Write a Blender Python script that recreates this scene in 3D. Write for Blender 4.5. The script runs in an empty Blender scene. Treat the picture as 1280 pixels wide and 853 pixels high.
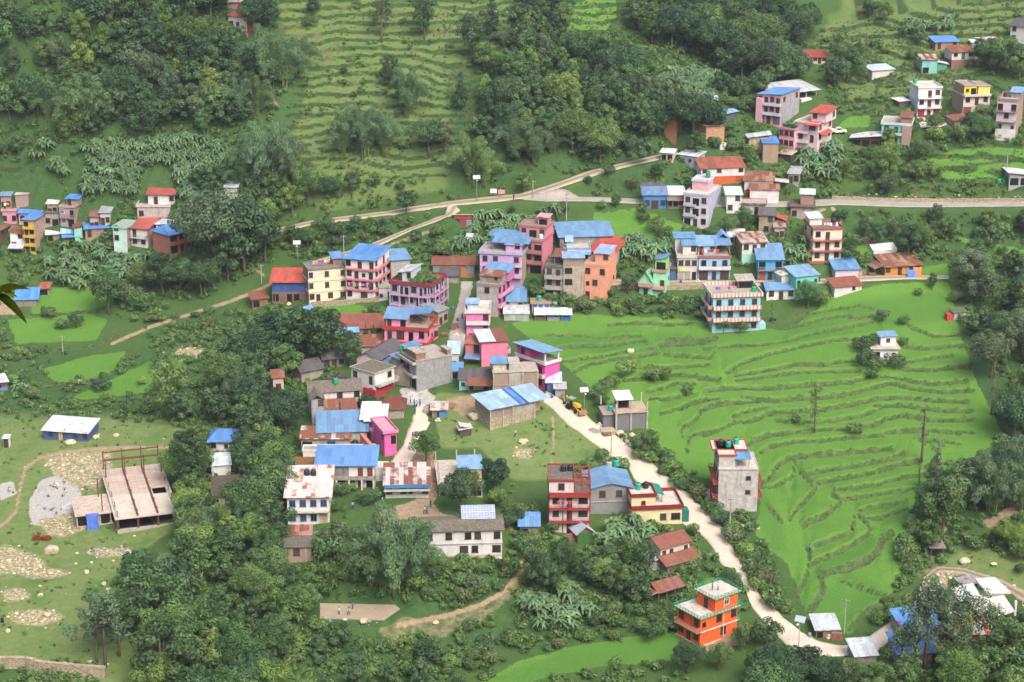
import bpy,bmesh,math,random
import numpy as np
from mathutils import Vector,Matrix
sc=bpy.context.scene
R=math.radians
CAMZ,PITCH,FPX=160.0,R(18.0),2388.0
cd=bpy.data.cameras.new('camera')
cam=bpy.data.objects.new('camera',cd)
sc.collection.objects.link(cam)
cam.location=(0,0,CAMZ)
cam.rotation_euler=(R(90)-PITCH,0,0)
cd.sensor_width=36.0
cd.lens=FPX*36.0/1280.0
cd.clip_start,cd.clip_end=0.5,4000
sc.camera=cam
SUN_EL,SUN_AZ=R(50),R(150)
w=bpy.data.worlds.new('World');sc.world=w
w.use_nodes=True
nt=w.node_tree
bg=nt.nodes['Background']
sky=nt.nodes.new('ShaderNodeTexSky')
sky.sky_type='NISHITA';sky.sun_disc=False
sky.sun_elevation=SUN_EL;sky.sun_rotation=SUN_AZ
sky.air_density=1.0;sky.dust_density=7.0;sky.ozone_density=1.0
nt.links.new(sky.outputs[0],bg.inputs[0])
bg.inputs[1].default_value=0.15
sl=bpy.data.lights.new('sun','SUN')
sl.energy=1.3;sl.angle=R(34);sl.color=(1.0,0.975,0.94)
so=bpy.data.objects.new('sun',sl);sc.collection.objects.link(so)
sd=Vector((math.sin(SUN_AZ)*math.cos(SUN_EL),math.cos(SUN_AZ)*math.cos(SUN_EL),math.sin(SUN_EL)))
so.rotation_euler=(-sd).to_track_quat('-Z','Y').to_euler()
so.location=(0,0,300)
vs=sc.view_settings
vs.view_transform='Standard';vs.look='None';vs.gamma=1;vs.use_curve_mapping=False
vs.exposure=0.8
sc.cycles.max_bounces=6;sc.cycles.diffuse_bounces=3;sc.cycles.glossy_bounces=2
sc.cycles.transparent_max_bounces=4;sc.cycles.caustics_reflective=False
sc.cycles.use_denoising=True
COL=sc.collection
def link(o,parent=None):
 COL.objects.link(o)
 if parent is not None:o.parent=parent
 return o
def tag(o,label=None,cat=None,group=None,kind=None):
 if label:o['label']=label
 if cat:o['category']=cat
 if group:o['group']=group
 if kind:o['kind']=kind
 return o
def empty(name,loc=(0,0,0),rz=0.0):
 o=bpy.data.objects.new(name,None);o.empty_display_size=0.3
 o.location=loc;o.rotation_euler=(0,0,rz)
 return link(o)
class MB:
 def __init__(s):s.v,s.f,s.m,s.mats=[],[],[],[]
 def mi(s,m):
  if m not in s.mats:s.mats.append(m)
  return s.mats.index(m)
 def face(s,pts,m):
  n=len(s.v);s.v+=[tuple(p)for p in pts];s.f.append(tuple(range(n,n+len(pts))));s.m.append(s.mi(m))
 def box(s,x0,x1,y0,y1,z0,z1,m,front=None,right=None,back=None,left=None,top=None):
  n=len(s.v)
  s.v+=[(x0,y0,z0),(x1,y0,z0),(x1,y1,z0),(x0,y1,z0),(x0,y0,z1),(x1,y0,z1),(x1,y1,z1),(x0,y1,z1)]
  for f,mm in(((0,1,5,4),front),((1,2,6,5),right),((2,3,7,6),back),((3,0,4,7),left),((4,5,6,7),top),((3,2,1,0),None)):
   s.f.append(tuple(n+i for i in f));s.m.append(s.mi(mm or m))
  return s
 def hexa(s,p,m):
  n=len(s.v);s.v+=[tuple(q)for q in p]
  for f in((0,1,5,4),(1,2,6,5),(2,3,7,6),(3,0,4,7),(4,5,6,7),(3,2,1,0)):
   s.f.append(tuple(n+i for i in f));s.m.append(s.mi(m))
 def tube(s,pts,rad,m,n=6,cap=True):
  pts=[Vector(p)for p in pts]
  rad=rad if isinstance(rad,(list,tuple))else[rad]*len(pts)
  base=len(s.v);mi=s.mi(m)
  for i,p in enumerate(pts):
   d=(pts[min(i+1,len(pts)-1)]-pts[max(i-1,0)]).normalized()
   a=d.cross(Vector((0,0,1))if abs(d.z)<.9 else Vector((1,0,0))).normalized();b=d.cross(a)
   for k in range(n):
    t=2*math.pi*k/n
    s.v.append(tuple(p+(a*math.cos(t)+b*math.sin(t))*rad[i]))
  for i in range(len(pts)-1):
   for k in range(n):
    k2=(k+1)%n
    s.f.append((base+i*n+k,base+i*n+k2,base+(i+1)*n+k2,base+(i+1)*n+k));s.m.append(mi)
  if cap:
   e=base+(len(pts)-1)*n
   s.f.append(tuple(e+k for k in range(n)));s.m.append(mi)
   s.f.append(tuple(base+n-1-k for k in range(n)));s.m.append(mi)
 def lathe(s,prof,m,n=12,cx=0,cy=0):
  base=len(s.v);mi=s.mi(m)
  for r,z in prof:
   for k in range(n):
    t=2*math.pi*k/n;s.v.append((cx+r*math.cos(t),cy+r*math.sin(t),z))
  for i in range(len(prof)-1):
   for k in range(n):
    k2=(k+1)%n
    s.f.append((base+i*n+k,base+i*n+k2,base+(i+1)*n+k2,base+(i+1)*n+k));s.m.append(mi)
  e=base+(len(prof)-1)*n
  s.f.append(tuple(e+k for k in range(n)));s.m.append(mi)
  s.f.append(tuple(base+n-1-k for k in range(n)));s.m.append(mi)
 def mesh(s,name,smooth=False):
  me=bpy.data.meshes.new(name);me.from_pydata(s.v,[],s.f)
  for m in s.mats:me.materials.append(m)
  me.polygons.foreach_set('material_index',s.m)
  if smooth:me.polygons.foreach_set('use_smooth',[True]*len(s.f))
  me.update();return me
 def build(s,name,parent=None,loc=(0,0,0),rz=0.0,smooth=False):
  o=bpy.data.objects.new(name,s.mesh(name,smooth));o.location=loc;o.rotation_euler=(0,0,rz)
  return link(o,parent)
def np_mesh(name,V,F,mats,smooth=False,attrs=None,mi=None):
 """V (n,3), F (m,k) fixed-size faces"""
 me=bpy.data.meshes.new(name)
 V=np.asarray(V,np.float32);F=np.asarray(F,np.int32);k=F.shape[1]
 me.vertices.add(len(V));me.vertices.foreach_set('co',V.ravel())
 me.loops.add(F.size);me.loops.foreach_set('vertex_index',F.ravel())
 me.polygons.add(len(F));me.polygons.foreach_set('loop_start',np.arange(0,F.size,k,dtype=np.int32))
 me.polygons.foreach_set('loop_total',np.full(len(F),k,np.int32))
 for m in mats:me.materials.append(m)
 if mi is not None:me.polygons.foreach_set('material_index',np.asarray(mi,np.int32))
 if smooth:me.polygons.foreach_set('use_smooth',np.ones(len(F),bool))
 for an,arr in(attrs or{}).items():
  arr=np.asarray(arr,np.float32)
  if arr.ndim==2:
   a=me.attributes.new(an,'FLOAT_COLOR','POINT');a.data.foreach_set('color',arr.ravel())
  else:
   a=me.attributes.new(an,'FLOAT','POINT');a.data.foreach_set('value',arr)
 me.update(calc_edges=True)
 return me
def vnoise(x,y,seed=0):
 xi=np.floor(x).astype(np.int64);yi=np.floor(y).astype(np.int64);fx=x-xi;fy=y-yi
 fx=fx*fx*(3-2*fx);fy=fy*fy*(3-2*fy)
 def h(a,b):
  n=(a*374761393+b*668265263+seed*982451653)&0x7fffffff
  n=((n^(n>>13))*1274126177)&0x7fffffff
  return((n^(n>>16))&0xffff)/65535.0
 return(h(xi,yi)*(1-fx)+h(xi+1,yi)*fx)*(1-fy)+(h(xi,yi+1)*(1-fx)+h(xi+1,yi+1)*fx)*fy
def fbm(x,y,seed=0,o=4):
 s,a,t=0,.5,0
 for i in range(o):
  s=s+a*vnoise(x*2**i,y*2**i,seed+i);t+=a;a*=.5
 return s/t
def lin(c):
 if isinstance(c,str):c=tuple(int(c[i:i+2],16)for i in(0,2,4))
 return tuple((v/255/12.92 if v/255<=.04045 else((v/255+.055)/1.055)**2.4)for v in c)
_mc={}
def newmat(name):
 m=bpy.data.materials.new(name);m.use_nodes=True
 nt=m.node_tree;b=nt.nodes['Principled BSDF']
 b.inputs['Specular IOR Level'].default_value=.3
 return m,nt,b
def N(nt,t,**kw):
 n=nt.nodes.new(t)
 for k,v in kw.items():
  if k in n.inputs:n.inputs[k].default_value=v
  else:setattr(n,k,v)
 return n
def ramp(nt,fac,a,b):
 n=nt.nodes.new('ShaderNodeMapRange');n.inputs[1].default_value=a;n.inputs[2].default_value=b
 nt.links.new(fac,n.inputs[0]);return n.outputs[0]
def mix(nt,fac,a,b,mode='MIX'):
 n=nt.nodes.new('ShaderNodeMix');n.data_type='RGBA';n.blend_type=mode
 for s,v in((n.inputs[0],fac),(n.inputs[6],a),(n.inputs[7],b)):
  if isinstance(v,(int,float)):s.default_value=v
  elif isinstance(v,(tuple,list)):s.default_value=(*v[:3],1)
  else:nt.links.new(v,s)
 return n.outputs[2]
def coord(nt,scale=(1,1,1),kind='Object'):
 tc=nt.nodes.new('ShaderNodeTexCoord');mp=nt.nodes.new('ShaderNodeMapping')
 mp.inputs['Scale'].default_value=scale;nt.links.new(tc.outputs[kind],mp.inputs[0])
 oi=nt.nodes.new('ShaderNodeObjectInfo');mu=nt.nodes.new('ShaderNodeVectorMath');mu.operation='SCALE'
 cx=nt.nodes.new('ShaderNodeCombineXYZ')
 nt.links.new(oi.outputs['Random'],cx.inputs[0]);nt.links.new(oi.outputs['Random'],cx.inputs[1])
 nt.links.new(cx.outputs[0],mu.inputs[0]);mu.inputs['Scale'].default_value=37.0
 ad=nt.nodes.new('ShaderNodeVectorMath');nt.links.new(mp.outputs[0],ad.inputs[0]);nt.links.new(mu.outputs[0],ad.inputs[1])
 return ad.outputs[0]
def noise(nt,vec,scale,detail=4,rough=.6):
 n=N(nt,'ShaderNodeTexNoise');n.inputs['Scale'].default_value=scale;n.inputs['Detail'].default_value=detail
 n.inputs['Roughness'].default_value=rough;nt.links.new(vec,n.inputs['Vector']);return n.outputs[0]
def bump(nt,b,h,s,d=.05):
 n=N(nt,'ShaderNodeBump');n.inputs['Strength'].default_value=s;n.inputs['Distance'].default_value=d
 nt.links.new(h,n.inputs['Height']);nt.links.new(n.outputs[0],b.inputs['Normal'])
def paint(hexc,dirt=.5,rough=.75):
 """wall paint / plaster with rain streaks and blotches"""
 k=('p',hexc,dirt)
 if k in _mc:return _mc[k]
 m,nt,b=newmat('painted_plaster');c=tuple(v*.86 for v in lin(hexc))
 st=noise(nt,coord(nt,(1.6,1.6,.22)),1.2,5,.65);bl=noise(nt,coord(nt),.7,5)
 d=tuple(v*.45+q for v,q in zip(c,(.035,.03,.025)))
 col=mix(nt,ramp(nt,bl,.3,.7),tuple(v*.74 for v in c),c)
 s=N(nt,'ShaderNodeMath',operation='MULTIPLY');nt.links.new(ramp(nt,st,.52,.8),s.inputs[0]);s.inputs[1].default_value=min(.9,dirt*1.7)
 col=mix(nt,s.outputs[0],col,d)
 nt.links.new(col,b.inputs['Base Color']);b.inputs['Roughness'].default_value=rough
 bump(nt,b,noise(nt,coord(nt),9),.25,.02)
 _mc[k]=m;return m
def cement(hexc='a8a39c',blk=True):
 k=('c',hexc,blk)
 if k in _mc:return _mc[k]
 m,nt,b=newmat('bare_cement');c=tuple(v*.85 for v in lin(hexc))
 bl=noise(nt,coord(nt),1.0,7,.7);st=noise(nt,coord(nt,(1.4,1.4,.2)),1.5,5)
 col=mix(nt,ramp(nt,bl,.3,.7),tuple(v*.62 for v in c),tuple(min(1,v*1.15)for v in c))
 col=mix(nt,ramp(nt,st,.5,.8),col,tuple(v*.4 for v in c))
 nt.links.new(col,b.inputs['Base Color']);b.inputs['Roughness'].default_value=.9
 bump(nt,b,bl,.4,.04);_mc[k]=m;return m
def brick(hexc='a87a62',bw=.5,bh=.16,mortar='a29a8e',rnd=.35):
 k=('b',hexc,bw)
 if k in _mc:return _mc[k]
 m,nt,b=newmat('brickwork');c=tuple(v*.85 for v in lin(hexc));mo=lin(mortar)
 tc=nt.nodes.new('ShaderNodeTexCoord');sx=nt.nodes.new('ShaderNodeSeparateXYZ');nt.links.new(tc.outputs['Object'],sx.inputs[0])
 a=N(nt,'ShaderNodeMath',operation='ADD');nt.links.new(sx.outputs[0],a.inputs[0]);nt.links.new(sx.outputs[1],a.inputs[1])
 cb=nt.nodes.new('ShaderNodeCombineXYZ');nt.links.new(a.outputs[0],cb.inputs[0]);nt.links.new(sx.outputs[2],cb.inputs[1])
 br=nt.nodes.new('ShaderNodeTexBrick');nt.links.new(cb.outputs[0],br.inputs['Vector'])
 br.inputs['Scale'].default_value=1;br.inputs['Brick Width'].default_value=bw;br.inputs['Row Height'].default_value=bh
 br.inputs['Mortar Size'].default_value=.02
 br.inputs['Color1'].default_value=(*c,1);br.inputs['Color2'].default_value=(*[v*(1-rnd)for v in c],1);br.inputs['Mortar'].default_value=(*mo,1)
 bl=noise(nt,coord(nt),.8,5,.7)
 col=mix(nt,ramp(nt,bl,.35,.7),br.outputs[0],tuple(v*.6+.05 for v in c))
 nt.links.new(col,b.inputs['Base Color']);b.inputs['Roughness'].default_value=.9
 bump(nt,b,br.outputs['Fac'],-.3,.03);_mc[k]=m;return m
def stone():
 k='stone'
 if k in _mc:return _mc[k]
 m,nt,b=newmat('rubble_masonry')
 v=nt.nodes.new('ShaderNodeTexVoronoi');v.inputs['Scale'].default_value=2.4;nt.links.new(coord(nt,(1,1,1.3)),v.inputs['Vector'])
 v2=nt.nodes.new('ShaderNodeTexVoronoi');v2.feature='DISTANCE_TO_EDGE';v2.inputs['Scale'].default_value=2.4;nt.links.new(coord(nt,(1,1,1.3)),v2.inputs['Vector'])
 s=nt.nodes.new('ShaderNodeSeparateColor');nt.links.new(v.outputs['Color'],s.inputs[0])
 col=mix(nt,s.outputs[0],lin('8c8070'),lin('b8a98e'))
 col=mix(nt,ramp(nt,v2.outputs['Distance'],.0,.09),lin('6e6558'),col)
 nt.links.new(col,b.inputs['Base Color']);b.inputs['Roughness'].default_value=.95
 bump(nt,b,v2.outputs['Distance'],.6,.1);_mc[k]=m;return m
def metal(hexc,rust=0.0,axis=0,rcol='7c5040',rough=.45):
 """corrugated sheet roofing laid in strips, corrugation along the fall"""
 k=('m',hexc,rust,axis)
 if k in _mc:return _mc[k]
 m,nt,b=newmat('corrugated_sheet');c=tuple(v*.88 for v in lin(hexc))
 tc=nt.nodes.new('ShaderNodeTexCoord');sx=nt.nodes.new('ShaderNodeSeparateXYZ');nt.links.new(tc.outputs['Object'],sx.inputs[0])
 wv=N(nt,'ShaderNodeMath',operation='MULTIPLY');nt.links.new(sx.outputs[axis],wv.inputs[0]);wv.inputs[1].default_value=2*math.pi/.3
 sn=N(nt,'ShaderNodeMath',operation='SINE');nt.links.new(wv.outputs[0],sn.inputs[0])
 fl=N(nt,'ShaderNodeMath',operation='FLOOR');dv=N(nt,'ShaderNodeMath',operation='DIVIDE');nt.links.new(sx.outputs[axis],dv.inputs[0]);dv.inputs[1].default_value=.92
 nt.links.new(dv.outputs[0],fl.inputs[0])
 fl2=N(nt,'ShaderNodeMath',operation='FLOOR');dv2=N(nt,'ShaderNodeMath',operation='DIVIDE');nt.links.new(sx.outputs[1-axis],dv2.inputs[0]);dv2.inputs[1].default_value=3.1
 nt.links.new(dv2.outputs[0],fl2.inputs[0])
 cb=nt.nodes.new('ShaderNodeCombineXYZ');nt.links.new(fl.outputs[0],cb.inputs[0]);nt.links.new(fl2.outputs[0],cb.inputs[1])
 oi=nt.nodes.new('ShaderNodeObjectInfo');nt.links.new(oi.outputs['Random'],cb.inputs[2])
 wn=nt.nodes.new('ShaderNodeTexWhiteNoise');nt.links.new(cb.outputs[0],wn.inputs['Vector'])
 col=mix(nt,wn.outputs['Value'],tuple(v*.70 for v in c),tuple(min(1,v*1.16)for v in c))
 fd=nt.nodes.new('ShaderNodeMath');fd.operation='MULTIPLY';nt.links.new(oi.outputs['Random'],fd.inputs[0]);fd.inputs[1].default_value=.34
 g_=sum(c)/3;col=mix(nt,fd.outputs[0],col,tuple(.45*v+.55*g_ for v in c));gr=noise(nt,coord(nt),.9,5,.7)
 col=mix(nt,ramp(nt,gr,.48,.8),col,tuple(v*.52+.07 for v in c))
 if rust>0:
  rc=lin(rcol);rn=noise(nt,coord(nt,(1,1,1)),.55,6,.7)
  ad=N(nt,'ShaderNodeMath',operation='MULTIPLY_ADD');nt.links.new(wn.outputs['Value'],ad.inputs[0]);ad.inputs[1].default_value=.5;nt.links.new(rn,ad.inputs[2])
  t=1.05-rust*.75
  rr=mix(nt,ramp(nt,noise(nt,coord(nt),3,4),.3,.7),tuple(v*.65 for v in rc),tuple(min(1,v*1.25)for v in rc))
  col=mix(nt,ramp(nt,ad.outputs[0],t-.1,t+.12),col,rr)
 nt.links.new(col,b.inputs['Base Color']);b.inputs['Roughness'].default_value=rough+(.3 if rust else 0)
 b.inputs['Metallic'].default_value=.0
 bump(nt,b,sn.outputs[0],.5,.06);_mc[k]=m;return m
def plain(hexc,rough=.7,var=.25,scale=2.0,spec=.3,name='painted_surface'):
 k=('q',hexc,rough,var,name)
 if k in _mc:return _mc[k]
 m,nt,b=newmat(name);c=lin(hexc)
 n=noise(nt,coord(nt),scale,4)
 nt.links.new(mix(nt,ramp(nt,n,.3,.7),tuple(v*(1-var)for v in c),tuple(min(1,v*(1+var*.4))for v in c)),b.inputs['Base Color'])
 b.inputs['Roughness'].default_value=rough;b.inputs['Specular IOR Level'].default_value=spec
 _mc[k]=m;return m
def glass():
 k='glass'
 if k in _mc:return _mc[k]
 m,nt,b=newmat('window_glass')
 oi=nt.nodes.new('ShaderNodeObjectInfo')
 nt.links.new(mix(nt,oi.outputs['Random'],(.012,.014,.017),(.075,.07,.065)),b.inputs['Base Color'])
 b.inputs['Roughness'].default_value=.15;b.inputs['Specular IOR Level'].default_value=.5
 _mc[k]=m;return m
def slate():return metal('5d5a5c',0,0,rough=.85)
def moss():
 k='moss'
 if k in _mc:return _mc[k]
 m,nt,b=newmat('mossy_concrete')
 n1=noise(nt,coord(nt),.6,6,.7);n2=noise(nt,coord(nt),2.0,5)
 col=mix(nt,ramp(nt,n2,.3,.7),lin('4d4843'),lin('7d756b'))
 col=mix(nt,ramp(nt,n1,.52,.68),col,lin('565c38'))
 nt.links.new(col,b.inputs['Base Color']);b.inputs['Roughness'].default_value=.95
 bump(nt,b,n2,.4,.04);_mc[k]=m;return m
def leafmat(name='leaves',trans=.28,var=.35,gloss=.35):
 """leaf colour = the object's own colour, varied per clump ('tone') and per leaf"""
 if name in _mc:return _mc[name]
 m=bpy.data.materials.new(name);m.use_nodes=True;nt=m.node_tree
 b=nt.nodes['Principled BSDF'];out=nt.nodes['Material Output']
 oi=nt.nodes.new('ShaderNodeObjectInfo');at=nt.nodes.new('ShaderNodeAttribute');at.attribute_name='tone'
 hs=nt.nodes.new('ShaderNodeHueSaturation');nt.links.new(oi.outputs['Color'],hs.inputs['Color'])
 mr=nt.nodes.new('ShaderNodeMapRange');nt.links.new(at.outputs['Fac'],mr.inputs[0]);mr.inputs[3].default_value=1-var;mr.inputs[4].default_value=1+var
 nt.links.new(mr.outputs[0],hs.inputs['Value'])
 mh=nt.nodes.new('ShaderNodeMapRange');nt.links.new(at.outputs['Fac'],mh.inputs[0]);mh.inputs[3].default_value=.512;mh.inputs[4].default_value=.488
 nt.links.new(mh.outputs[0],hs.inputs['Hue'])
 b.inputs['Roughness'].default_value=.5;b.inputs['Specular IOR Level'].default_value=gloss
 nt.links.new(hs.outputs[0],b.inputs['Base Color'])
 tr=nt.nodes.new('ShaderNodeBsdfTranslucent');nt.links.new(hs.outputs[0],tr.inputs[0])
 ms=nt.nodes.new('ShaderNodeMixShader');ms.inputs[0].default_value=trans
 nt.links.new(b.outputs[0],ms.inputs[1]);nt.links.new(tr.outputs[0],ms.inputs[2]);nt.links.new(ms.outputs[0],out.inputs[0])
 _mc[name]=m;return m
def bark():return plain('6e6256',.9,.4,3,.1,'bark')
CP,SP=math.cos(PITCH),math.sin(PITCH)
def ray(px,py):
 u=(px-640.0)/FPX;v=(426.5-py)/FPX
 return u,CP+v*SP,-SP+v*CP
def on_z(px,py,z):
 a,b,c=ray(px,py);t=(z-CAMZ)/c
 return a*t,b*t
ctl={0:{-250:90,0:88,320:84,640:82,900:76,1280:78,1530:80},130:{-250:61,0:60,320:60,640:60,900:58,1280:57,1530:58},250:{-250:35,0:36,320:38,640:40,900:40,1280:41,1530:42},300:{0:27,320:30,640:32,900:33,1280:32},400:{-250:15,0:15,320:18,640:21,900:21,1280:22,1530:24},500:{0:8,320:12,640:15,900:14,1280:15},600:{-250:7,0:6,200:6.5,400:9,640:9.5,900:8,1180:8,1280:9,1530:12},690:{0:4.5,200:5,400:7.5,520:8,620:7.5,800:5,1000:4.5,1280:6},770:{-250:3,0:3,200:3,400:.5,640:0,900:2,1100:1.5,1280:3,1530:5},853:{-250:1,0:1,300:-2,640:-4,900:-1,1280:1,1530:2}}
P=[]
for py,row in ctl.items():
 for px,z in row.items():
  x,y=on_z(px,py,z);P.append((x,y,z))
for x in(-420,-200,0,200,420):
 P.append((x,760,205));P.append((x,650,140))
for x in(-420,420):
 P.append((x,330,12));P.append((x,480,45))
P=np.array(P)
def _tps(r2):return np.where(r2>1e-9,r2*np.log(np.maximum(r2,1e-9)),0.0)
S=100.0
_px=P[:,:2]/S
_K=_tps(((_px[:,None]-_px[None])**2).sum(-1))+np.eye(len(P))*.02
_A=np.block([[_K,np.c_[np.ones(len(P)),_px]],[np.c_[np.ones(len(P)),_px].T,np.zeros((3,3))]])
_w=np.linalg.solve(_A,np.r_[P[:,2],0,0,0])
def base_z(x,y):
 sh=x.shape;q=np.c_[x.ravel(),y.ravel()]/S;out=np.empty(len(q))
 for i in range(0,len(q),40000):
  b=q[i:i+40000]
  out[i:i+40000]=_tps(((b[:,None]-_px[None])**2).sum(-1))@_w[:-3]+_w[-3]+b@_w[-2:]
 z=out.reshape(sh)
 near=158.4-.76*np.maximum(y,-30)
 t=np.clip((y-215)/75,0,1);t=t*t*(3-2*t)
 zz=np.where(y<215,np.maximum(near,-4),z)
 return np.where(y<290,np.maximum(near,-4*(1-t)+z*t),zz)
xs=np.r_[np.arange(-620,-156,12.),np.arange(-156,156,.6),np.arange(156,625,12.)]
ys=np.r_[np.arange(-40,286,6.),np.arange(288,596,.6),np.arange(597,1000,14.)]
GX,GY=np.meshgrid(xs,ys)
GZ=base_z(GX,GY)
def proj(x,y,z):
 dx,dy,dz=x,y,z-CAMZ
 d=dy*CP-dz*SP;v=dy*SP+dz*CP
 d=np.where(d>1,d,1)
 return 640+FPX*dx/d,426.5-FPX*v/d
IH,IW=853,1280
_yy,_xx=np.mgrid[0:IH,0:IW]
def poly(pts,out=None,val=1.0,soft=0):
 out=np.zeros((IH,IW),np.float32)if out is None else out
 pts=np.asarray(pts,float);x0,y0=np.floor(pts.min(0)).astype(int);x1,y1=np.ceil(pts.max(0)).astype(int)
 x0,y0,x1,y1=max(x0,0),max(y0,0),min(x1,IW-1),min(y1,IH-1)
 if x1<=x0 or y1<=y0:return out
 X,Y=_xx[y0:y1+1,x0:x1+1]+.0,_yy[y0:y1+1,x0:x1+1]+.0
 X=X+(fbm(X/9,Y/5,5,2)-.5)*5*(soft>0);Y=Y+(fbm(X/9,Y/5,9,2)-.5)*3*(soft>0)
 ins=np.zeros(X.shape,bool);n=len(pts)
 for i in range(n):
  (ax,ay),(bx,by)=pts[i],pts[(i+1)%n]
  if ay==by:continue
  c=((ay>Y)!=(by>Y))&(X<(bx-ax)*(Y-ay)/(by-ay)+ax);ins^=c
 s=out[y0:y1+1,x0:x1+1];s[ins]=val
 return out
def pline(pts,wpx,out=None,val=1.0):
 """a soft band along a polyline; the band is wpx high in the picture's vertical sense"""
 out=np.zeros((IH,IW),np.float32)if out is None else out
 for(ax,ay),(bx,by)in zip(pts[:-1],pts[1:]):
  m=wpx+2
  x0,x1=int(max(min(ax,bx)-m,0)),int(min(max(ax,bx)+m,IW-1));y0,y1=int(max(min(ay,by)-m,0)),int(min(max(ay,by)+m,IH-1))
  if x1<=x0 or y1<=y0:continue
  X,Y=_xx[y0:y1+1,x0:x1+1],_yy[y0:y1+1,x0:x1+1]
  L=max((bx-ax)**2+(by-ay)**2,1e-6);t=np.clip(((X-ax)*(bx-ax)+(Y-ay)*(by-ay))/L,0,1)
  d=np.hypot(X-ax-t*(bx-ax),Y-ay-t*(by-ay))
  s=out[y0:y1+1,x0:x1+1];np.maximum(s,val*np.clip(1.5-d/(wpx/2),0,1),out=s)
 return out
def blur(a,n):
 for ax in(0,1):
  c=np.cumsum(np.pad(a,[(n+1,n)if i==ax else(0,0)for i in(0,1)],mode='edge'),axis=ax)
  a=(np.take(c,range(2*n+1,c.shape[ax]),ax)-np.take(c,range(0,c.shape[ax]-2*n-1),ax))/(2*n+1)
 return a.astype(np.float32)
def Z(x0,y0,s,pts):return[(x0+a/s,y0+b/s)for a,b in pts]
_B=lambda*p:Z(880,340,3.759,p)
_C=lambda*p:Z(860,560,3.759,p)
_D=lambda*p:Z(680,420,5.805,p)
_E=lambda*p:Z(680,380,4.0,p)
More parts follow.
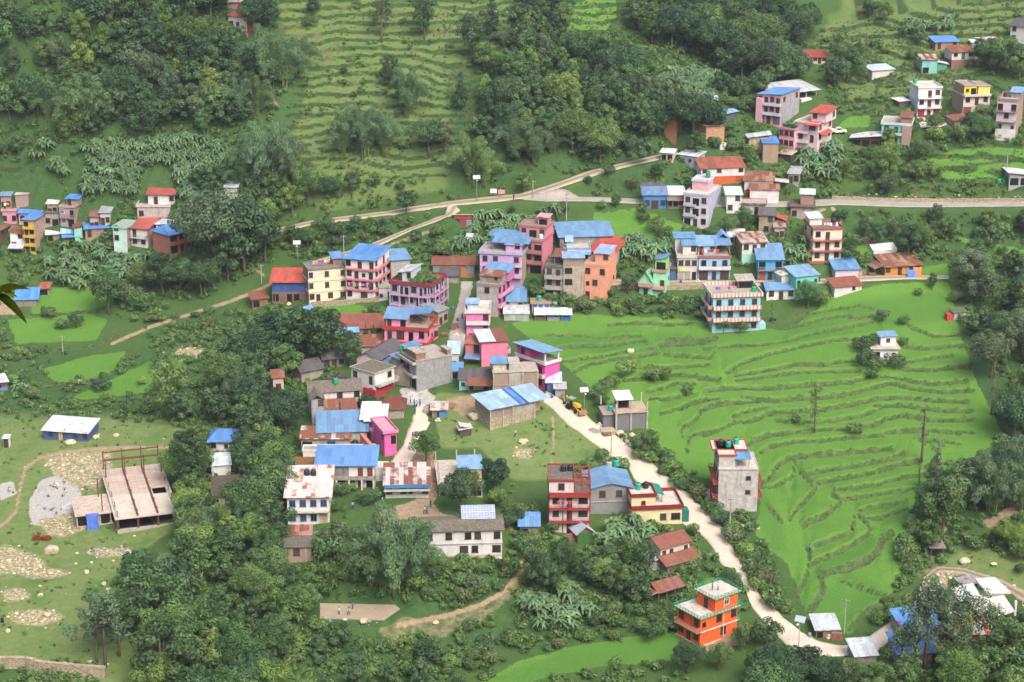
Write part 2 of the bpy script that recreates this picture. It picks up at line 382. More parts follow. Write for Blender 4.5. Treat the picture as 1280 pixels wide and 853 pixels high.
BANKS=[(_B((410,215),(500,195),(640,170),(720,155),(800,165)),2.5),(_B((390,265),(470,245),(560,220),(640,205),(720,215),(830,205)),2.5),(_B((0,360),(120,345),(250,340),(400,325),(500,290),(640,265),(730,245),(800,230)),2.2),(_B((960,250),(1080,300),(1270,285)),2.5),(_B((100,475),(200,420),(300,385),(450,350),(600,320),(720,310)),2.2),(_B((150,490),(300,465),(420,440),(560,440),(720,410)),2.6),(_B((940,350),(1050,360),(1180,345),(1270,340)),2.4),(_B((940,430),(1060,405),(1180,385)),2.4),(_B((940,455),(1080,460),(1200,445),(1270,450)),3.0),(_B((150,510),(300,490),(420,470),(600,465),(740,465)),2.6),(_B((0,560),(120,545),(240,545),(330,545),(430,535),(560,525),(700,515),(780,495),(860,490),(940,510),(1060,530),(1240,515)),3.0),(_B((180,590),(330,605),(440,595),(560,590),(700,570),(800,540),(880,520),(990,550),(1120,565),(1270,555)),3.0),(_B((0,645),(60,622),(160,612),(300,605)),3.0),(_B((300,665),(420,655),(560,645),(680,625),(790,600),(930,590),(1080,605),(1250,610)),3.0),(_B((0,775),(80,745),(140,715),(250,690),(300,660)),3.2),(_B((140,715),(130,680),(200,655),(290,635)),2.5),(_B((800,630),(880,625),(1000,635),(1130,655),(1270,655)),3.0),(_B((330,690),(440,710),(600,700),(720,680),(830,640)),2.4),(_B((190,850),(220,800),(290,770),(420,755),(560,740),(690,740),(800,720),(860,690),(940,672),(1060,695),(1200,695),(1270,690)),3.4),(_B((850,755),(940,745),(1080,745),(1200,755),(1270,760)),2.6),(_B((300,820),(430,795),(560,790),(700,775),(850,765)),2.6),(_B((1000,785),(1100,795),(1210,815)),2.4),(_C((300,60),(340,20),(380,0)),2.5),(_C((340,180),(400,130),(420,80),(480,45),(560,35),(700,25),(830,15),(960,5)),3.4),(_C((560,125),(640,105),(760,90),(860,70),(960,50),(1020,20)),3.0),(_C((600,165),(700,145),(800,130),(900,105),(1000,75),(1090,60)),3.2),(_C((690,195),(800,185),(900,170),(960,150),(1040,130),(1140,125)),2.6),(_C((710,240),(830,225),(940,205),(1060,195),(1150,180)),2.8),(_C((800,295),(880,275),(980,260),(1030,240)),2.6),(_C((840,330),(920,325),(960,300),(1040,285)),2.6),(_C((500,55),(500,110),(480,145),(400,180),(340,190)),2.4),(_C((530,110),(570,150),(600,190),(570,230),(520,280),(480,340)),3.6),(_C((540,370),(570,345),(640,320),(690,280),(720,250),(680,215),(690,195)),4.2),(_C((380,280),(410,320),(450,360)),2.4),(_C((590,460),(680,425),(760,400),(780,370),(780,320)),2.6),(_C((580,545),(660,510),(760,460),(850,400),(860,370),(800,310)),3.2),(_C((560,470),(575,480),(560,600),(520,680),(500,760)),4.0),(_C((540,800),(600,740),(640,660),(620,600),(740,570),(840,530),(900,480),(910,430),(960,400)),7.5),(_C((760,850),(850,760),(960,700),(1020,640)),5.0),(_C((720,630),(800,650),(880,680),(940,690)),1.6),(_D((90,95),(200,75),(400,70),(560,60),(660,40),(740,35)),2.6),(_D((110,200),(250,165),(420,150),(560,120),(640,100),(800,95)),1.8),(_D((170,310),(230,260),(330,215),(450,190),(560,165),(690,140),(780,130),(830,110)),3.4),(_D((870,130),(960,140),(1100,155),(1200,165),(1240,110)),2.6),(_D((570,330),(700,320),(800,300),(930,280),(1060,290),(1180,310),(1277,320)),3.4),(_D((690,225),(900,230),(1060,220),(1200,200)),2.4),(_D((740,410),(850,380),(960,340),(1100,340)),2.2),(_D((760,460),(900,455),(1000,430),(1100,410)),2.2),(_D((840,575),(960,540),(1060,490),(1180,465),(1277,455)),3.2),(_D((1000,740),(990,690),(1060,640),(1120,590),(1140,540),(1200,510),(1277,490)),3.2),(_D((1040,853),(1050,760),(1080,725),(1200,710),(1277,690)),3.6),(_D((840,70),(900,60),(1050,50),(1200,40)),4.5),(_E((320,100),(400,95),(520,90),(640,100),(740,90)),2.6),(_E((0,160),(130,150),(250,165),(380,165),(500,160)),2.2),(_E((610,190),(740,185),(860,170)),5.0),]
FIELD=[(640,404),(700,392),(800,396),(885,402),(985,414),(1040,372),(1100,356),(1185,352),(1195,400),(1218,470),(1252,540),(1225,575),(1165,600),(1140,640),(1128,680),(1136,705),(1120,735),(1085,765),(1062,793),(1010,775),(1000,745),(985,705),(965,690),(945,668),(950,640),(948,610),(890,600),(845,590),(812,540),(770,520),(735,482),(700,452),(668,430)]
rice=poly(FIELD,soft=1)
for p in([(600,853),(650,826),(720,808),(800,795),(850,788),(872,812),(840,826),(760,832),(690,845),(660,853)],[(38,362),(130,355),(150,362),(140,382),(90,392),(40,392)],[(10,400),(110,392),(135,402),(120,425),(20,430)],[(52,462),(110,445),(158,440),(150,458),(120,475),(70,478)],[(90,497),(150,470),(185,452),(232,450),(230,470),(180,492),(110,500)],[(1160,200),(1190,188),(1280,182),(1280,212),(1245,222),(1180,224)],[(385,382),(430,378),(470,388),(455,402),(420,410),(385,404)],[(740,268),(800,260),(850,282),(880,300),(850,312),(780,300),(745,285)],[(1045,160),(1060,147),(1088,142),(1088,160)],[(1150,335),(1185,330),(1185,344),(1152,346)],[(1195,296),(1280,312),(1280,330),(1210,308)],[(690,0),(770,0),(770,22),(750,45),(700,52),(680,30)],[(760,45),(790,50),(790,70),(770,72)],[(1060,310),(1090,302),(1090,318),(1062,322)],[(873,727),(895,720),(905,738),(885,748)]):
 poly(p,rice,1,1)
rice=blur(rice,1)
dark=np.zeros((IH,IW),np.float32)
for p in([(1010,775),(1000,760),(1030,740),(1060,715),(1105,735),(1130,730),(1110,770),(1060,793)],[(600,853),(720,808),(850,788),(872,812),(760,832),(660,853)],[(996,745),(1020,705),(1085,672),(1110,675),(1070,700),(1025,715),(1005,760)],[(945,640),(950,612),(975,640),(985,690),(965,690)],[(640,420),(800,415),(880,418),(1000,395),(1080,375),(1180,365),(1185,400),(1060,420),(900,440),(740,440),(680,430)],[(985,615),(1000,575),(1020,590),(1022,615)],[(1100,625),(1140,610),(1130,650),(1100,655)]):
 poly(p,dark,1,1)
dark=blur(dark,3)
bank=np.zeros((IH,IW),np.float32)
for pts,wd in BANKS:pline(pts,max(1.6,wd*.8),bank)
for ln in([(-5,398),(60,394),(140,388)],[(5,436),(60,440),(120,432),(150,418)],[(50,482),(110,478),(150,462),(165,445)],[(85,505),(130,500),(190,492),(235,475)],[(1160,214),(1220,206),(1280,200)],[(1150,190),(1200,184),(1280,182)]):pline(ln,3,bank)
lab=np.where((rice>.5)&(bank<.35),0,-1).astype(np.int32);nl=0;ptone=[0.0];prs=np.random.default_rng(3)
for sy_,sx_ in zip(*np.nonzero(lab==0)):
 if lab[sy_,sx_]!=0:continue
 nl+=1;ptone.append(prs.random());st_k=[(sy_,sx_)];lab[sy_,sx_]=nl
 while st_k:
  y_,x_=st_k.pop()
  for a_,b_ in((y_+1,x_),(y_-1,x_),(y_,x_+1),(y_,x_-1)):
   if 0<=a_<IH and 0<=b_<IW and lab[a_,b_]==0:lab[a_,b_]=nl;st_k.append((a_,b_))
paddy=blur(np.array(ptone,np.float32)[np.maximum(lab,0)],1);dark=np.clip(dark*.8+paddy*.35+.5*np.clip((fbm(_xx/60.0,_yy/9.0,13,3)-.5)*3,0,.6),0,1)
up=np.full((IH,IW),-1.0);ln_=np.zeros((IH,IW),bool)
for pts,wd in BANKS:
 for(ax,ay),(bx,by)in zip(pts[:-1],pts[1:]):
  n=int(max(abs(bx-ax),1))*2+1
  if abs(by-ay)>2.5*abs(bx-ax):continue
  for t in np.linspace(0,1,n):
   iy,ix=int(ay+(by-ay)*t),int(ax+(bx-ax)*t)
   if 0<=iy<IH and 0<=ix<IW:ln_[iy,ix]=True
rows=np.where(ln_,_yy,-1);up=np.maximum.accumulate(rows,0)
dn=np.where(ln_,_yy,9999);dn=np.minimum.accumulate(dn[::-1],0)[::-1]
dn=np.r_[dn[1:],dn[-1:]]
okm=(up>0)&(dn<9000)&(rice>.3)
gap=np.where(okm,dn-up,0).astype(np.float32)
step=np.where(okm,((_yy-up)/np.maximum(gap,1)-.5)*np.clip(gap*.075,0,1.15),0).astype(np.float32)
dirt,gravel,rubble,dry,scrub,terr=(np.zeros((IH,IW),np.float32)for _ in range(6))
for ln,wd in(([(650,682),(654,696),(650,712),(640,728),(620,746),(595,758),(560,769),(530,775),(498,782)],5),([(690,520),(692,545),(690,580)],2.2),([(384,336),(352,346),(330,360),(285,378),(240,392),(190,408),(140,430)],4),([(0,660),(20,640),(25,610),(32,585),(50,572),(75,566),(130,560),(215,560)],4),([(905,150),(899,130),(907,112)],3),([(330,345),(300,320),(270,300)],3),([(985,265),(1010,268),(1030,262)],4),([(1040,260),(1052,272),(1050,285)],3),([(335,90),(340,120),(348,135)],3),([(530,615),(540,632),(550,645),(575,650)],6),([(648,676),(640,668),(636,650)],4)):pline(ln,wd,dirt)
for p in([(470,640),(520,625),(545,640),(560,660),(530,668),(470,660)],[(505,570),(540,560),(552,610),(535,640),(520,625)],[(0,372),(30,372),(22,394),(0,394)],[(555,500),(600,490),(640,500),(618,512),(575,520)],[(1225,655),(1280,622),(1280,640),(1240,662)],[(1090,795),(1130,768),(1138,778),(1112,802),(1098,812)],[(870,800),(930,786),(945,796),(890,818)],[(440,318),(470,310),(560,280),(520,300)],[(830,350),(880,340),(880,346)],[(1172,640),(1185,660),(1178,672)],[(1015,300),(1035,298),(1040,318),(1020,318)],[(1075,300),(1090,290),(1098,300),(1085,312)]):poly(p,dirt,.8,1)
for p in([(36,630),(50,600),(80,592),(100,612),(104,640),(90,662),(40,656)],[(0,606),(16,602),(22,618),(0,626)],[(237,440),(245,436),(248,448),(230,452)],[(500,486),(530,484),(545,498),(530,508),(505,505)],[(735,535),(745,530),(752,540),(740,545)]):poly(p,gravel,1,1)
for p in([(52,575),(95,566),(140,562),(142,600),(120,612),(90,608),(66,592)],[(45,650),(105,640),(122,655),(80,672),(55,668)],[(0,680),(35,690),(60,705),(40,715),(0,720)],[(10,765),(60,760),(90,770),(60,782),(15,782)],[(200,442),(240,432),(262,440),(225,452)],[(655,512),(660,500),(672,505)],[(0,740),(25,735),(40,745),(10,755)],[(20,715),(70,712),(105,716),(70,722),(28,722)],[(110,690),(160,684),(170,695),(120,697)],[(640,562),(665,560),(662,575),(645,574)],[(1175,716),(1190,712),(1210,716),(1186,722),(1184,740),(1172,752),(1156,750)]):poly(p,rubble,1,1)
for p in([(540,490),(700,500),(780,580),(760,600),(690,600),(640,600),(600,560),(550,560)],[(0,500),(250,530),(225,560),(220,660),(160,700),(180,740),(110,830),(0,830)],[(150,700),(215,690),(230,760),(170,853),(120,853)],[(90,830),(170,780),(190,853),(90,853)],[(1140,690),(1200,670),(1280,690),(1280,740),(1200,710),(1150,725)],[(480,780),(600,762),(640,735),(610,775),(540,800),(480,800)]):
 poly(p,dry,1,1)
for p in([(0,0),(340,0),(370,130),(345,240),(345,330),(240,380),(130,360),(60,330),(0,250)],[(345,292),(400,288),(560,262),(600,300),(560,325),(420,320)],[(0,395),(60,440),(250,450),(240,520),(0,520)],[(1040,262),(1280,262),(1280,330),(1050,330)],[(740,160),(960,160),(1040,240),(740,240)],[(560,90),(700,40),(760,80),(760,0),(1010,0),(1010,60),(920,130),(830,190),(740,210),(560,250)],[(190,400),(340,380),(420,400),(430,440),(380,560),(340,600),(240,690),(200,600),(250,540),(180,500)],[(170,853),(230,690),(350,700),(640,720),(650,780),(560,853)],[(1190,310),(1280,330),(1280,620),(1180,700),(1140,640),(1220,560)],[(930,853),(960,800),(1060,830),(1280,790),(1280,853)],[(660,680),(830,690),(840,790),(680,810),(640,790)],[(770,540),(830,560),(950,650),(1000,790),(940,720),(880,620)]):poly(p,scrub,1,1)
for p in([(330,0),(720,0),(725,90),(690,190),(520,230),(340,200),(370,100)],[(1010,60),(1060,0),(1280,0),(1280,180),(1180,190),(1080,150),(1030,130)],[(680,0),(790,0),(790,75),(700,60)],[(0,150),(60,170),(60,215),(0,225)],[(1060,160),(1280,175),(1280,235),(1060,240)]):
 poly(p,terr,1)
for p in([(500,772),(560,768),(610,752),(640,726),(655,700),(663,712),(640,747),(605,777),(560,797),(480,802),(470,786)],):poly(p,dry,1,1);np.maximum(dirt,poly(p,None,.42,1),out=dirt)
for p in([(340,0),(690,0),(720,90),(700,210),(560,240),(400,270),(340,230),(380,120)],[(1010,60),(1050,0),(1280,0),(1280,60),(1180,120),(1060,130)]):poly(p,dry,.55,1)
dirt,gravel,rubble=blur(dirt,1),blur(gravel,2),blur(rubble,4);dry,scrub,terr=blur(dry,5),blur(scrub,6),blur(terr,8)
ROADS={'concrete_road':([(680,501),(714,530),(732,544),(757,561),(786,579),(792,596),(820,624),(851,648.6),(878,665.5),(893,684),(899,700),(925,717),(930,733.6),(938,756),(957,778),(981,802.7),(1003,814.8),(1041,820.6),(1074,818),(1098,813),(1112,800),(1132,788)],[(683,488),(704,503),(725,513),(742,530),(769.6,547.5),(786,560),(811,581),(836,601),(862,621),(882,641),(903,664),(916,687),(929,709),(938,729),(954,751),(978,773.7),(1005,793),(1020,800.5),(1050,806.6),(1074,806.6),(1088,795),(1108,781),(1126,771)],'concrete'),'dirt_track':([(1132,788),(1150,768),(1154,750),(1160,727),(1174,714.5),(1203,717),(1250,734),(1285,756)],[(1126,771),(1140,757),(1148,740),(1155,722),(1172,708),(1205,710),(1254,725),(1290,744)],'dirt'),'asphalt_street':([(576,352),(575,366),(572,381),(566,401),(561,417),(561,433),(566,446)],[(591,352),(589,366),(582.5,381),(582,401),(582,417),(580,433),(577,446)],'asphalt'),'concrete_path':([(521,505),(516,524.5),(509,542),(502.6,558),(494,570),(484,583)],[(531,506),(536.5,529),(530,543),(522.7,558),(515,574),(505,590)],'concrete'),'village_road':([(738,357),(765,356),(800,357.5),(840,357.5),(880,357.5),(930,357),(985,356.5),(1036,354),(1085,351),(1130,349),(1186,348.5)],[(738,348.5),(765,349),(800,350),(840,350.5),(880,350.5),(930,350.5),(985,350),(1036,348),(1085,344.5),(1130,344),(1186,344.5)],'dirt_light'),'upper_road':([(343,291),(392,281),(432,276),(492,268),(516,264),(545,259.5),(570,256.5),(617,252.5),(655,248.5),(678,241),(704,232),(744,218),(784,208),(830,197.5),(848,192)],[(343,286),(392,275),(430,270),(490,263),(515,258),(545,254),(570,250.5),(617,245),(654,241.5),(676,235),(700,227.5),(740,213),(780,203.5),(826,193),(845,187)],'dirt_light'),'asphalt_road':([(655,249.5),(682,251.5),(743,251.5),(790,254),(860,257),(950,259),(1030,257),(1046,256),(1130,258.5),(1200,258.5),(1290,257.5)],[(655,244.5),(682,245.5),(743,246),(790,248),(860,251),(950,253),(1030,249),(1046,248),(1130,251),(1200,252),(1290,251.5)],'asphalt'),'lower_fork_road':([(400,331),(422,323),(467,310),(517,288),(562,272),(575,262)],[(396,325),(420,317.5),(464,304.5),(514,283),(556,267),(562,258)],'dirt_light'),}
def resample(p,n):
 p=np.asarray(p,float);d=np.r_[0,np.cumsum(np.hypot(*np.diff(p,axis=0).T))];t=np.linspace(0,d[-1],n)
 return np.c_[np.interp(t,d,p[:,0]),np.interp(t,d,p[:,1])]
def sample(img,px,py):
 ix=np.clip(np.round(px).astype(int),0,IW-1);iy=np.clip(np.round(py).astype(int),0,IH-1)
 return img[iy,ix]*((px>-60)&(px<IW+60)&(py>-40)&(py<IH+40))
U,V=proj(GX,GY,GZ)
GZ=GZ+(fbm(GX/26,GY/26,3)-.5)*2.2*np.clip((GY-300)/60,0,1)*(1-sample(rice,U,V))*np.clip(GZ/25,.25,1)
tw=sample(terr,U,V)
hz=2.0;q=(GZ+(fbm(GX/16,GY/16,21)-.5)*5.0)/hz;fr=q-np.floor(q)
stepz=np.where(fr<.62,fr*.35,.217+(fr-.62)/.38*.783)-fr
GZ=GZ+tw*stepz*hz
riser=tw*np.clip((fr-.64)/.08,0,1)*np.clip((1.0-fr)/.12,0,1)*np.clip((fbm(GX/9,GY/5,41)-.12)*6,0,1)
U0,V0=proj(GX,GY,GZ);U0=U0+0;GZ=GZ+sample(step,U0,V0)
_ix=lambda a,g:np.clip(np.searchsorted(a,g)-1,0,len(a)-2)
def gz(x,y,G=None):
 G=GZ if G is None else G
 x=np.atleast_1d(np.asarray(x,float));y=np.atleast_1d(np.asarray(y,float))
 i,j=_ix(xs,x),_ix(ys,y);fx=(x-xs[i])/(xs[i+1]-xs[i]);fy=(y-ys[j])/(ys[j+1]-ys[j])
 return(G[j,i]*(1-fx)+G[j,i+1]*fx)*(1-fy)+(G[j+1,i]*(1-fx)+G[j+1,i+1]*fx)*fy
def at(px,py):
 """the ground point seen at a picture position"""
 px=np.atleast_1d(np.asarray(px,float));py=np.atleast_1d(np.asarray(py,float))
 a,b,c=ray(px,py);t0=np.full(px.shape,285.0);hit=np.full(px.shape,np.nan)
 for t in np.arange(285,760,.5):
  z=CAMZ+c*t;g=gz(a*t,b*t);n=np.isnan(hit)&(z<=g);hit[n]=t
  if not np.isnan(hit).any():break
 hit=np.where(np.isnan(hit),620,hit)
 lo,hi=hit-.5,hit
 for _ in range(7):
  mid=(lo+hi)/2;below=CAMZ+c*mid<=gz(a*mid,b*mid);hi=np.where(below,mid,hi);lo=np.where(below,lo,mid)
 return a*hi,b*hi,CAMZ+c*hi
def at1(px,py):
 x,y,z=at(px,py);return float(x[0]),float(y[0]),float(z[0])
roadmask=np.zeros((IH,IW),np.float32);road_geo=[];lock=np.zeros(GX.shape)
for nm,(L,Rr,kind)in ROADS.items():
 n=90;L=resample(L,n);Rr=resample(Rr,n)
 lx,ly,lz=at(L[:,0],L[:,1]);rx,ry,rz=at(Rr[:,0],Rr[:,1])
 cz=(lz+rz)/2;k=np.ones(9)/9;cz=np.convolve(np.pad(cz,4,mode='edge'),k,'valid')
 def rs(Q):
  a,b,c=ray(Q[:,0],Q[:,1]);t=(cz-CAMZ)/c;return a*t,b*t
 lx,ly=rs(L);rx,ry=rs(Rr);cx,cy=(lx+rx)/2,(ly+ry)/2;hw=np.hypot(lx-rx,ly-ry)/2
 road_geo.append((nm,lx,ly,rx,ry,cz,kind))
 poly(np.r_[L,Rr[::-1]],roadmask,1)
 x0,x1,y0,y1=cx.min()-12,cx.max()+12,cy.min()-12,cy.max()+12
 i0,i1,j0,j1=np.searchsorted(xs,x0),np.searchsorted(xs,x1),np.searchsorted(ys,y0),np.searchsorted(ys,y1)
 gx,gy=GX[j0:j1,i0:i1],GY[j0:j1,i0:i1];best=np.full(gx.shape,1e9);bz=np.zeros(gx.shape);bh=np.zeros(gx.shape)
 for a in range(n-1):
  dx,dy=cx[a+1]-cx[a],cy[a+1]-cy[a];LL=dx*dx+dy*dy+1e-9
  t=np.clip(((gx-cx[a])*dx+(gy-cy[a])*dy)/LL,0,1);d=np.hypot(gx-cx[a]-t*dx,gy-cy[a]-t*dy)
  m=d<best;best=np.where(m,d,best);bz=np.where(m,cz[a]+t*(cz[a+1]-cz[a]),bz);bh=np.where(m,hw[a],bh)
 wgt=np.clip(1-(best-bh-1.2)/3.5,0,1);wgt=wgt*wgt*(3-2*wgt)
 wgt=wgt*(1-lock[j0:j1,i0:i1]);lock[j0:j1,i0:i1]=np.maximum(lock[j0:j1,i0:i1],np.clip(1-(best-bh-.3)/1.5,0,1))
 GZ[j0:j1,i0:i1]=GZ[j0:j1,i0:i1]*(1-wgt)+(bz-.12)*wgt
def level(px_poly,z=None,feather=3.0):
 pts=[at1(*p)for p in px_poly];zz=np.mean([p[2]for p in pts])if z is None else z
 w=np.array([on_z(a,b,zz)for a,b in px_poly]);x0,y0=w.min(0)-6;x1,y1=w.max(0)+6
 i0,i1,j0,j1=np.searchsorted(xs,x0),np.searchsorted(xs,x1),np.searchsorted(ys,y0),np.searchsorted(ys,y1)
 gx,gy=GX[j0:j1,i0:i1],GY[j0:j1,i0:i1];ins=np.zeros(gx.shape,bool);d=np.full(gx.shape,1e9);n=len(w)
 for i in range(n):
  (ax,ay),(bx,by)=w[i],w[(i+1)%n]
  if ay!=by:ins^=((ay>gy)!=(by>gy))&(gx<(bx-ax)*(gy-ay)/(by-ay)+ax)
  LL=(bx-ax)**2+(by-ay)**2;t=np.clip(((gx-ax)*(bx-ax)+(gy-ay)*(by-ay))/LL,0,1);d=np.minimum(d,np.hypot(gx-ax-t*(bx-ax),gy-ay-t*(by-ay)))
 wgt=np.where(ins,1,np.clip(1-(d-.6)/feather,0,1));GZ[j0:j1,i0:i1]=GZ[j0:j1,i0:i1]*(1-wgt)+zz*wgt
 return w,zz
COURT=[(400,755),(494,757),(500,762),(480,776),(400,774)]
court_w,court_z=level(COURT)
COURT_G=(GZ.copy())
YARD=[(1146,147),(1176,146),(1184,156),(1176,159),(1151,160)]
yard_w,yard_z=level(YARD)
U,V=proj(GX,GY,GZ)
S_=lambda m:sample(m,U,V).ravel().astype(np.float32)
ti=GX.size
nf=len(xs);nr=len(ys)
ii,jj=np.meshgrid(np.arange(nf-1),np.arange(nr-1));a=(jj*nf+ii).ravel()
F=np.c_[a,a+1,a+nf+1,a+nf]
one=np.ones(ti,np.float32)
inframe=((U>-60)&(U<IW+60)&(V>-40)&(V<IH+40)).ravel()
sc_=np.where(inframe,S_(scrub),.6).astype(np.float32)
def groundmat():
 m,nt,b=newmat('ground');tc=nt.nodes.new('ShaderNodeTexCoord');P_=tc.outputs['Object']
 def attr(n):
  a=nt.nodes.new('ShaderNodeAttribute');a.attribute_name=n;return a
 def chans(n):
  s=nt.nodes.new('ShaderNodeSeparateColor');nt.links.new(attr(n).outputs['Color'],s.inputs[0]);return s.outputs
 def nz(scale,d=5,r=.65):return noise(nt,P_,scale,d,r)
 def edge(mask,n,lo=.32,hi=.62,amt=.5):
  x=N(nt,'ShaderNodeMath',operation='MULTIPLY_ADD');nt.links.new(n,x.inputs[0]);x.inputs[1].default_value=amt
  y=N(nt,'ShaderNodeMath',operation='ADD');nt.links.new(mask,x.inputs[2]);nt.links.new(x.outputs[0],y.inputs[0]);y.inputs[1].default_value=-amt/2
  return ramp(nt,y.outputs[0],lo,hi)
 A,B,C=chans('zone_a'),chans('zone_b'),chans('zone_c')
 big,mid,fine,vf=nz(.035),nz(.16),nz(.7),nz(2.6,3)
 grass=mix(nt,ramp(nt,mid,.3,.7),(.044,.102,.026),(.072,.142,.038))
 grass=mix(nt,ramp(nt,fine,.35,.7),grass,(.060,.098,.030))
 dryg=mix(nt,ramp(nt,fine,.3,.68),(.112,.182,.050),(.172,.212,.084))
 dryg=mix(nt,ramp(nt,mid,.5,.75),dryg,(.070,.150,.036))
 col=mix(nt,edge(B[2],mid),grass,dryg)
 scr=mix(nt,ramp(nt,fine,.3,.7),(.036,.080,.028),(.064,.124,.038))
 col=mix(nt,B[1],col,scr)
 ri=mix(nt,ramp(nt,big,.3,.7),(.078,.205,.024),(.108,.250,.034))
 ri=mix(nt,ramp(nt,mid,.35,.75),ri,(.150,.285,.050))
 ri=mix(nt,C[2],ri,(.045,.150,.028))
 ri=mix(nt,ramp(nt,vf,.35,.75),ri,(.062,.150,.028));ri=mix(nt,ramp(nt,nz(7.0,2),.3,.8),ri,(.115,.235,.042))
 col=mix(nt,edge(A[0],fine,amt=.25),col,ri)
 bk=mix(nt,ramp(nt,fine,.4,.68),(.050,.098,.028),(.118,.150,.060))  # bank grass; the dark end also paints the riser's shadow side
 col=mix(nt,edge(A[1],fine,.2,.5,.22),col,bk)
 rs=mix(nt,ramp(nt,mid,.54,.66),(.030,.062,.022),(.140,.105,.062))  # riser grass and earth, darkened in colour in place of faint shading
 rsf=N(nt,'ShaderNodeMath',operation='MULTIPLY');nt.links.new(edge(C[0],fine,.3,.6,.6),rsf.inputs[0]);rsf.inputs[1].default_value=.85
 col=mix(nt,rsf.outputs[0],col,rs)
 ea=mix(nt,ramp(nt,fine,.3,.7),(.24,.17,.105),(.36,.28,.19))
 col=mix(nt,edge(A[2],fine,.3,.65,.5),col,ea)
 gr=mix(nt,ramp(nt,vf,.3,.7),(.30,.29,.275),(.46,.45,.43))
 col=mix(nt,edge(B[0],fine,.3,.6,.4),col,gr)
 rb=mix(nt,ramp(nt,nz(1.6,4),.4,.6),(.44,.37,.26),(.16,.18,.08))
 col=mix(nt,edge(C[1],mid,.35,.75,1.1),col,rb)
 bare=N(nt,'ShaderNodeMath',operation='MULTIPLY');nt.links.new(ramp(nt,nz(.09,6,.7),.66,.76),bare.inputs[0]);nt.links.new(B[2],bare.inputs[1])
 col=mix(nt,bare.outputs[0],col,(.23,.165,.10))
 nt.links.new(col,b.inputs['Base Color']);b.inputs['Roughness'].default_value=.95;b.inputs['Specular IOR Level'].default_value=.1
 h=N(nt,'ShaderNodeMath',operation='ADD');nt.links.new(fine,h.inputs[0]);nt.links.new(vf,h.inputs[1])
 bump(nt,b,h.outputs[0],.7,.35)
 return m
ground=bpy.data.objects.new('ground',np_mesh('ground',np.c_[GX.ravel(),GY.ravel(),GZ.ravel()],F,[groundmat()],True,{'zone_a':np.c_[S_(rice),sample(bank,U0,V0).ravel(),S_(dirt),one],'zone_b':np.c_[S_(gravel),sc_,S_(dry),one],'zone_c':np.c_[riser.ravel(),S_(rubble),S_(dark),one]}))
link(ground);tag(ground,kind='structure')
def roadmat(kind,verge=True):
 m,nt,b=newmat(kind+'_surface');tc=nt.nodes.new('ShaderNodeTexCoord');P_=tc.outputs['Object']
 c0,c1,c2={'concrete':('b5aa9a','cbc0ae','978c7c'),'dirt':('928470','a89a84','786e5e'),'dirt_light':('a0957f','b5aa96','857b6a'),'asphalt':('8c8780','a39d94','6f6b66')}[kind]
 n1,n2=noise(nt,P_,.25,5,.7),noise(nt,P_,1.8,5,.7)
 col=mix(nt,ramp(nt,n1,.3,.7),lin(c0),lin(c1));col=mix(nt,ramp(nt,n2,.55,.8),col,lin(c2))
 if kind in('dirt','dirt_light'):
  col=mix(nt,ramp(nt,noise(nt,P_,.35,6,.75),.6,.7),col,lin('6f7048'))
 at_=nt.nodes.new('ShaderNodeAttribute');at_.attribute_name='across';f=[N(nt,'ShaderNodeMath',operation=o_)for o_ in('SUBTRACT','ABSOLUTE','MULTIPLY_ADD','MULTIPLY_ADD')]
 nt.links.new(at_.outputs['Fac'],f[0].inputs[0]);f[0].inputs[1].default_value=.5;nt.links.new(f[0].outputs[0],f[1].inputs[0]);nt.links.new(n2,f[2].inputs[0]);f[2].inputs[1].default_value=.22;nt.links.new(f[1].outputs[0],f[2].inputs[2])
 nt.links.new(n1,f[3].inputs[0]);f[3].inputs[1].default_value=.16;nt.links.new(f[2].outputs[0],f[3].inputs[2])
 if kind in('dirt','dirt_light')and verge:col=mix(nt,ramp(nt,f[2].outputs[0],.30,.24),col,lin(c2))
 if verge:col=mix(nt,ramp(nt,f[3].outputs[0],.69,.76),col,lin('6f7d48'))
 nt.links.new(col,b.inputs['Base Color']);b.inputs['Roughness'].default_value=.9;bump(nt,b,n2,.4,.06);return m
for nm,lx,ly,rx,ry,cz,kind in road_geo:
 n=len(lx);v=[]
 for s in np.linspace(0,1,7):
  j=(1 if s in(0,1)else 0)*(vnoise(np.arange(n)/2.0,np.full(n,s*9),4)-.5)*.5
  X_,Y_=lx+(rx-lx)*s+j,ly+(ry-ly)*s+j;v.append(np.c_[X_,Y_,gz(X_,Y_)+.14])
 dn_=[q.copy()for q in(v[0],v[-1])]
 for q in dn_:q[:,2]-=.5
 v=[dn_[0]]+v+[dn_[1]];V_=np.concatenate(v);k=len(v);F_=[]
 for s in range(k-1):
  for i in range(n-1):F_.append((s*n+i,(s+1)*n+i,(s+1)*n+i+1,s*n+i+1))
 o=bpy.data.objects.new(nm,np_mesh(nm,V_,F_,[roadmat(kind)],False,{'across':np.repeat(np.r_[0,np.linspace(0,1,7),1],n)}));link(o);tag(o,kind='structure')
def slab(nm,w,z,m,t=.4):
 b=MB();n=len(w);b.face([(x,y,z)for x,y in w],m)
 for i in range(n):
  (ax,ay),(bx,by)=w[i],w[(i+1)%n];b.face([(bx,by,z),(ax,ay,z),(ax,ay,z-t),(bx,by,z-t)],m)
 o=b.build(nm);tag(o,kind='structure');return o
slab('sports_court',court_w,court_z+.15,roadmat('dirt',False),.6)
slab('concrete_yard',yard_w,yard_z+.15,roadmat('concrete',False),.6)
HS,HRECT={},[]
FOOT=[]
LAND=[]
_me={}
def cached(key,fn):
 if key not in _me:_me[key]=fn()
 return _me[key]
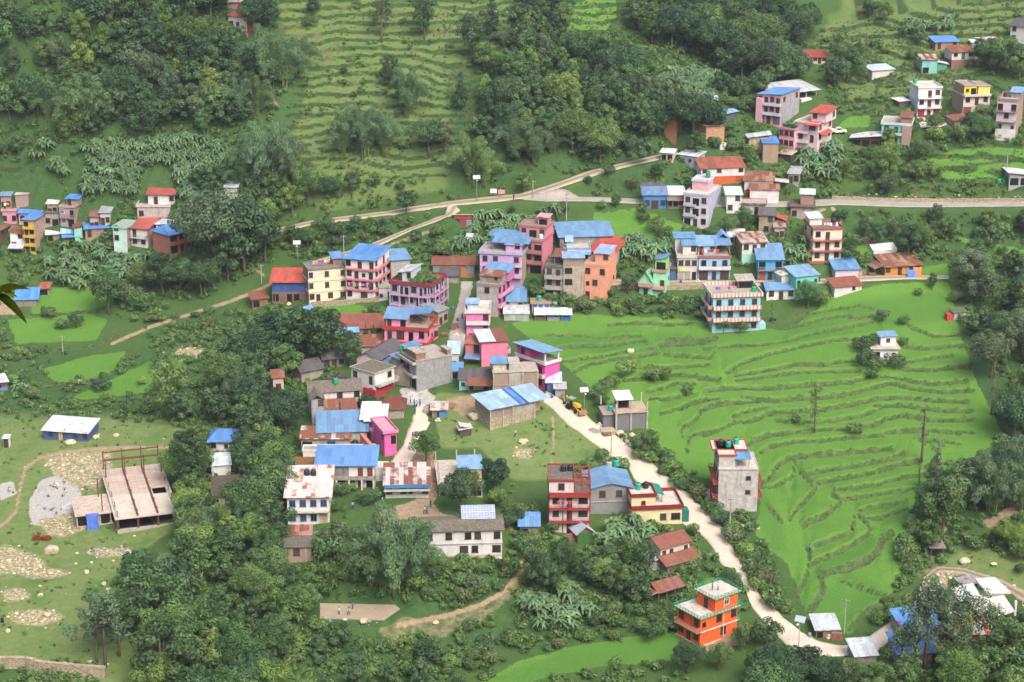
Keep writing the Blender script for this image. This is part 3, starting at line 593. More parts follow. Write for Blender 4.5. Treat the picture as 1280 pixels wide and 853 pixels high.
WOOD={'w':'5a3a2c','b':'3c6a9a','d':'3b2a24','k':'4a4541','r':'7c2f2a','g':'2f5d46','l':'d8d2c8'}
def win_mesh(w,h,fr,bars):
 def f():
  b=MB();m=plain(WOOD[fr],.6,.2)
  t=.11
  for a in((-w/2-.02,w/2+.02,-.10,.02,h-t,h),(-w/2-.1,w/2+.1,-.16,.02,-.08,0),(-w/2-.02,-w/2+t,-.10,.02,0,h-t),(w/2-t,w/2+.02,-.10,.02,0,h-t)):b.box(*a,m)
  for i in range(1,bars+1):
   x=-w/2+w*i/(bars+1);b.box(x-.04,x+.04,-.085,-.02,0,h-t,m)
  b.box(-w/2+t,w/2-t,-.085,-.02,h*.68,h*.68+.06,m)
  return b.mesh('window')
 return cached(('win',w,h,fr,bars),f)
def pane_mesh(w,h):
 return cached(('pane',w,h),lambda:MB().box(-w/2+.05,w/2-.05,-.04,.02,.02,h-.05,glass()).mesh('pane'))
def shade_mesh(w,m):
 return cached(('shade',w,m),lambda:MB().box(-w/2-.15,w/2+.15,-.5,.02,0,.09,m).mesh('sunshade'))
def door_mesh(w,h,c):
 def f():
  b=MB();m=plain(c,.6,.3);k=plain(WOOD['k'],.7,.2)
  b.box(-w/2-.08,-w/2,-.09,.02,0,h,k);b.box(w/2,w/2+.08,-.09,.02,0,h,k);b.box(-w/2-.08,w/2+.08,-.09,.02,h,h+.08,k)
  b.box(-w/2,w/2,-.05,.02,0,h,m);b.box(-.02,.02,-.07,.0,0,h,k)
  return b.mesh('door')
 return cached(('door',w,h,c),f)
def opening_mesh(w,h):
 return cached(('open',w,h),lambda:MB().box(-w/2,w/2,-.03,.02,0,h,plain('1b1917',.9,.3,name='painted_dark_interior')).mesh('opening'))  # flat dark panel on the wall; the room's shade is its colour
def shutter_mesh(w,h,c):
 def f():
  b=MB();m=plain(c,.5,.25);n=int(h/.22)
  for i in range(n):
   z0,z1=h*i/n,h*(i+1)/n;b.hexa([(-w/2,-.05,z0),(w/2,-.05,z0),(w/2,.02,z0),(-w/2,.02,z0),(-w/2,-.09,z1),(w/2,-.09,z1),(w/2,.02,z1),(-w/2,.02,z1)],m)
  b.box(-w/2-.1,w/2+.1,-.2,.02,h+.002,h+.25,m)
  return b.mesh('shutter')
 return cached(('shut',w,h,c),f)
def put(me,name,parent,loc,rz=0.0,sc_=None):
 o=bpy.data.objects.new(name,me);o.location=loc;o.rotation_euler=(0,0,rz)
 if sc_ is not None:o.scale=sc_
 return link(o,parent)
class House:
 """a building set out from the two ends of its front wall; x runs along the front, y to the back, z up"""
 def __init__(s,name,label,A,B,d,short=None,cat='house',z=None,group=None,near=None):
  mx,my=(A[0]+B[0])/2,(A[1]+B[1])/2
  gx,gy,z0=at1(mx,my)
  if z is not None:z0=z
  ax,ay=on_z(A[0],A[1],z0);bx,by=on_z(B[0],B[1],z0)
  s.W=math.hypot(bx-ax,by-ay);s.D=d;s.rz=math.atan2(by-ay,bx-ax);s.z0=z0
  s.o=empty(name,(ax,ay,z0),s.rz);tag(s.o,label,cat,group,'thing');s.near=(A[1]>325)if near is None else near
  c,q=math.cos(s.rz),math.sin(s.rz)
  s.org=(ax,ay);s.ex,s.ey=(c,q),(-q,c)
  FOOT.append((ax,ay,c,q,s.W,d));
  if short:LAND.append((short,(ax+bx)/2+s.ey[0]*d/2,(ay+by)/2+s.ey[1]*d/2))
  s.top=0;HS[name]=s;d_=math.hypot(math.hypot(gx,gy),CAMZ-z0);HRECT.append((min(A[0],B[0]),max(A[1],B[1])-6.0*FPX/d_,max(A[0],B[0]),max(A[1],B[1]),gy))
 def world(s,x,y,z=0):return(s.org[0]+s.ex[0]*x+s.ey[0]*y,s.org[1]+s.ex[1]*x+s.ey[1]*y,s.z0+z)
 def face(s,f,t,box=None):
  """a point on a face at fraction t: (x, y, rotation)"""
  x0,x1,y0,y1=box or(0,s.W,0,s.D)
  return{'f':(x0+(x1-x0)*t,y0,0),'r':(x1,y0+(y1-y0)*t,math.pi/2),'b':(x1-(x1-x0)*t,y1,math.pi),'l':(x0,y1-(y1-y0)*t,-math.pi/2)}[f]
 def wall(s,z0,z1,m,box=None,name='wall',**k):
  x0,x1,y0,y1=box or(0,s.W,0,s.D)
  return MB().box(x0,x1,y0,y1,z0,z1,m,**k).build(name,s.o)
 def band(s,z,m,t=.16,out=.14,box=None,name='floor_band',faces='frbl'):
  x0,x1,y0,y1=box or(0,s.W,0,s.D);b=MB()
  xa,xb=x0-(out if 'l' in faces else-.01),x1+(out if 'r' in faces else-.01);ya,yb=y0-(out if 'f' in faces else-.01),y1+(out if 'b' in faces else-.01)
  b.box(xa,xb,ya,yb,z-t,z,m);return b.build(name,s.o)
 def opens(s,f,pat,z,sh,box=None,fr='w',dcol='4a3528',scol='7d8388',shade=None,wd=1.3,wh=1.35):
  """openings along a face: w window, W wide window, d door, s shutter, o dark panel painted as a shaded opening, . blank"""
  x0,x1,y0,y1=box or(0,s.W,0,s.D)
  n=len(pat);L=(x1-x0)if f in 'fb' else(y1-y0)
  for i,c in enumerate(pat):
   if c=='.':continue
   x,y,rz=s.face(f,(i+.5)/n,box);cell=L/n
   if c in 'wWv':
    ww=round(min(cell*.8,{'w':wd,'W':wd*1.45,'v':wd*.6}[c])*5)/5;ww=max(ww,.4);hh=wh if c!='v' else wh*.6
    o=put(win_mesh(ww,hh,fr,2 if ww>1.5 else 1),'window',s.o,(x,y,z+.95),rz)
    put(pane_mesh(ww,hh),'pane',o,(0,0,0))
    if shade:put(shade_mesh(ww,shade),'sunshade',s.o,(x,y,z+.95+hh+.12),rz)
   elif c=='d':put(door_mesh(round(min(cell*.8,.95),1),2.0,dcol),'door',s.o,(x,y,z+.03),rz)
   elif c=='D':put(door_mesh(round(min(cell*.85,1.7),1),2.1,dcol),'door',s.o,(x,y,z+.03),rz)
   elif c=='s':put(shutter_mesh(round(cell*.84,1),round(sh*.74,1),scol),'shutter',s.o,(x,y,z+.03),rz)
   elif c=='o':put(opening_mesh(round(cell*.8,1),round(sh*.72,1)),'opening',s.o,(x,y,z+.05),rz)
 def balcony(s,f,z,m,rail='solid',rm=None,dep=1.1,h=.85,t0=0.0,t1=1.0,box=None,sm=None):
  x0,x1,y0,y1=box or(0,s.W,0,s.D)
  L=(x1-x0)if f in 'fb' else(y1-y0);px,py,rz=s.face(f,0,box);a,e=L*t0,L*t1
  b=MB().box(a-.02,e+.02,-dep,0,z-.16,z,sm or m);sl_=b.build('balcony',s.o,(px,py,0),rz)
  b=MB();rm=rm or m
  segs=(((a,-dep),(e,-dep)),((a,-dep),(a,-.06)),((e,-dep),(e,-.06)))
  for(ax,ay),(bx,by)in segs:
   ax,bx=(ax+.03,bx-.03)if ax==bx or True else(ax,bx)
   if rail=='solid':
    if ay==by:b.box(ax,bx,ay-.02,ay+.10,z,z+h,rm)
    else:b.box(ax-.03+(-.005 if ax<L/2 else.005),ax+.07,ay+.102,by,z,z+h,rm)
   else:
    b.box(min(ax,bx)-.03,max(ax,bx)+.03,min(ay,by)-.03,max(ay,by)+.03,z+h-.06,z+h,rm)
    b.box(min(ax,bx)-.02,max(ax,bx)+.02,min(ay,by)-.02,max(ay,by)+.02,z+.45,z+.49,rm)
    k=max(2,int(math.hypot(bx-ax,by-ay)/.45))
    for i in range(k+1):
     qx,qy=ax+(bx-ax)*i/k,ay+(by-ay)*i/k;b.box(qx-.03,qx+.03,qy-.03,qy+.03,z,z+h-.06,rm)
  b.build('railing',sl_);return sl_
 def flat(s,z,m,rim=None,ph=.7,over=.25,box=None,th=.16,rt=.14,name='roof',open_rail=False):
  x0,x1,y0,y1=box or(0,s.W,0,s.D);rim=rim or m
  x0,x1,y0,y1=x0-over,x1+over,y0-over,y1+over
  rf=MB().box(x0,x1,y0,y1,z,z+th,m).build(name,s.o)
  if ph>0:
   b=MB();z0,z1=z+.02,z+th+ph;e=.015
   if not open_rail:
    b.box(x0-e,x1+e,y0-e,y0+rt,z0,z1,rim);b.box(x0-e,x1+e,y1-rt,y1+e,z0,z1,rim)
    b.box(x0-e,x0+rt,y0+rt,y1-rt,z0,z1-.003,rim);b.box(x1-rt,x1+e,y0+rt,y1-rt,z0,z1-.003,rim)
   else:
    b.box(x0-e,x1+e,y0-e,y1+e,z-.02,z+th-.02,rim)
    for(ax,ay),(bx,by)in(((x0,y0),(x1,y0)),((x1,y0),(x1,y1)),((x1,y1),(x0,y1)),((x0,y1),(x0,y0))):
     k=max(2,int(math.hypot(bx-ax,by-ay)/.8))
     for zz in(z1-.06,z1-.35):b.box(min(ax,bx)-.03,max(ax,bx)+.03,min(ay,by)-.03,max(ay,by)+.03,zz,zz+.06,rim)
     for i in range(k):
      qx,qy=ax+(bx-ax)*i/k,ay+(by-ay)*i/k;b.box(qx-.035,qx+.035,qy-.035,qy+.035,z+th,z1,rim)
   b.build('parapet',rf)
  s.top=z+th;return rf
 def shed(s,z,m,rise=1.0,low='f',over=.45,box=None,th=.07,name='roof',wm=None,gap=True):
  """single pitch sheet roof, low side f / b / l / r; wm fills the wedge between wall top and roof"""
  x0,x1,y0,y1=box or(0,s.W,0,s.D)
  def hz_(x,y):
   t={'f':(y-y0)/(y1-y0),'b':(y1-y)/(y1-y0),'l':(x-x0)/(x1-x0),'r':(x1-x)/(x1-x0)}[low]
   return z+.03+rise*t
  b=MB();c=[(x0-over,y0-over),(x1+over,y0-over),(x1+over,y1+over),(x0-over,y1+over)]
  b.hexa([(x,y,hz_(x,y))for x,y in c]+[(x,y,hz_(x,y)+th)for x,y in c],m)
  rf=b.build(name,s.o)
  if wm is not None:
   e=.012;c2=[(x0+e,y0+e),(x1-e,y0+e),(x1-e,y1-e),(x0+e,y1-e)]
   b=MB();b.hexa([(x,y,z-.3)for x,y in c2]+[(x,y,hz_(x,y)-.004)for x,y in c2],wm);b.build('wall',s.o)
  return rf
 def gable(s,z,m,rise=1.4,axis='x',over=.5,box=None,wm=None,th=.08,m2=None,hip=0.0):
  x0,x1,y0,y1=box or(0,s.W,0,s.D);b=MB()
  if axis=='x':
   ym=(y0+y1)/2;k=rise/(ym-y0);zl=z-over*k;h=hip
   E=[(x0-over,y0-over,zl),(x1+over,y0-over,zl),(x1+over,y1+over,zl),(x0-over,y1+over,zl)];r0,r1=(x0-over+h,ym,z+rise),(x1+over-h,ym,z+rise)
   Q=[([E[0],E[1],r1,r0],m),([E[2],E[3],r0,r1],m2 or m)]
   if h:Q+=[([E[1],E[2],r1],m),([E[3],E[0],r0],m)]
  else:
   xm=(x0+x1)/2;k=rise/(xm-x0);zl=z-over*k;h=hip
   E=[(x0-over,y0-over,zl),(x1+over,y0-over,zl),(x1+over,y1+over,zl),(x0-over,y1+over,zl)];r0,r1=(xm,y0-over+h,z+rise),(xm,y1+over-h,z+rise)
   Q=[([E[1],E[2],r1,r0],m),([E[3],E[0],r0,r1],m2 or m)]
   if h:Q+=[([E[0],E[1],r0],m),([E[2],E[3],r1],m)]
  up_=lambda p:(p[0],p[1],p[2]+th+.03)
  dn_=lambda p:(p[0],p[1],p[2]+.03)
  for q,mm in Q:
   b.face([up_(p)for p in q],mm);b.face([dn_(p)for p in q[::-1]],mm)
   n=len(q)
   b.face([dn_(q[0]),dn_(q[1]),up_(q[1]),up_(q[0])],mm)
   b.face([dn_(q[1]),dn_(q[2]),up_(q[2]),up_(q[1])],mm);b.face([dn_(q[n-1]),dn_(q[0]),up_(q[0]),up_(q[n-1])],mm)
  rf=b.build('roof',s.o)
  if wm is not None and not hip:
   e=.012
   if axis=='x':
    for x in(x0+e,x1-.15):b=MB();b.face([(x,y0,z-.02),(x,y1,z-.02),(x,(y0+y1)/2,z+rise)],wm);b.face([(x+.14,y1,z-.02),(x+.14,y0,z-.02),(x+.14,(y0+y1)/2,z+rise)],wm);b.face([(x,y1,z-.02),(x,(y0+y1)/2,z+rise),(x+.14,(y0+y1)/2,z+rise),(x+.14,y1,z-.02)],wm);b.face([(x+.14,y0,z-.02),(x+.14,(y0+y1)/2,z+rise),(x,(y0+y1)/2,z+rise),(x,y0,z-.02)],wm);b.build('gable_wall',s.o)
   else:
    for y in(y0+e,y1-.15):b=MB();b.face([(x1,y,z-.02),(x0,y,z-.02),((x0+x1)/2,y,z+rise)],wm);b.face([(x0,y+.14,z-.02),(x1,y+.14,z-.02),((x0+x1)/2,y+.14,z+rise)],wm);b.face([(x0,y,z-.02),((x0+x1)/2,y,z+rise),((x0+x1)/2,y+.14,z+rise),(x0,y+.14,z-.02)],wm);b.face([(x1,y+.14,z-.02),((x0+x1)/2,y+.14,z+rise),((x0+x1)/2,y,z+rise),(x1,y,z-.02)],wm);b.build('gable_wall',s.o)
   pass
  return rf
 def posts(s,pts,z0,z1,m,r=.09,name='post'):
  me=cached(('post',round(z1-z0,2),r,m),lambda:MB().box(-r,r,-r,r,0,round(z1-z0,2),m).mesh(name))
  for x,y in pts:put(me,name,s.o,(x,y,z0))
 def canopy(s,z,box,m,h=2.2,rise=.5,low='f',pm=None,over=.35):
  x0,x1,y0,y1=box;pm=pm or plain('8d8a86',.6)
  hh={'f':(h,h,h+rise,h+rise),'b':(h+rise,h+rise,h,h),'l':(h,h+rise,h+rise,h),'r':(h+rise,h,h,h+rise)}[low]
  for(x,y),q in zip(((x0+.1,y0+.1),(x1-.1,y0+.1),(x1-.1,y1-.1),(x0+.1,y1-.1)),hh):
   s.posts([(x,y)],z,z+round(q,2),pm,.07)
  s.shed(z+h,m,rise,low,over,box)
def B_(h,fx0,fx1,fy0,fy1):return(h.W*fx0,h.W*fx1,h.D*fy0,h.D*fy1)
def tank_mesh(c):
 def f():
  b=MB();m=plain(c,.35,.12,3,.5,'polythene')
  b.lathe([(.58,0),(.6,.05),(.6,.35),(.57,.38),(.6,.41),(.6,.72),(.57,.75),(.6,.78),(.6,1.05),(.5,1.2),(.25,1.3),(.22,1.3)],m,14);return b.mesh('water_tank',True)
 return cached(('tank',c),f)
def lid_mesh(c):return cached(('lid',c),lambda:(lambda b:(b.lathe([(.27,1.28),(.27,1.36),(.2,1.42),(.05,1.43)],plain(c,.5),12),b.mesh('lid'))[1])(MB()))
def tank(h,x,y,z,c,label,s=1.0,group=None):
 o=put(tank_mesh(c),'water_tank',None,h.world(x,y,z),0,(s,s,s));tag(o,label,'water tank',group)
 put(lid_mesh('2a2a2c' if c!='26282b' else '3a3c40'),'lid',o,(0,0,0));return o
TEAL,GREEN,BLACK='1fa08c','1f9a62','26282b'
BLUE,LBLUE,SKYB='6697c4','9cc0d8','7ba8cf'
ZINC,WZINC,REDM='b9c0c6','d9dde0','bf5648'
RUSTZ=('b8aaa0',.62)
c_grey,c_lt=cement('a39e98'),cement('bcb6ad')
roofc,roofw,roofd=cement('b5aca2'),cement('d6cec3'),moss()
def simple(name,label,A,B,d,sh,st,wall,roof,short=None,front=(),right=(),left=(),side=None,lside=None,band=None,cat='house',over=.45,base=None,fr='w',dcol='4a3528',scol='7d8388',shade=None,bal=(),balm=None,rail='solid',near=None,group=None,back=None,wd=1.3,wh=1.35):
 """walls by storey, openings, floor bands, balconies and one roof"""
 h=House(name,label,A,B,d,short,cat,near=near,group=group)
 H_=sh*st;h.H=H_
 if base:h.wall(-4,.02,base,(-.03,h.W+.03,-.03,d+.03),'plinth')
 h.wall(-4 if not base else 0,H_,wall,right=side,left=lside if lside else side,back=back or side or wall)
 for i,p in enumerate(front):h.opens('f',p,i*sh,sh,fr=fr,dcol=dcol,scol=scol,shade=shade,wd=wd,wh=wh)
 for i,p in enumerate(right):h.opens('r',p,i*sh,sh,fr=fr,dcol=dcol,scol=scol,shade=shade,wd=wd,wh=wh)
 for i,p in enumerate(left):h.opens('l',p,i*sh,sh,fr=fr,dcol=dcol,scol=scol,shade=shade,wd=wd,wh=wh)
 if band:
  for i in range(1,int(st+.01)+(0 if roof[0]=='flat' else 1)):
   if i*sh<=H_-.2:h.band(i*sh,band)
 for f,i,*r in bal:h.balcony(f,i*sh,balm or wall,rail if not r else r[0],(r[1]if len(r)>1 else None))
 k=roof[0]
 if k=='flat':h.flat(H_,roof[1],roof[2]if len(roof)>2 else None,roof[3]if len(roof)>3 else.7,roof[4]if len(roof)>4 else.25)
 elif k=='shed':h.shed(H_,roof[1],roof[2]if len(roof)>2 else 1.0,roof[3]if len(roof)>3 else 'f',over,wm=side or wall)
 elif k=='gable':h.gable(H_,roof[1],roof[2]if len(roof)>2 else 1.4,roof[3]if len(roof)>3 else 'x',over,wm=side or wall,hip=roof[4]if len(roof)>4 else 0)
 return h
def room(h,fx0,fx1,fy0,fy1,hh,wall,roof,z=None,front='',right='',left='',side=None,fr='w',rise=.6,low='f',over=.4,rim=None,ph=.3):
 z=h.top if z is None else z;bx=B_(h,fx0,fx1,fy0,fy1)
 h.wall(z-.02,z+hh,wall,bx,'roof_room',right=side,left=side,back=side)
 if front:h.opens('f',front,z,hh,bx,fr)
 if right:h.opens('r',right,z,hh,bx,fr)
 if left:h.opens('l',left,z,hh,bx,fr)
 t=h.top
 if rim is not None:h.flat(z+hh,roof,rim,ph,.2,bx)
 else:h.shed(z+hh,roof,rise,low,over,bx,wm=side or wall)
 h.top=t
M=lambda c,r=0.0,ax=0,rc='7c5040':metal(c,r,ax,rc)
orange,green=paint('ff7038',.15),plain('2fa27a',.5)
h=House('orange_house','bright orange three-storey house with green roof edges beside the lower road',(874.7,808),(920.4,791.5),6.2,'the orange house');sh=2.75
h.wall(-3,2*sh,orange);h.band(sh,cement('d9d4cc'),.14,.25,faces='fr');h.band(.06,cement('cdb7a6'),.3,.3)
h.opens('f','.ww.' if 0 else 'v.w.w',sh,sh,fr='d');h.opens('f','..w.',0,sh,fr='d');h.opens('l','w.w',sh,sh,fr='d');h.opens('l','wdw',0,sh,fr='d',dcol='5a3a2c')
h.balcony('l',sh,cement('c98f7a'),'bars',plain('c9a08c',.5),.9)
h.flat(2*sh,roofw,green,.62,.5,open_rail=True)
bx=B_(h,.38,1.0,.0,.78);zz=2*sh+.16
h.wall(zz-.05,zz+2.75,orange,bx,'roof_room');h.opens('f','.w.',zz,2.7,bx,'l');h.opens('l','.d.',zz,2.7,bx)
h.flat(zz+2.75,roofw,green,.62,.45,bx,open_rail=True)
for zb in(sh,2*sh+.1):h.balcony('r',zb,green,'bars',green,.9)
h.wall(-.3,.9,paint('e6dfd6',.2),(h.W+.4,h.W+3.6,1.5,4.8),'porch')
b=MB();b.tube([(h.W*.62,-.12,0),(h.W*.62,-.12,zz+2.7)],.06,plain('e8e4de',.5));b.build('drain_pipe',h.o)
red=paint('a8463c',.25)
h=simple('banded_house','white four-storey house with red bands, balconies and black tank on its roof',(686,667),(737,667),8.2,2.75,3,paint('e8dfe0',.45),('flat',roofd,red,.35,.2),'the red-banded white house',front=['wdw','wdW','wdW'],left=['.v.','v..','.v.'],bal=[('f',1),('f',2)],balm=red,rail='bars',band=red)
room(h,0,.6,0,1,2.65,paint('e8dfe0',.45),roofd,front='.W.',rim=red,ph=.35)
h.balcony('f',3*2.75,red,'bars',red)
h.posts([(h.W*f,y)for f in(.62,.8,1.0)for y in(0,4,8)],h.top,h.top+2.5,red,.12)
h.posts([(h.W*f,-.02)for f in(0,.34,.52,1.0)],0,8.2,red,.1,'pilaster')
b=MB()
for y in(0,4,8):b.box(h.W*.6,h.W+.1,y-.12,y+.12,h.top+2.5,h.top+2.7,red)
b.box(h.W-.12,h.W+.12,-.1,8.1,h.top+2.71,h.top+2.9,red);b.build('roof_frame',h.o)
tank(h,h.W*.36,5.2,h.top+2.81,BLACK,'left black water tank of the pair on the red-banded house');tank(h,h.W*.36+1.35,5.4,h.top+2.81,BLACK,'right black water tank of the pair on the red-banded house')
h=simple('block_house','grey concrete block house with blue gable roof behind a banana clump',(737,644),(789,642),9,2.9,2,brick('8f8f92',.5,.25,'a5a5a5',.15),('gable',M(BLUE,0,1),1.0,'y'),'the blue-gabled block house',band=cement('b8b4ae'),front=['','.w.w.'])
tank(h,h.W*.62,9.6,6.4,'9aa0a4','grey water tank behind the blue gable roof');tank(h,h.W*.8,9.8,6.6,TEAL,'teal water tank behind the blue gable roof, beside a grey one')
crm=paint('efe0b4',.3)
h=simple('terrace_house','cream house with dark red parapets and a planted roof terrace by the road',(790,657),(852,654),8.5,3.3,1,crm,('flat',roofw,paint('8e2f2c',.2),.75,.3),'the cream terrace house',front=['..wW'],band=red,fr='k')
room(h,-.02,.46,0,.62,2.6,crm,roofw,front='.v.',rim=paint('8e2f2c',.2),ph=.6)
tank(h,h.W*.18,3.8,6.25,TEAL,'teal water tank on the cream terrace house');tank(h,h.W*.34,4.2,6.25,BLACK,'black water tank on the cream terrace house beside a teal one')
h.canopy(3.46,B_(h,.5,.66,.35,.95),plain('2c7f72',.7,.2,name='shade_net'),1.7,.5,'r')
h.wall(-1,2.4,paint('2f7b70',.3),(h.W+.2,h.W+1.6,.6,3),'side_gate')
h=simple('farmhouse','white farmhouse with two rusty red roofs one above the other',(825,715),(861,705),5.2,2.5,2,paint('ddd6cc',.5),('gable',M('9c5a4c',.5,0),1.2,'x'),'the rust-roofed farmhouse',front=['.ww','vv.v'],base=stone())
h.shed(2.3,M('a06456',.55,0),1.0,'f',.3,(-.4,h.W+.6,-2.6,0),name='porch_roof');h.wall(-3,2.2,M('8f9aa3',.1,0),(0,h.W,-2.4,-.02),'porch_wall');h.opens('f','..o.',.0,2,(0,h.W,-2.4,0))
h.shed(2.3,M(WZINC),.6,'l',.2,(-2.4,-.05,0,3.5),name='side_roof');h.wall(-3,2.2,c_lt,(-2.2,-.02,.2,3.2),'side_wall')
h=House('open_shed','low open farm shed with rusty striped roof above the orange house',(823,753),(853,744),4,'the rusty open shed','shed')
h.wall(-2,2.1,stone(),(0,h.W,2.6,4));h.posts([(h.W*f,0)for f in(0,.33,.66,1)],-1,2.1,plain('6b5a4a'),.1);h.gable(2.1,M('9b6a60',.55,0),1.1,'x',.4)
h.shed(1.6,M(RUSTZ[0],.3),.5,'l',.2,(-2.5,-.4,0,4),name='lean_to_roof');h.posts([(-2.3,.2),(-2.3,3.6)],-1,1.6,plain('6b5a4a'),.08)
blk=brick('77777c',.5,.24,'8f8f92',.18)
h=simple('unfinished_block','unfinished grey block building with bare columns and small roof hut by the rice',(770,538),(808.5,536),6.5,3.9,1,blk,('flat',cement('bfae98'),None,0,.3),'the unfinished block by the rice')
h.posts([(h.W*f,y)for f in(0,.48,1)for y in(-.03,6.5)],-3,4.0,c_lt,.18,'column');h.posts([(h.W,6.4),(h.W*1.0,.1)],4.06,6.2,c_lt,.15,'column');h.posts([(0,.1),(-2.3,6.0)],4.06,6.0,c_lt,.15,'column')
h.wall(-3,3.3,blk,(-2.6,-.05,1.2,6.4),'side_wing');h.flat(3.3,cement('a89c90'),None,0,.2,(-2.6,-.05,1.0,6.4),name='wing_roof')
h.top=4.06;h.wall(4.06,6.3,cement('8a6a5a'),B_(h,.12,.5,.45,.9),'roof_hut');h.opens('f','o',4.06,2.4,B_(h,.12,.5,.45,.9));h.shed(6.3,M(WZINC),.5,'f',.35,B_(h,.08,.55,.3,.95),name='hut_roof');h.posts([(h.W*.08,2),(h.W*.55,2)],4.06,6.35,c_lt,.12,'column')
tank(h,-.6,3.2,3.46,TEAL,'teal water tank on the unfinished block beside the rice terraces')
h.wall(-2.5,.5,cement('b9aa9a'),(-3.6,-.4,-2.0,1.0),'ramp_wall')
tw_=cement('c9c5c2');rr=paint('b4594a',.3)
h=simple('tower_house','tall plain grey tower house with red-edged side balconies amid the rice terraces',(897,640),(946,640),9.5,3.05,3,tw_,('flat',roofw,tw_,.15,.1),'the grey tower house',front=['..','.v','.v'],left=['dwd','dwd','dwd'],fr='k',wd=1.6)
for i in(1,2):h.balcony('l',i*3.05,rr,'bars',rr,1.1);h.balcony('r',i*3.05,rr,'bars',rr,.8)
room(h,.0,.42,.1,.95,2.5,tw_,roofw,left='.d.w',rim=rr,ph=.25)
h.flat(h.top+2.5,roofw,rr,.2,.3,B_(h,-.1,.75,.45,1.0),name='upper_roof')
h.canopy(h.top-2.66 if 0 else 9.31,B_(h,.44,.78,.1,.6),M(BLUE),1.9,.5,'f')
for fx,fy,c,lb in((.12,.7,BLACK,'black water tank on the grey tower house'),(.3,.62,TEAL,'front teal water tank on the grey tower house'),(.52,.8,TEAL,'rear teal water tank on the grey tower house')):tank(h,h.W*fx,h.D*fy,11.98,c,lb)
b=MB();b.hexa([(-2.2,1,-3),(-1.1,1,-3),(-1.1,5.5,-3),(-2.2,5.5,-3),(-2.2,1,-2.2),(-1.1,1,-2.2),(-1.1,5.5,2.9),(-2.2,5.5,2.9)],c_lt);b.build('outside_stair',h.o)
h=simple('pavilion','small white pavilion with blue roof alone among the rice terraces',(1090,450),(1122,450),6.5,2.7,1,paint('e9e9ea',.4),('flat',cement('c5bcae'),None,0,.5),'the white pavilion',front=['o.v'],cat='hut')
room(h,.36,.95,.3,.85,2.2,paint('f1f2f2',.25),M(SKYB),front='.v.',low='l',rise=.25)
lb=paint('a9d6ee',.25)
def striped():
 m,nt,b=newmat('striped_balcony');tc=nt.nodes.new('ShaderNodeTexCoord');sx=nt.nodes.new('ShaderNodeSeparateXYZ');nt.links.new(tc.outputs['Object'],sx.inputs[0])
 a=N(nt,'ShaderNodeMath',operation='FRACT');d=N(nt,'ShaderNodeMath',operation='DIVIDE');nt.links.new(sx.outputs[0],d.inputs[0]);d.inputs[1].default_value=.9;nt.links.new(d.outputs[0],a.inputs[0])
 g=N(nt,'ShaderNodeMath',operation='GREATER_THAN');nt.links.new(a.outputs[0],g.inputs[0]);g.inputs[1].default_value=.55
 nt.links.new(mix(nt,g.outputs[0],lin('d9cfc8'),lin('c87a72')),b.inputs['Base Color']);return m
st_=striped();pk=paint('cf6a6a',.2)
h=simple('blue_house','pale blue three-storey house with pink and white striped balconies above the rice',(890,416),(949,414),9.5,2.95,3,lb,('flat',roofc,st_,.75,.5),'the striped blue house',front=['...w','wwww','wwww'],left=['..','dd','dd'],fr='k')
for i in(1,2):h.balcony('f',i*2.95,pk,'solid',st_,1.2);h.balcony('l',i*2.95,pk,'solid',st_,1.0)
h.wall(-1,1.8,lb,(h.W+.02,h.W+1.6,.2,3),'side_wall');room(h,.64,.97,.68,.98,1.9,cement('6d5a52'),roofc,front='o')
tank(h,h.W*.92,3.4,9.02,GREEN,'green water tank on the roof of the striped blue house')
h=simple('cottage','small white cottage with blue roof just below the village road',(958,375),(994,374.5),6,2.6,1,paint('ecebea',.35),('gable',M(BLUE,0,0),1.0,'x'),'the white blue-roofed cottage',front=['wdw'])
tank(h,-.6,5.6,1.2,BLACK,'black water tank behind the small white cottage',.9)
h=simple('teal_house','turquoise house with light blue roof half hidden by a leafy tree',(994,373),(1022,370),6,2.75,2,paint('7fe0cf',.25),('shed',M(SKYB),.9,'f'),'the turquoise house',front=['...w','v..v'],fr='k',side=paint('6fd0c2',.3))
h.wall(-1,5.0,cement('cfc9c0'),(-2.2,-.03,3.5,6.8),'lean_to');h.shed(5.0,M('dcd3c6',.2),.4,'l',.3,(-2.2,-.03,3.5,6.8),name='lean_to_roof')
bl2=paint('58b0e6',.25)
h=simple('shop_house','two-storey bright blue shop house with big blue sheet roof on the village road',(947,350.5),(977.5,350.5),7,2.75,2,bl2,('shed',M(BLUE),1.9,'f'),'the bright blue shop house',front=['sdW','o.o'],scol='a2583f',fr='d',over=.6)
h.balcony('f',2.75,cement('9a9a98'),'bars',plain('8fa6b4',.5),.9)
mint=paint('a9e6d0',.4)
h=simple('mint_house','worn white and mint house with rust-streaked zinc roof behind the blue shop',(927,329),(958,328),7,2.6,2,paint('e6e3dc',.5),('shed',M('cfc4ba',.5),.9,'f'),'the mint and white house',front=['..o','wdw'],side=stone(),fr='d')
h.wall(-1.5,2.5,mint,(-.02,h.W*.7,-.06,0),'mint_front')
h=simple('pink_shed','low pinkish shed with pale zinc roof left of the mint house',(911,307),(931,307),4.5,2.3,1,paint('d9b4b0',.4),('shed',M(WZINC),.7,'f'),front=['wdw'],cat='shed',fr='d')
h=simple('white_shop_house','white two-storey house with shutters and arched door beside the blue-roofed row',(846.5,350),(871.5,350),8,2.85,2,paint('dcd6d2',.45),('flat',roofc,paint('d8d2cc',.4),.7),'the white shop house',front=['Ssd'.lower(),'www'],scol='a8a29a',fr='k',dcol='2b2624')
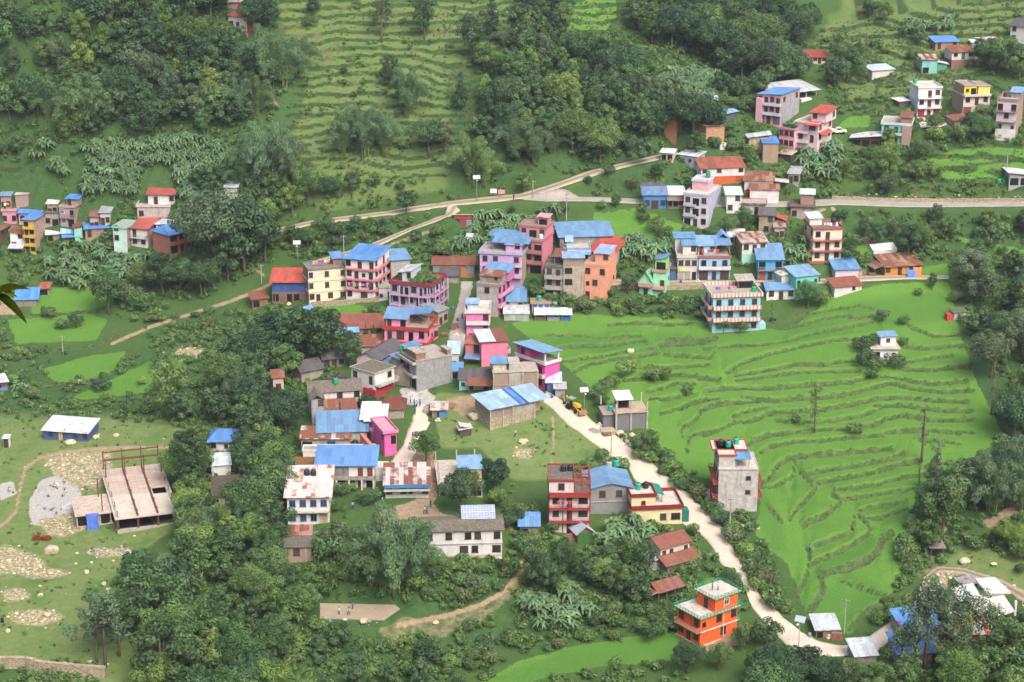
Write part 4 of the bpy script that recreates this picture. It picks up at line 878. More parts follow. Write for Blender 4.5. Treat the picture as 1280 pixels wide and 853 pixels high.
room(h,.3,1.0,.35,.75,2.4,paint('e6e2de',.3),M(BLUE),front='.w');room(h,-.05,.9,.78,1.2,3.4,paint('d9d6d0',.3),M(BLUE),rise=.5)
b=MB().box(-.5,.5,-.06,0,0,.8,plain('d8d23a',.5,.1));b.build('sign_board',h.o,(h.W*.22,-.1,2.3))
h=simple('light_blue_row','light blue two-storey house under three joined blue sheet roofs on village road',(872.5,350),(912,350),8.5,2.85,2,paint('a8cdf0',.3),('flat',roofc,paint('b06a58',.3),.5),'the blue-roofed row',front=['sds','wdw'],scol='5a4644',fr='d',right=['','.v'])
h.balcony('f',2.85,paint('9e6a66',.2),'solid',paint('d8dde4',.3),1.0)
room(h,.02,.55,.28,1.0,2.4,paint('b7d4ee',.3),M(SKYB),front='d.w',rise=.9);h.canopy(h.top,B_(h,.57,1.02,.3,1.0),M(BLUE),2.5,.8);h.wall(h.top,h.top+2.4,cement('6a5f5c'),B_(h,.6,.98,.75,.98),'roof_room')
h.gable(h.top+3.4,M('86b0ea'),1.0,'y',.3,B_(h,.7,.98,.8,1.3))
gr=paint('aef0c8',.3)
h=simple('green_house','narrow pale green house with small blue roof standing below the village road',(816,374),(831,375),7,2.9,2.4,gr,('flat',cement('a99488'),paint('c79a92',.3),.5,.3),'the pale green house',front=['','.d','..'],right=['','.v','v.'],balm=paint('d9a9a4',.2),bal=[('f',1)])
room(h,.05,1.0,.25,.8,2.6,paint('a6e88a',.3),M(BLUE),front='o',low='l')
h=simple('gabled_front','small green house front with triangular gable adjoining a narrow green house',(799,370),(815,372),5,2.9,1.4,gr,('gable',M('7fbf9c'),2.4,'y'),front=['d'],balm=paint('d9a9a4',.2),bal=[('f',1)])
h=simple('road_stall','dark stall with blue door squeezed between green and white houses',(836,350),(845,350),5,2.9,1,cement('7b6f70'),('shed',slate(),.9,'f'),front=['d'],dcol='2f78c0',cat='stall')
pch=paint('f6ab90',.2)
h=simple('peach_house','plain peach three-storey house with small dark windows at the field edge',(730,374),(757,376.5),9.5,2.9,3,pch,('flat',cement('b9a59a'),pch,.5,.05),'the peach house',front=['d..','vw.','w.w'],right=['','.v',''],fr='d')
room(h,.35,1.0,.3,.9,2.4,pch,M('9cb4dc'),front='.w')
h=simple('cement_house','bare cement three-storey house with small blue roof joined to the peach house',(704,374),(729.5,374),8,2.85,3,cement('bdb0a2'),('flat',cement('a89a8e'),None,.3,.05),'the cement house',front=['.','W.','W.'],side=pch,fr='d')
room(h,.0,.98,.1,.6,1.6,brick('a88a76'),M('8ab4e6'),rise=.4)
h=simple('grey_balcony_house','weathered grey house with three tiers of balconies beside the cement house',(681,373),(703,374),7,2.7,3,cement('a8a4a4'),('flat',roofd,None,.4,.3),'the grey balcony house',front=['od','wd','wd'],bal=[('f',1),('f',2)],balm=cement('b0aeae'))
h.canopy(h.top,B_(h,.45,1.0,.3,.95),M(RUSTZ[0],.9),2.0,.7);h.wall(-.5,.1,M(ZINC),(-.6,h.W*.8,-3.2,-1.2),'lean_to')
h=simple('red_roof_house','house with bright red sheet roof behind the peach building',(738,340),(767,343),9.5,2.75,2,cement('8d7f7c'),('shed',M(REDM),1.5,'f'),'the red-roofed house',front=['','wow'],side=cement('b5b0ad'),over=.7,fr='d')
h=simple('teal_front_house','mint green two-storey house with blue awning roof left of a red roof',(705,340),(737,340),8,2.6,2,paint('a5e0d2',.35),('flat',cement('cbbfb6'),paint('d9c8c2',.3),.4),front=['','wow'],fr='d')
h.shed(5.0,M(BLUE),.7,'f',.3,(-.2,h.W,-1.6,1.2),name='awning');room(h,.1,.3,.3,.6,2.0,paint('bfe0e8',.3),M(LBLUE))
h=simple('blue_roof_hall','long hall with broad bright blue roof under the upper bananas',(700,311),(765,309),8,3.1,1,cement('a3a3a6'),('shed',M(BLUE),1.6,'f'),'the long blue-roofed hall',front=['w..w'],over=.6,cat='hall')
pnk=paint('ec8fa6',.2)
h=simple('pink_tower','tallest pink house with bare pink side wall and roof gardens in the centre',(644,340),(678,343),9.2,2.75,3,paint('c98b8f',.4),('flat',cement('a09088'),paint('b9807c',.3),.5,.2),'the tall pink house',front=['oo','owo','owo'],side=pnk,bal=[('f',1),('f',2)],balm=paint('b47a76',.3),fr='d')
room(h,.0,1.0,.38,1.0,2.7,paint('d59aa4',.3),cement('a09088'),front='wow',side=pnk,rim=paint('c07f80',.3),ph=.4)
h.top=3*2.75+.16+2.86;room(h,.58,.95,.65,.95,2.0,paint('d99aa2',.3),M('d8a9a4',.2),front='o',rise=.2);h.top=8.41
tank(h,h.W*.8,3.4,8.41,'cfd4d6','pale water tank on the tall pink house',.9)
lil=paint('dfb2e2',.3)
h=simple('lilac_house','lilac three-storey house with blue roofs and an ochre blank side wall',(600,357),(652,360),8.5,2.8,3,lil,('flat',cement('b5aaa2'),paint('b8c0dc',.3),.6,.3),'the lilac house',front=['','ww.w','ww.w'],side=cement('c2b49e'),fr='k')
h.balcony('f',2*2.8,paint('d4c9dc',.2),'bars',plain('d8d0e0',.5),1.0,t0=.6);h.balcony('f',2.8,paint('d4c9dc',.2),'bars',plain('d8d0e0',.5),1.0,t0=.6)
room(h,.58,.95,.25,.8,1.9,lil,M('8a9fc4'),front='.w');h.canopy(h.top,B_(h,.25,1.1,.35,.85),M(BLUE),2.1,.5);h.canopy(h.top,B_(h,.1,.9,.9,1.35),M(BLUE),2.6,.5)
h=simple('pink_balcony_house','tall narrow house with violet pink balconies and blue and rust roofs',(596,394),(622,397),8.5,2.55,3,cement('b9b3b0'),('flat',cement('a39a92'),None,.5,.1),'the violet balcony house',front=['','','.w.'],right=['ww','wdw','wdw'],side=paint('d97fb4',.2),fr='d')
for i in(1,2):h.balcony('r',i*2.55,paint('e3a3c4',.2),'solid',None,.9)
room(h,.0,1.0,.3,.6,1.8,cement('a79c92'),M(RUSTZ[0],.7),front='.v');room(h,.0,1.15,.62,1.1,2.3,paint('d97fb4',.2),M(BLUE),rise=.9)
wpk=paint('ee8fc4',.15)
h=simple('white_band_house','bright pink house with white floor bands facing the sloping street',(583,418),(612,418),7.5,2.65,2,wpk,('flat',roofw,paint('e4dfe2',.25),.7,.35),'the white-banded pink house',front=['..w','..w'],side=paint('e6e2e0',.4),band=paint('e8e2e4',.2),right=['dw','.w'],fr='d')
h.balcony('f',2.65,paint('e8e2e4',.2),'solid',None,.8);room(h,.05,.5,.3,.7,1.6,paint('c9d8e6',.3),M('8fb6e8'),rise=.3)
h=simple('little_white_house','small white house with three-part blue roof behind the violet balconies',(636,389),(655,389),6.5,2.7,1,paint('e3e0dc',.4),('shed',M(BLUE),1.3,'f'),front=['.d'],over=.8)
h=simple('zinc_greenhouse','low pale zinc shed at the corner of the rice field',(630,401),(661,401),5,1.7,1,M('b8bcbb',0,0),('shed',M('c3c8c8',.05),.8,'f'),cat='shed',over=.25)
h=simple('white_hut','white hut with blue doors and teal tank at the field corner',(665,391),(687,391),4.5,2.2,1,paint('e8e6e4',.4),('flat',cement('a8927e'),None,0,.4),front=['ddd'],dcol='3f6fc4',cat='hut')
tank(h,h.W*.4,2.6,2.36,TEAL,'teal water tank on the white hut with blue doors')
for i,(xa,xb,c,wl,lab)in enumerate(((669,682,WZINC,'6a5f58','left open market stall with pale zinc roof beside the rice'),(684,700,'bcc6d4','8a97a4','middle market stall with grey-blue roof beside the rice'),(701.5,714,WZINC,'2f6fb8','right market stall with blue sides beside the rice'))):
 h=House('market_stall',lab,(xa,402),(xb,402),3.4,None,'stall',group='stalls at the corner of the rice field');h.posts([(.1,.1),(h.W-.1,.1),(h.W-.1,3.3),(.1,3.3)],-1,1.7,plain('8a8078'),.07)
 h.wall(-1,1.0,plain(wl,.6),(.2,h.W-.2,.35,3.2),'counter');h.shed(1.7,M(c),.6,'f',.3)
ros=paint('f38fb0',.15)
h=simple('rose_house','rose pink house with half zinc half rusty roof beside the street',(602,458),(634.5,456),8,2.9,2,ros,('shed',M('a8684e',.8),.5,'f'),'the rose pink house',right=['wd','wd'],front=['...','.'],fr='d',over=.4)
h.shed(5.95,M('c9d6e0'),.4,'f',.3,B_(h,-.04,.5,.0,.98),name='zinc_roof');h.balcony('r',2.9,paint('f0d5dc',.2),'solid',None,.7)
h=simple('coral_annex','coral annex with tiled edge and blue awning adjoining the rose house',(582,452),(601,453),6,2.9,1.5,paint('d98486',.3),('flat',cement('b07e70'),paint('c77a6c',.2),.5,.3),front=['','.W'],fr='d')
h.opens('f','.W',1.4,2.9,fr='d');h.shed(1.4,M(BLUE),.5,'f',.2,(.2,h.W,-2.2,-.02),name='awning')
mag=paint('ee62b0',.12)
h=simple('magenta_house','vivid magenta house with white ledges and open blue-roofed top by the road',(681,488),(699,482.5),9.5,3.0,2,mag,('flat',roofw,paint('e8e2e0',.25),.6,.35),'the magenta house',left=['d.w','wdw'],fr='d')
h.balcony('l',3.0,paint('dcc6b8',.3),'solid',None,.9);room(h,.0,1.0,.55,1.0,2.3,mag,M(SKYB),left='w',rise=.2)
h.shed(h.top+2.4,M(SKYB),.6,'r',.6,B_(h,-.1,1.05,.0,1.0));h.posts([(.2,.2),(h.W-.2,.2)],h.top,h.top+2.5,paint('efe9e6',.2),.16,'column')
h=simple('blue_kiosk','blue-sided roadside kiosk with pale roof against the magenta house',(684,491),(700,491),4,2.5,1,M('3f7cc4',0,0),('shed',M('c3d2e2'),.8,'f'),cat='kiosk',side=c_grey,over=.5)
h=simple('grey_kiosk','small grey tin kiosk beside the blue-sided kiosk',(694,497),(706,497),3.2,2.1,1,M('a5aaad',.1),('shed',M('b4b8ba',.1),.3,'f'),cat='kiosk')
h=simple('brick_infill_house','unplastered house of brick panels and cement with stair hut on its roof',(617,497),(672,495),6.5,2.9,2,brick('a99080',.5,.2,'a9a096',.2),('flat',cement('bdb2a6'),None,.0,.2),'the brick-panel house',lside=paint('e6d6c2',.4),left=['ww','wdw'],band=cement('b5a897'))
h.wall(.1,5.7,cement('b9b0a6'),(h.W*.36,h.W*.66,-.06,0),'cement_panel');h.posts([(h.W*f,-.03)for f in(0,.36,.66,1)],-2,5.8,c_lt,.14,'column')
room(h,.0,.3,.2,.8,1.6,cement('cfc5ba'),M(BLUE),rise=.3);h.wall(h.top,h.top+1.6,c_lt,B_(h,.36,.62,.1,.9),'parapet_wall')
lbr=M(LBLUE)
h=House('workshop','long brick and stone building under a light blue roof with one darker strip',(613,536),(668,525),7,'the light blue workshop','workshop')
h.wall(-4,2.3,stone());h.wall(2.3,4.6,brick('a08a7e',.5,.2,'a39a92',.2),(.02,h.W*.5,.02,6.98),'brick_wall');h.wall(2.3,4.6,cement('b4aea8'),(h.W*.5,h.W-.02,.02,6.98),'cement_wall')
h.posts([(h.W*f,-.03)for f in(0,.28,.5,1)],-3,4.6,c_lt,.15,'column')
h.shed(4.6,lbr,.9,'f',.7,(0,h.W*.62,0,7),wm=c_grey);h.shed(4.6,M('4f8ad8'),.9,'f',.7,(h.W*.62+.72,h.W*.78,0,7),name='roof');h.shed(4.6,lbr,.9,'f',.7,(h.W*.78+.72,h.W+3,0,7),name='roof')
h.wall(-3,3.2,paint('d6b48c',.3),(h.W+.05,h.W+2.8,2.4,6),'side_room')
h=simple('slate_house','turquoise cottage with slate roof and rusty verandah roof beside the brick panels',(574,487),(613,488),6,2.6,1,paint('9fe0de',.4),('gable',slate(),1.5,'x'),'the slate-roofed cottage',front=['vd.o'],over=.4)
h.shed(1.9,M('8d5f4c',.8),.8,'f',.3,(h.W*.3,h.W+.3,-2.4,-.02),name='porch_roof');h.posts([(h.W*.35,-2.2),(h.W,-2.2)],-1,1.9,plain('6b5a4a'),.08)
h=simple('white_corner_house','white house with pale blue roof at the foot of the street',(561,463),(573,463),6,2.6,1.6,paint('e3e4e6',.4),('shed',M('b8d4ea'),.8,'f'),front=['w'])
h=simple('blue_lean_to','low lean-to with blue roof just below the white corner house',(565,474),(577,474),3.5,2.0,1,c_lt,('shed',M(BLUE),.7,'f'),front=['o'],cat='shed')
cw=cement('a2a1a3')
h=simple('bare_cement_house','large bare cement house with blank side wall under construction',(521,488),(565,480),8.5,3.1,2.2,cw,('flat',cement('b7ada2'),None,.2,.15),'the bare cement house',left=['ooo','od.'],lside=cement('b1aca8'))
for i in(1,2):h.balcony('l',i*3.1,cement('c5c0bc'),'solid',None,1.0,.5)
room(h,.0,.26,.0,.5,1.7,brick('a87058'),roofc,rim=c_lt,ph=.1);room(h,.9,1.0,.05,.4,1.2,brick('a87058'),roofc,rim=c_lt,ph=.05)
h.canopy(h.top,B_(h,.05,.4,.6,.98),M(BLUE),1.4,.4,'l');tank(h,h.W*.02,7.8,6.98,GREEN,'green water tank on the bare cement house',.8);tank(h,h.W*.42,4.4,6.98,BLACK,'black water tank on the bare cement house',.8)
h=simple('cement_annex','low slate-roofed cement house adjoining the bare cement building',(490,480),(513,484),6,3.0,1.2,cement('b5a899'),('gable',slate(),1.5,'y'),over=.3,front=['.'])
pkr=paint('ef9cc0',.2)
h=simple('pink_terrace_house','pink house with red parapet band and broad blue canopy roof',(481,438),(534,441),9,2.8,1.9,pkr,('flat',cement('a99f96'),paint('b8433c',.15),.75,.4),'the pink blue-canopied house',front=['','dDdw'],right=['','w.w'],fr='d')
h.opens('f','d.dw',2.6,2.7,fr='d');h.band(2.5,paint('b8433c',.15),.4,.6);room(h,.0,.48,.2,.6,2.2,pkr,M(BLUE),front='d.o',rise=1.2,over=.6);h.canopy(h.top,B_(h,.5,.98,.42,1.0),M(BLUE),2.6,.6,'l')
h=simple('long_slate_house','long low house with dark slate roof running up towards the street',(472,464),(511,441),5.5,2.6,1,paint('e6dcd6',.4),('gable',slate(),1.5,'x'),'the long slate-roofed house',front=['wdwdwdw'],left=['.'],fr='d',lside=paint('e3bcc4',.3))
h.shed(1.4,M(BLUE),.4,'f',.1,(h.W*.15,h.W*.6,-1.6,-.02),name='awning')
wht=paint('ece9e6',.4)
h=simple('white_red_house','white house with crimson lower wall and mossy flat roof',(440,489),(469,497.5),6.5,2.85,2,wht,('flat',roofd,c_lt,.15,.3),'the white and crimson house',front=['..d','w.d'],right=['w.w','.w'],fr='d')
h.wall(-3,1.9,paint('b23a48',.2),(h.W*.55,h.W+.5,-.5,h.D*.9),'crimson_base');h.balcony('r',2.85,c_lt,'bars',plain('cfcac4',.5),1.4)
h=simple('russet_house','small cement house with russet hipped roof at the head of the path',(475,524),(505,524),6.5,2.5,1,cement('b3a698'),('gable',M('7d4a3c',.6,0,'6a3a2a'),1.6,'x',1.5),'the russet-roofed house',front=['w..'])
h=simple('courtyard_house','old white house with dark mossy roof and rusty verandah roof',(388,518),(452,514),6,2.6,2,paint('e2dfda',.5),('gable',moss(),1.5,'x'),'the mossy-roofed old house',front=['.....w','w..w.w'],fr='d')
h.wall(-2,5.0,cement('b3afab'),(-.02,h.W*.24,-4.4,0),'wing');h.opens('f','.w',0,2.6,(0,h.W*.24,-4.4,0),'k');h.opens('f','.w',2.6,2.6,(0,h.W*.24,-4.4,0),'k');h.gable(5.0,moss(),1.0,'y',.3,(0,h.W*.24,-4.6,1.5))
h.shed(2.0,M('b98a70',.7),1.3,'f',.3,(h.W*.26,h.W*.86,-4.2,-.02),name='porch_roof');h.posts([(h.W*f,-4)for f in(.3,.5,.7,.84)],-1,2.0,plain('7c6a5a'),.08)
tank(h,h.W*.52,2.0,6.3,GREEN,'green water tank on the mossy-roofed old house')
h=simple('blue_roof_school','long low building with wide bright blue roof behind the rusty lane house',(398,557),(459,555),9.5,3.0,1,c_lt,('shed',M(BLUE),1.2,'f'),'the wide blue roof',over=.5)
h=simple('white_zinc_hall','building with white and grey zinc roof adjoining a wide blue roof',(453,541),(481,541),7.5,2.9,1.1,cement('9a9492'),('shed',M('dfe2e4',.04),1.0,'f'),front=['o.o'],over=.6)
h.shed(3.0,M(WZINC),.5,'f',.1,(h.W*.1,h.W*.8,-1.2,1.2),name='lower_roof')
h=simple('rust_lane_house','long house with white and rust patched zinc roof',(377,564),(437,564),4.5,2.9,1,cement('b3aca4'),('shed',M('d6d0cc',.58,0),.9,'f'),'the rust-patched long house',front=['o.W.'],fr='b')
tank(h,h.W+1.0,2.0,.0,BLACK,'large black water tank beside the rust-patched long house',1.3)
h=simple('white_wall_row','narrow white row with small windows above the blue school roof',(379,577),(469,576),3,2.2,1,wht,('flat',cement('a8a29a'),wht,.3,.1),front=['.w.ww.w'],fr='k',cat='building')
h=simple('ochre_house','ochre orange flat-roofed house left of the blue-roofed school block',(367,602),(395,602),5,3.0,1,paint('c8843c',.3),('flat',cement('8c6a48'),paint('b5743a',.3),.3),front=['.ww'],fr='k')
h=simple('verandah_school','two-storey school block with blue roof and open verandahs',(397,612),(469,612),7,2.7,2,wht,('shed',M('5c90d2'),1.3,'f'),'the blue-roofed school block',front=['..oodo','..o.dd'],dcol='7a3d34',over=.6,cat='school')
h.balcony('f',2.7,cement('a5a198'),'solid',cement('a5a198'),1.3,.7,.3,1.0);h.posts([(h.W*f,-1.2)for f in(.34,.56,.78,.98)],-1,2.54,paint('e6e0dc',.2),.16,'column');h.wall(2.8,5.2,cement('8e8a86'),(h.W*.3,h.W*.55,-.05,0),'painted_shade_panel')  # darker panel paints the verandah's shade onto the front wall
h.wall(-1,3.4,wht,(h.W+.05,h.W+2.4,3,6),'washroom');h.flat(3.4,roofw,wht,.2,.1,(h.W+.05,h.W+2.4,3,6),name='washroom_roof')
h=simple('white_school','white two-storey school block with pale rust-stained flat roof and blue windows',(360,657),(412,656),13.5,3.05,2,wht,('shed',M('e3d9d2',.22,0,'9a6a50'),.9,'f'),'the white school block',front=['www.','wwww'],fr='b',band=cement('c9c4ba'),over=.7,cat='school')
h.wall(.05,2.9,cement('c2ae90'),(h.W*.76,h.W*.96,-.06,0),'recess');tank(h,h.W*.42,9.6,6.75,BLACK,'left black water tank of the pair on the white school');tank(h,h.W*.42+1.3,9.4,6.75,BLACK,'right black water tank of the pair on the white school')
h.band(3.1,cement('c5c0b4'),.2,1.0,faces='f',name='sunshade')
h=simple('brick_ruin','low brick building with mossy flat roof below the white school',(354,700),(468,698),7,2.6,1,brick('b08c80',.5,.2,'b5a79c',.2),('flat',roofd,None,0,.35),'the mossy brick building',front=['.w.w....w.'],fr='k',cat='building')
h.posts([(h.W*f,-.03)for f in(0,.25,.46,.72,.97)],-2,2.6,c_lt,.12,'column');h.shed(2.8,M('c08a7c',.5,0),.7,'f',.1,(h.W*.03,h.W*.3,5.0,8.5),name='rust_sheet')
h=simple('rust_zinc_school','low white school building with rust-striped zinc roof and blue eaves',(482,623),(536,622),7.5,2.8,1,wht,('shed',M('d9d3d0',.42,0),1.6,'f'),'the rust-striped zinc school',front=['w.wv.w'],fr='k',over=.5,cat='school')
h.wall(2.35,3.05,plain('3d7fb0',.6),(-.2,h.W+.2,-.62,-.5),'fascia');h.flat(1.9,c_lt,None,0,.1,(-.2,h.W+.2,-1.3,-.05),name='sunshade',th=.12)
h=simple('slab_house','unfinished concrete slab house with yellow roof room and blue sheet roof',(549,622),(603,620),12.5,2.9,1,c_lt,('flat',cement('cabfb2'),None,0,.3),'the unfinished slab house',front=['ow.o'],cat='building')
room(h,.5,1.0,.12,.55,2.3,paint('e9dd8e',.3),M(SKYB),front='v.',rise=.7);h.posts([(0,.2),(0,11.5),(h.W*.5,12.2),(h.W*.93,12.2)],h.top,h.top+2.4,c_lt,.14,'column');h.posts([(h.W*.02,6)],h.top,h.top+2.4,c_lt,.14,'column')
h=simple('long_school','long white two-storey school building with dark mossy roof and solar panels',(519,698),(627.5,695),6.5,2.8,2,paint('eae8ea',.4),('gable',moss(),.7,'x'),'the long white school',front=['.w..Ww.W','ww.w.ww.w'],fr='d',band=cement('b9b5b0'),over=.5,cat='school')
h.wall(-.02,.35,paint('d9b59a',.3),(-.02,h.W+.02,-.05,0),'plinth');SCHOOL=h
h=simple('blue_roof_hut','small cluttered hut with blue roof beside the footpath',(650,672),(673,672),4.2,2.5,1,cement('9a8a7c'),('shed',M('5f9cdc'),.8,'f'),'the little blue-roofed hut',front=['o.'],cat='hut')
h=simple('vine_shed','small zinc-gabled shed with a green vine over its front',(722,681),(741,678),4.6,2.4,1,plain('3f6a34',.9,.4),('gable',M('b9cadb'),1.2,'y'),'the vine-covered shed',cat='shed',side=cement('8a6a58'))
h=House('concrete_frame','large unfinished concrete frame with slab floor and rust-red column rods',(147,666),(222.5,657),27,'the concrete frame','building site')
rustr,slabc=plain('6a4438',.8,.4),cement('cdbcae')
W=h.W;nx,ny=[.25,W*.35,W*.68,W-.25],[.25,5.5,11,16.5,22,26.75]
h.wall(-4,.15,cement('4a4038'),(.4,W-.4,.6,26.6),'floor');h.wall(-4,.5,c_lt,(0,W,0,.58),'plinth');h.posts([(x,y)for x in nx for y in ny],0,2.85,rustr,.2,'column');h.wall(.1,2.8,cement('5d5148'),(.3,W-.3,6.2,6.5),'painted_shade_wall');h.wall(.1,2.8,c_grey,(.05,.2,.3,26.9),'side_wall');h.wall(.1,2.8,c_grey,(W-.2,W-.05,.3,26.9),'side_wall')  # floor and inner wall coloured dark to paint the shade inside
def formwork():
 m,nt,b=newmat('slab_with_formwork');tc=nt.nodes.new('ShaderNodeTexCoord');P_=tc.outputs['Object'];sx=nt.nodes.new('ShaderNodeSeparateXYZ');nt.links.new(P_,sx.inputs[0])
 n1=noise(nt,P_,.35,6,.7);br=nt.nodes.new('ShaderNodeTexBrick');nt.links.new(P_,br.inputs['Vector']);br.inputs['Scale'].default_value=1;br.inputs['Brick Width'].default_value=2.4;br.inputs['Row Height'].default_value=.5;br.inputs['Mortar Size'].default_value=.03
 br.inputs['Color1'].default_value=(*lin('a8988c'),1);br.inputs['Color2'].default_value=(*lin('c0b0a4'),1);br.inputs['Mortar'].default_value=(*lin('85594a'),1)
 base=mix(nt,ramp(nt,n1,.3,.7),lin('a89e92'),lin('cbc2b4'));base=mix(nt,ramp(nt,noise(nt,P_,.7,6,.75),.58,.72),base,lin('8f7f74'))
 nt.links.new(mix(nt,ramp(nt,sx.outputs[1],11.5,12.5),base,br.outputs[0]),b.inputs['Base Color']);b.inputs['Roughness'].default_value=.95;return m
fw=formwork()
b=MB();hx0,hx1,hy0,hy1=W*.72,W*.95,10.6,14.2
for q in((-.4,hx0,-.4,27.3),(hx1,W+.4,-.4,27.3),(hx0,hx1,-.4,hy0),(hx0,hx1,hy1,27.3)):b.box(*q,2.85,3.1,fw)
b.build('floor_slab',h.o)
b=MB()
for x in nx:b.box(x-.18,x+.18,.1,26.9,3.1,3.34,rustr if x in(nx[1],nx[2])else c_lt)
b.build('upstand_beams',h.o)
h.posts([(x,y)for x in nx for y in(22,26.75)],3.34,7.6,rustr,.11,'column');h.posts([(x,y)for x in nx for y in(.4,5.5,11,16.5)],3.34,4.5,rustr,.06,'starter_rods')
for zz in(5.3,7.0):h.wall(zz,zz+.22,rustr,(.1,W-.1,26.6,26.9),'beam');
h.wall(7.0,7.22,rustr,(.1,W-.1,21.9,22.15),'beam')
h.wall(-3,2.3,c_lt,(-7.5,-.6,5.5,11.5),'annex_wall');h.opens('f','o.o',0,2.6,(-7.5,-.6,5.5,11.5));h.flat(2.3,slabc,None,0,.25,(-7.5,-.6,5.2,15),name='annex_roof');h.posts([(-2.2,6),(-2.2,14)],2.46,6.5,rustr,.1,'column')
FRAME=h
h=simple('long_tin_shed','long low blue-walled shed with pale tin roof on the open ground',(55,549),(110,553),6,2.2,1,M('3f62a0',.1,0),('shed',M('cdd6de',.06),1.0,'f'),'the long tin shed',front=['.w.D..w.w'],fr='k',dcol='c9a88c',over=.5,cat='shed')
h=simple('outhouse','tiny white outhouse with tin roof at the edge of the open ground',(4.5,560),(11.5,560),1.6,2.2,1,wht,('shed',M(WZINC),.2,'f'),front=['d'],cat='outhouse',over=.2)
h=simple('hip_house','white house with blue hipped roof behind the concrete frame',(263,565),(295,565),6.5,2.7,1,paint('f0e9ea',.3),('gable',M('5088d0'),1.4,'x',2.0),'the blue hip-roofed house',front=['w.v.'],over=.7,base=stone())
h.wall(-3,0,cement('7a6252'),(-.5,h.W+1.2,-2,-.02),'terrace_wall')
h=simple('white_outbuilding','white outbuilding with pale tin roof between trees below the hip-roofed house',(265,597),(289,595),4.5,2.6,1,paint('f1f1f0',.3),('shed',M('d5e0e6'),.9,'f'),over=.3,cat='outbuilding')
h=simple('flat_roof_shed','low shed with dark brown flat roof below the white outbuilding',(266,634),(300,632),11,2.2,1,cement('a89c90'),('flat',cement('6a5c52'),None,0,.3),cat='shed',front=['o...'])
h=simple('tarp_shed','open shed with red roof and blue tarpaulin sides near the cream house',(341,377),(384,377),6.5,2.6,2,M('2f5fae',0,0),('shed',M(REDM,0,0),1.4,'f'),'the red-roofed blue shed',cat='shed',over=.7)
h.wall(-1,2.5,brick('8a5848'),(-.06,h.W+.06,-.1,6.6),'brick_base');h.opens('f','o.oo.',0,2.6,(0,h.W,-.1,6));h.posts([(h.W*f,-1.6)for f in(.1,.35,.6,.9)],-1.5,2.9,plain('7a5a48'),.08)
cy=paint('efe6c8',.25)
h=simple('cream_house','plain cream three-storey house with crowded flat roof',(386.5,379),(432.5,375),6.5,2.8,3,cy,('flat',cement('8c8480'),cement('8a8682'),.3,.2),'the cream three-storey house',front=['wd.w.W','w..w..w','w..w..w'],band=paint('e8dfc2',.2),side=cement('8d8a88'),fr='k',base=stone())
room(h,.74,1.0,.4,.95,1.7,cement('a9857a'),M('6a96cc'));
pb=paint('e58a94',.2)
h=simple('pink_band_house','four-storey white house with pink balcony bands and blue roof',(433,374),(469,377),11,2.65,4,paint('efe4e8',.25),('shed',M('5f93d4'),.7,'f'),'the pink-banded white house',front=['w.D.','wdwd','wdvd','W.d.d'],right=['','wwdw','wwdw','w.d.'],fr='d',over=.6)
for i in(1,2,3):h.balcony('f',i*2.65,pb,'solid',None,.45,.35);h.balcony('r',i*2.65,pb,'solid',None,.9,.6)
h=simple('grey_twin_house','grey cement house with two-level blue roof behind the pink bands',(489,350),(513,348),7,2.55,2,cement('b5b2ac'),('shed',M(BLUE),.8,'f'),front=['.d','.'],over=.5)
h=simple('white_cube_house','small plain white house with green door at the end of the stone wall',(474,376),(490,375),6,3.0,1,wht,('flat',roofc,None,.2,.1),front=['v.d'],dcol='2f7a58')
h=simple('timber_kiosk','weathered timber kiosk with rusty roof near the field track',(316,385),(335,383),4,2.2,1,plain('8c6a58',.9,.4),('shed',M('a06a58',.8),.7,'f'),front=['o.'],cat='kiosk')
pr=paint('9c3a44',.2)
h=simple('verandah_house','long three-storey house with red bands, lilac pillars and rooftop garden',(490,393),(538,398),9.5,2.65,3,paint('b9cfe6',.3),('flat',roofd,pr,.7,.5),'the red-banded verandah house',front=['wd.wd','wdwdw','wdowdw'],right=['sdsd','wdwdw','wdwdw'],scol='5a5a66',fr='d')
for i in(1,2):h.balcony('f',i*2.65,pr,'solid',paint('d8a8c8',.2),1.1,.45);h.balcony('r',i*2.65,pr,'solid',paint('c9a0cc',.2),1.3,.6)
h.posts([(h.W*f,-1.05)for f in(0,.25,.5,.75,.97)],0,7.9,paint('d9b4da',.2),.12,'pillar');h.posts([(h.W+1.2,h.D*f)for f in(.05,.35,.65,.95)],0,7.9,paint('d9b4da',.2),.12,'pillar')
room(h,.08,.42,.25,.95,2.1,paint('cfe2ee',.3),M('c3cacd',.08),front='d.w',low='l');VERANDAH=h
tank(h,h.W*.5,4.4,h.top,'d8b040','yellow drum-like tank among plants on the verandah house roof',.7);tank(h,h.W*.64,5.6,h.top,TEAL,'teal tank among plants on the verandah house roof',.7)
h=simple('rust_row','long low row with patchy rusty roof and orange and grey fronts',(541,343),(593,343),5,2.5,1,paint('c98a5c',.4),('shed',M('a8785e',.85),.8,'f'),'the rusty-roofed row',front=['s.s.s'],scol='8a9a9c',cat='row of shops')
h=simple('slate_lean_to','low dark slate-roofed shed in front of the rusty-roofed row',(552,354),(574,354),4,1.9,1,c_grey,('shed',slate(),.9,'f'),cat='shed')
h=simple('stilt_kiosk','maroon kiosk on stilts with white tin roof at the road fork',(568,284),(590,284),4.5,2.2,1,plain('8a4a4c',.7,.3),('shed',M('dfe2e6'),1.0,'b'),'the maroon stilt kiosk',front=['W.s'],cat='kiosk',scol='8a9aa4')
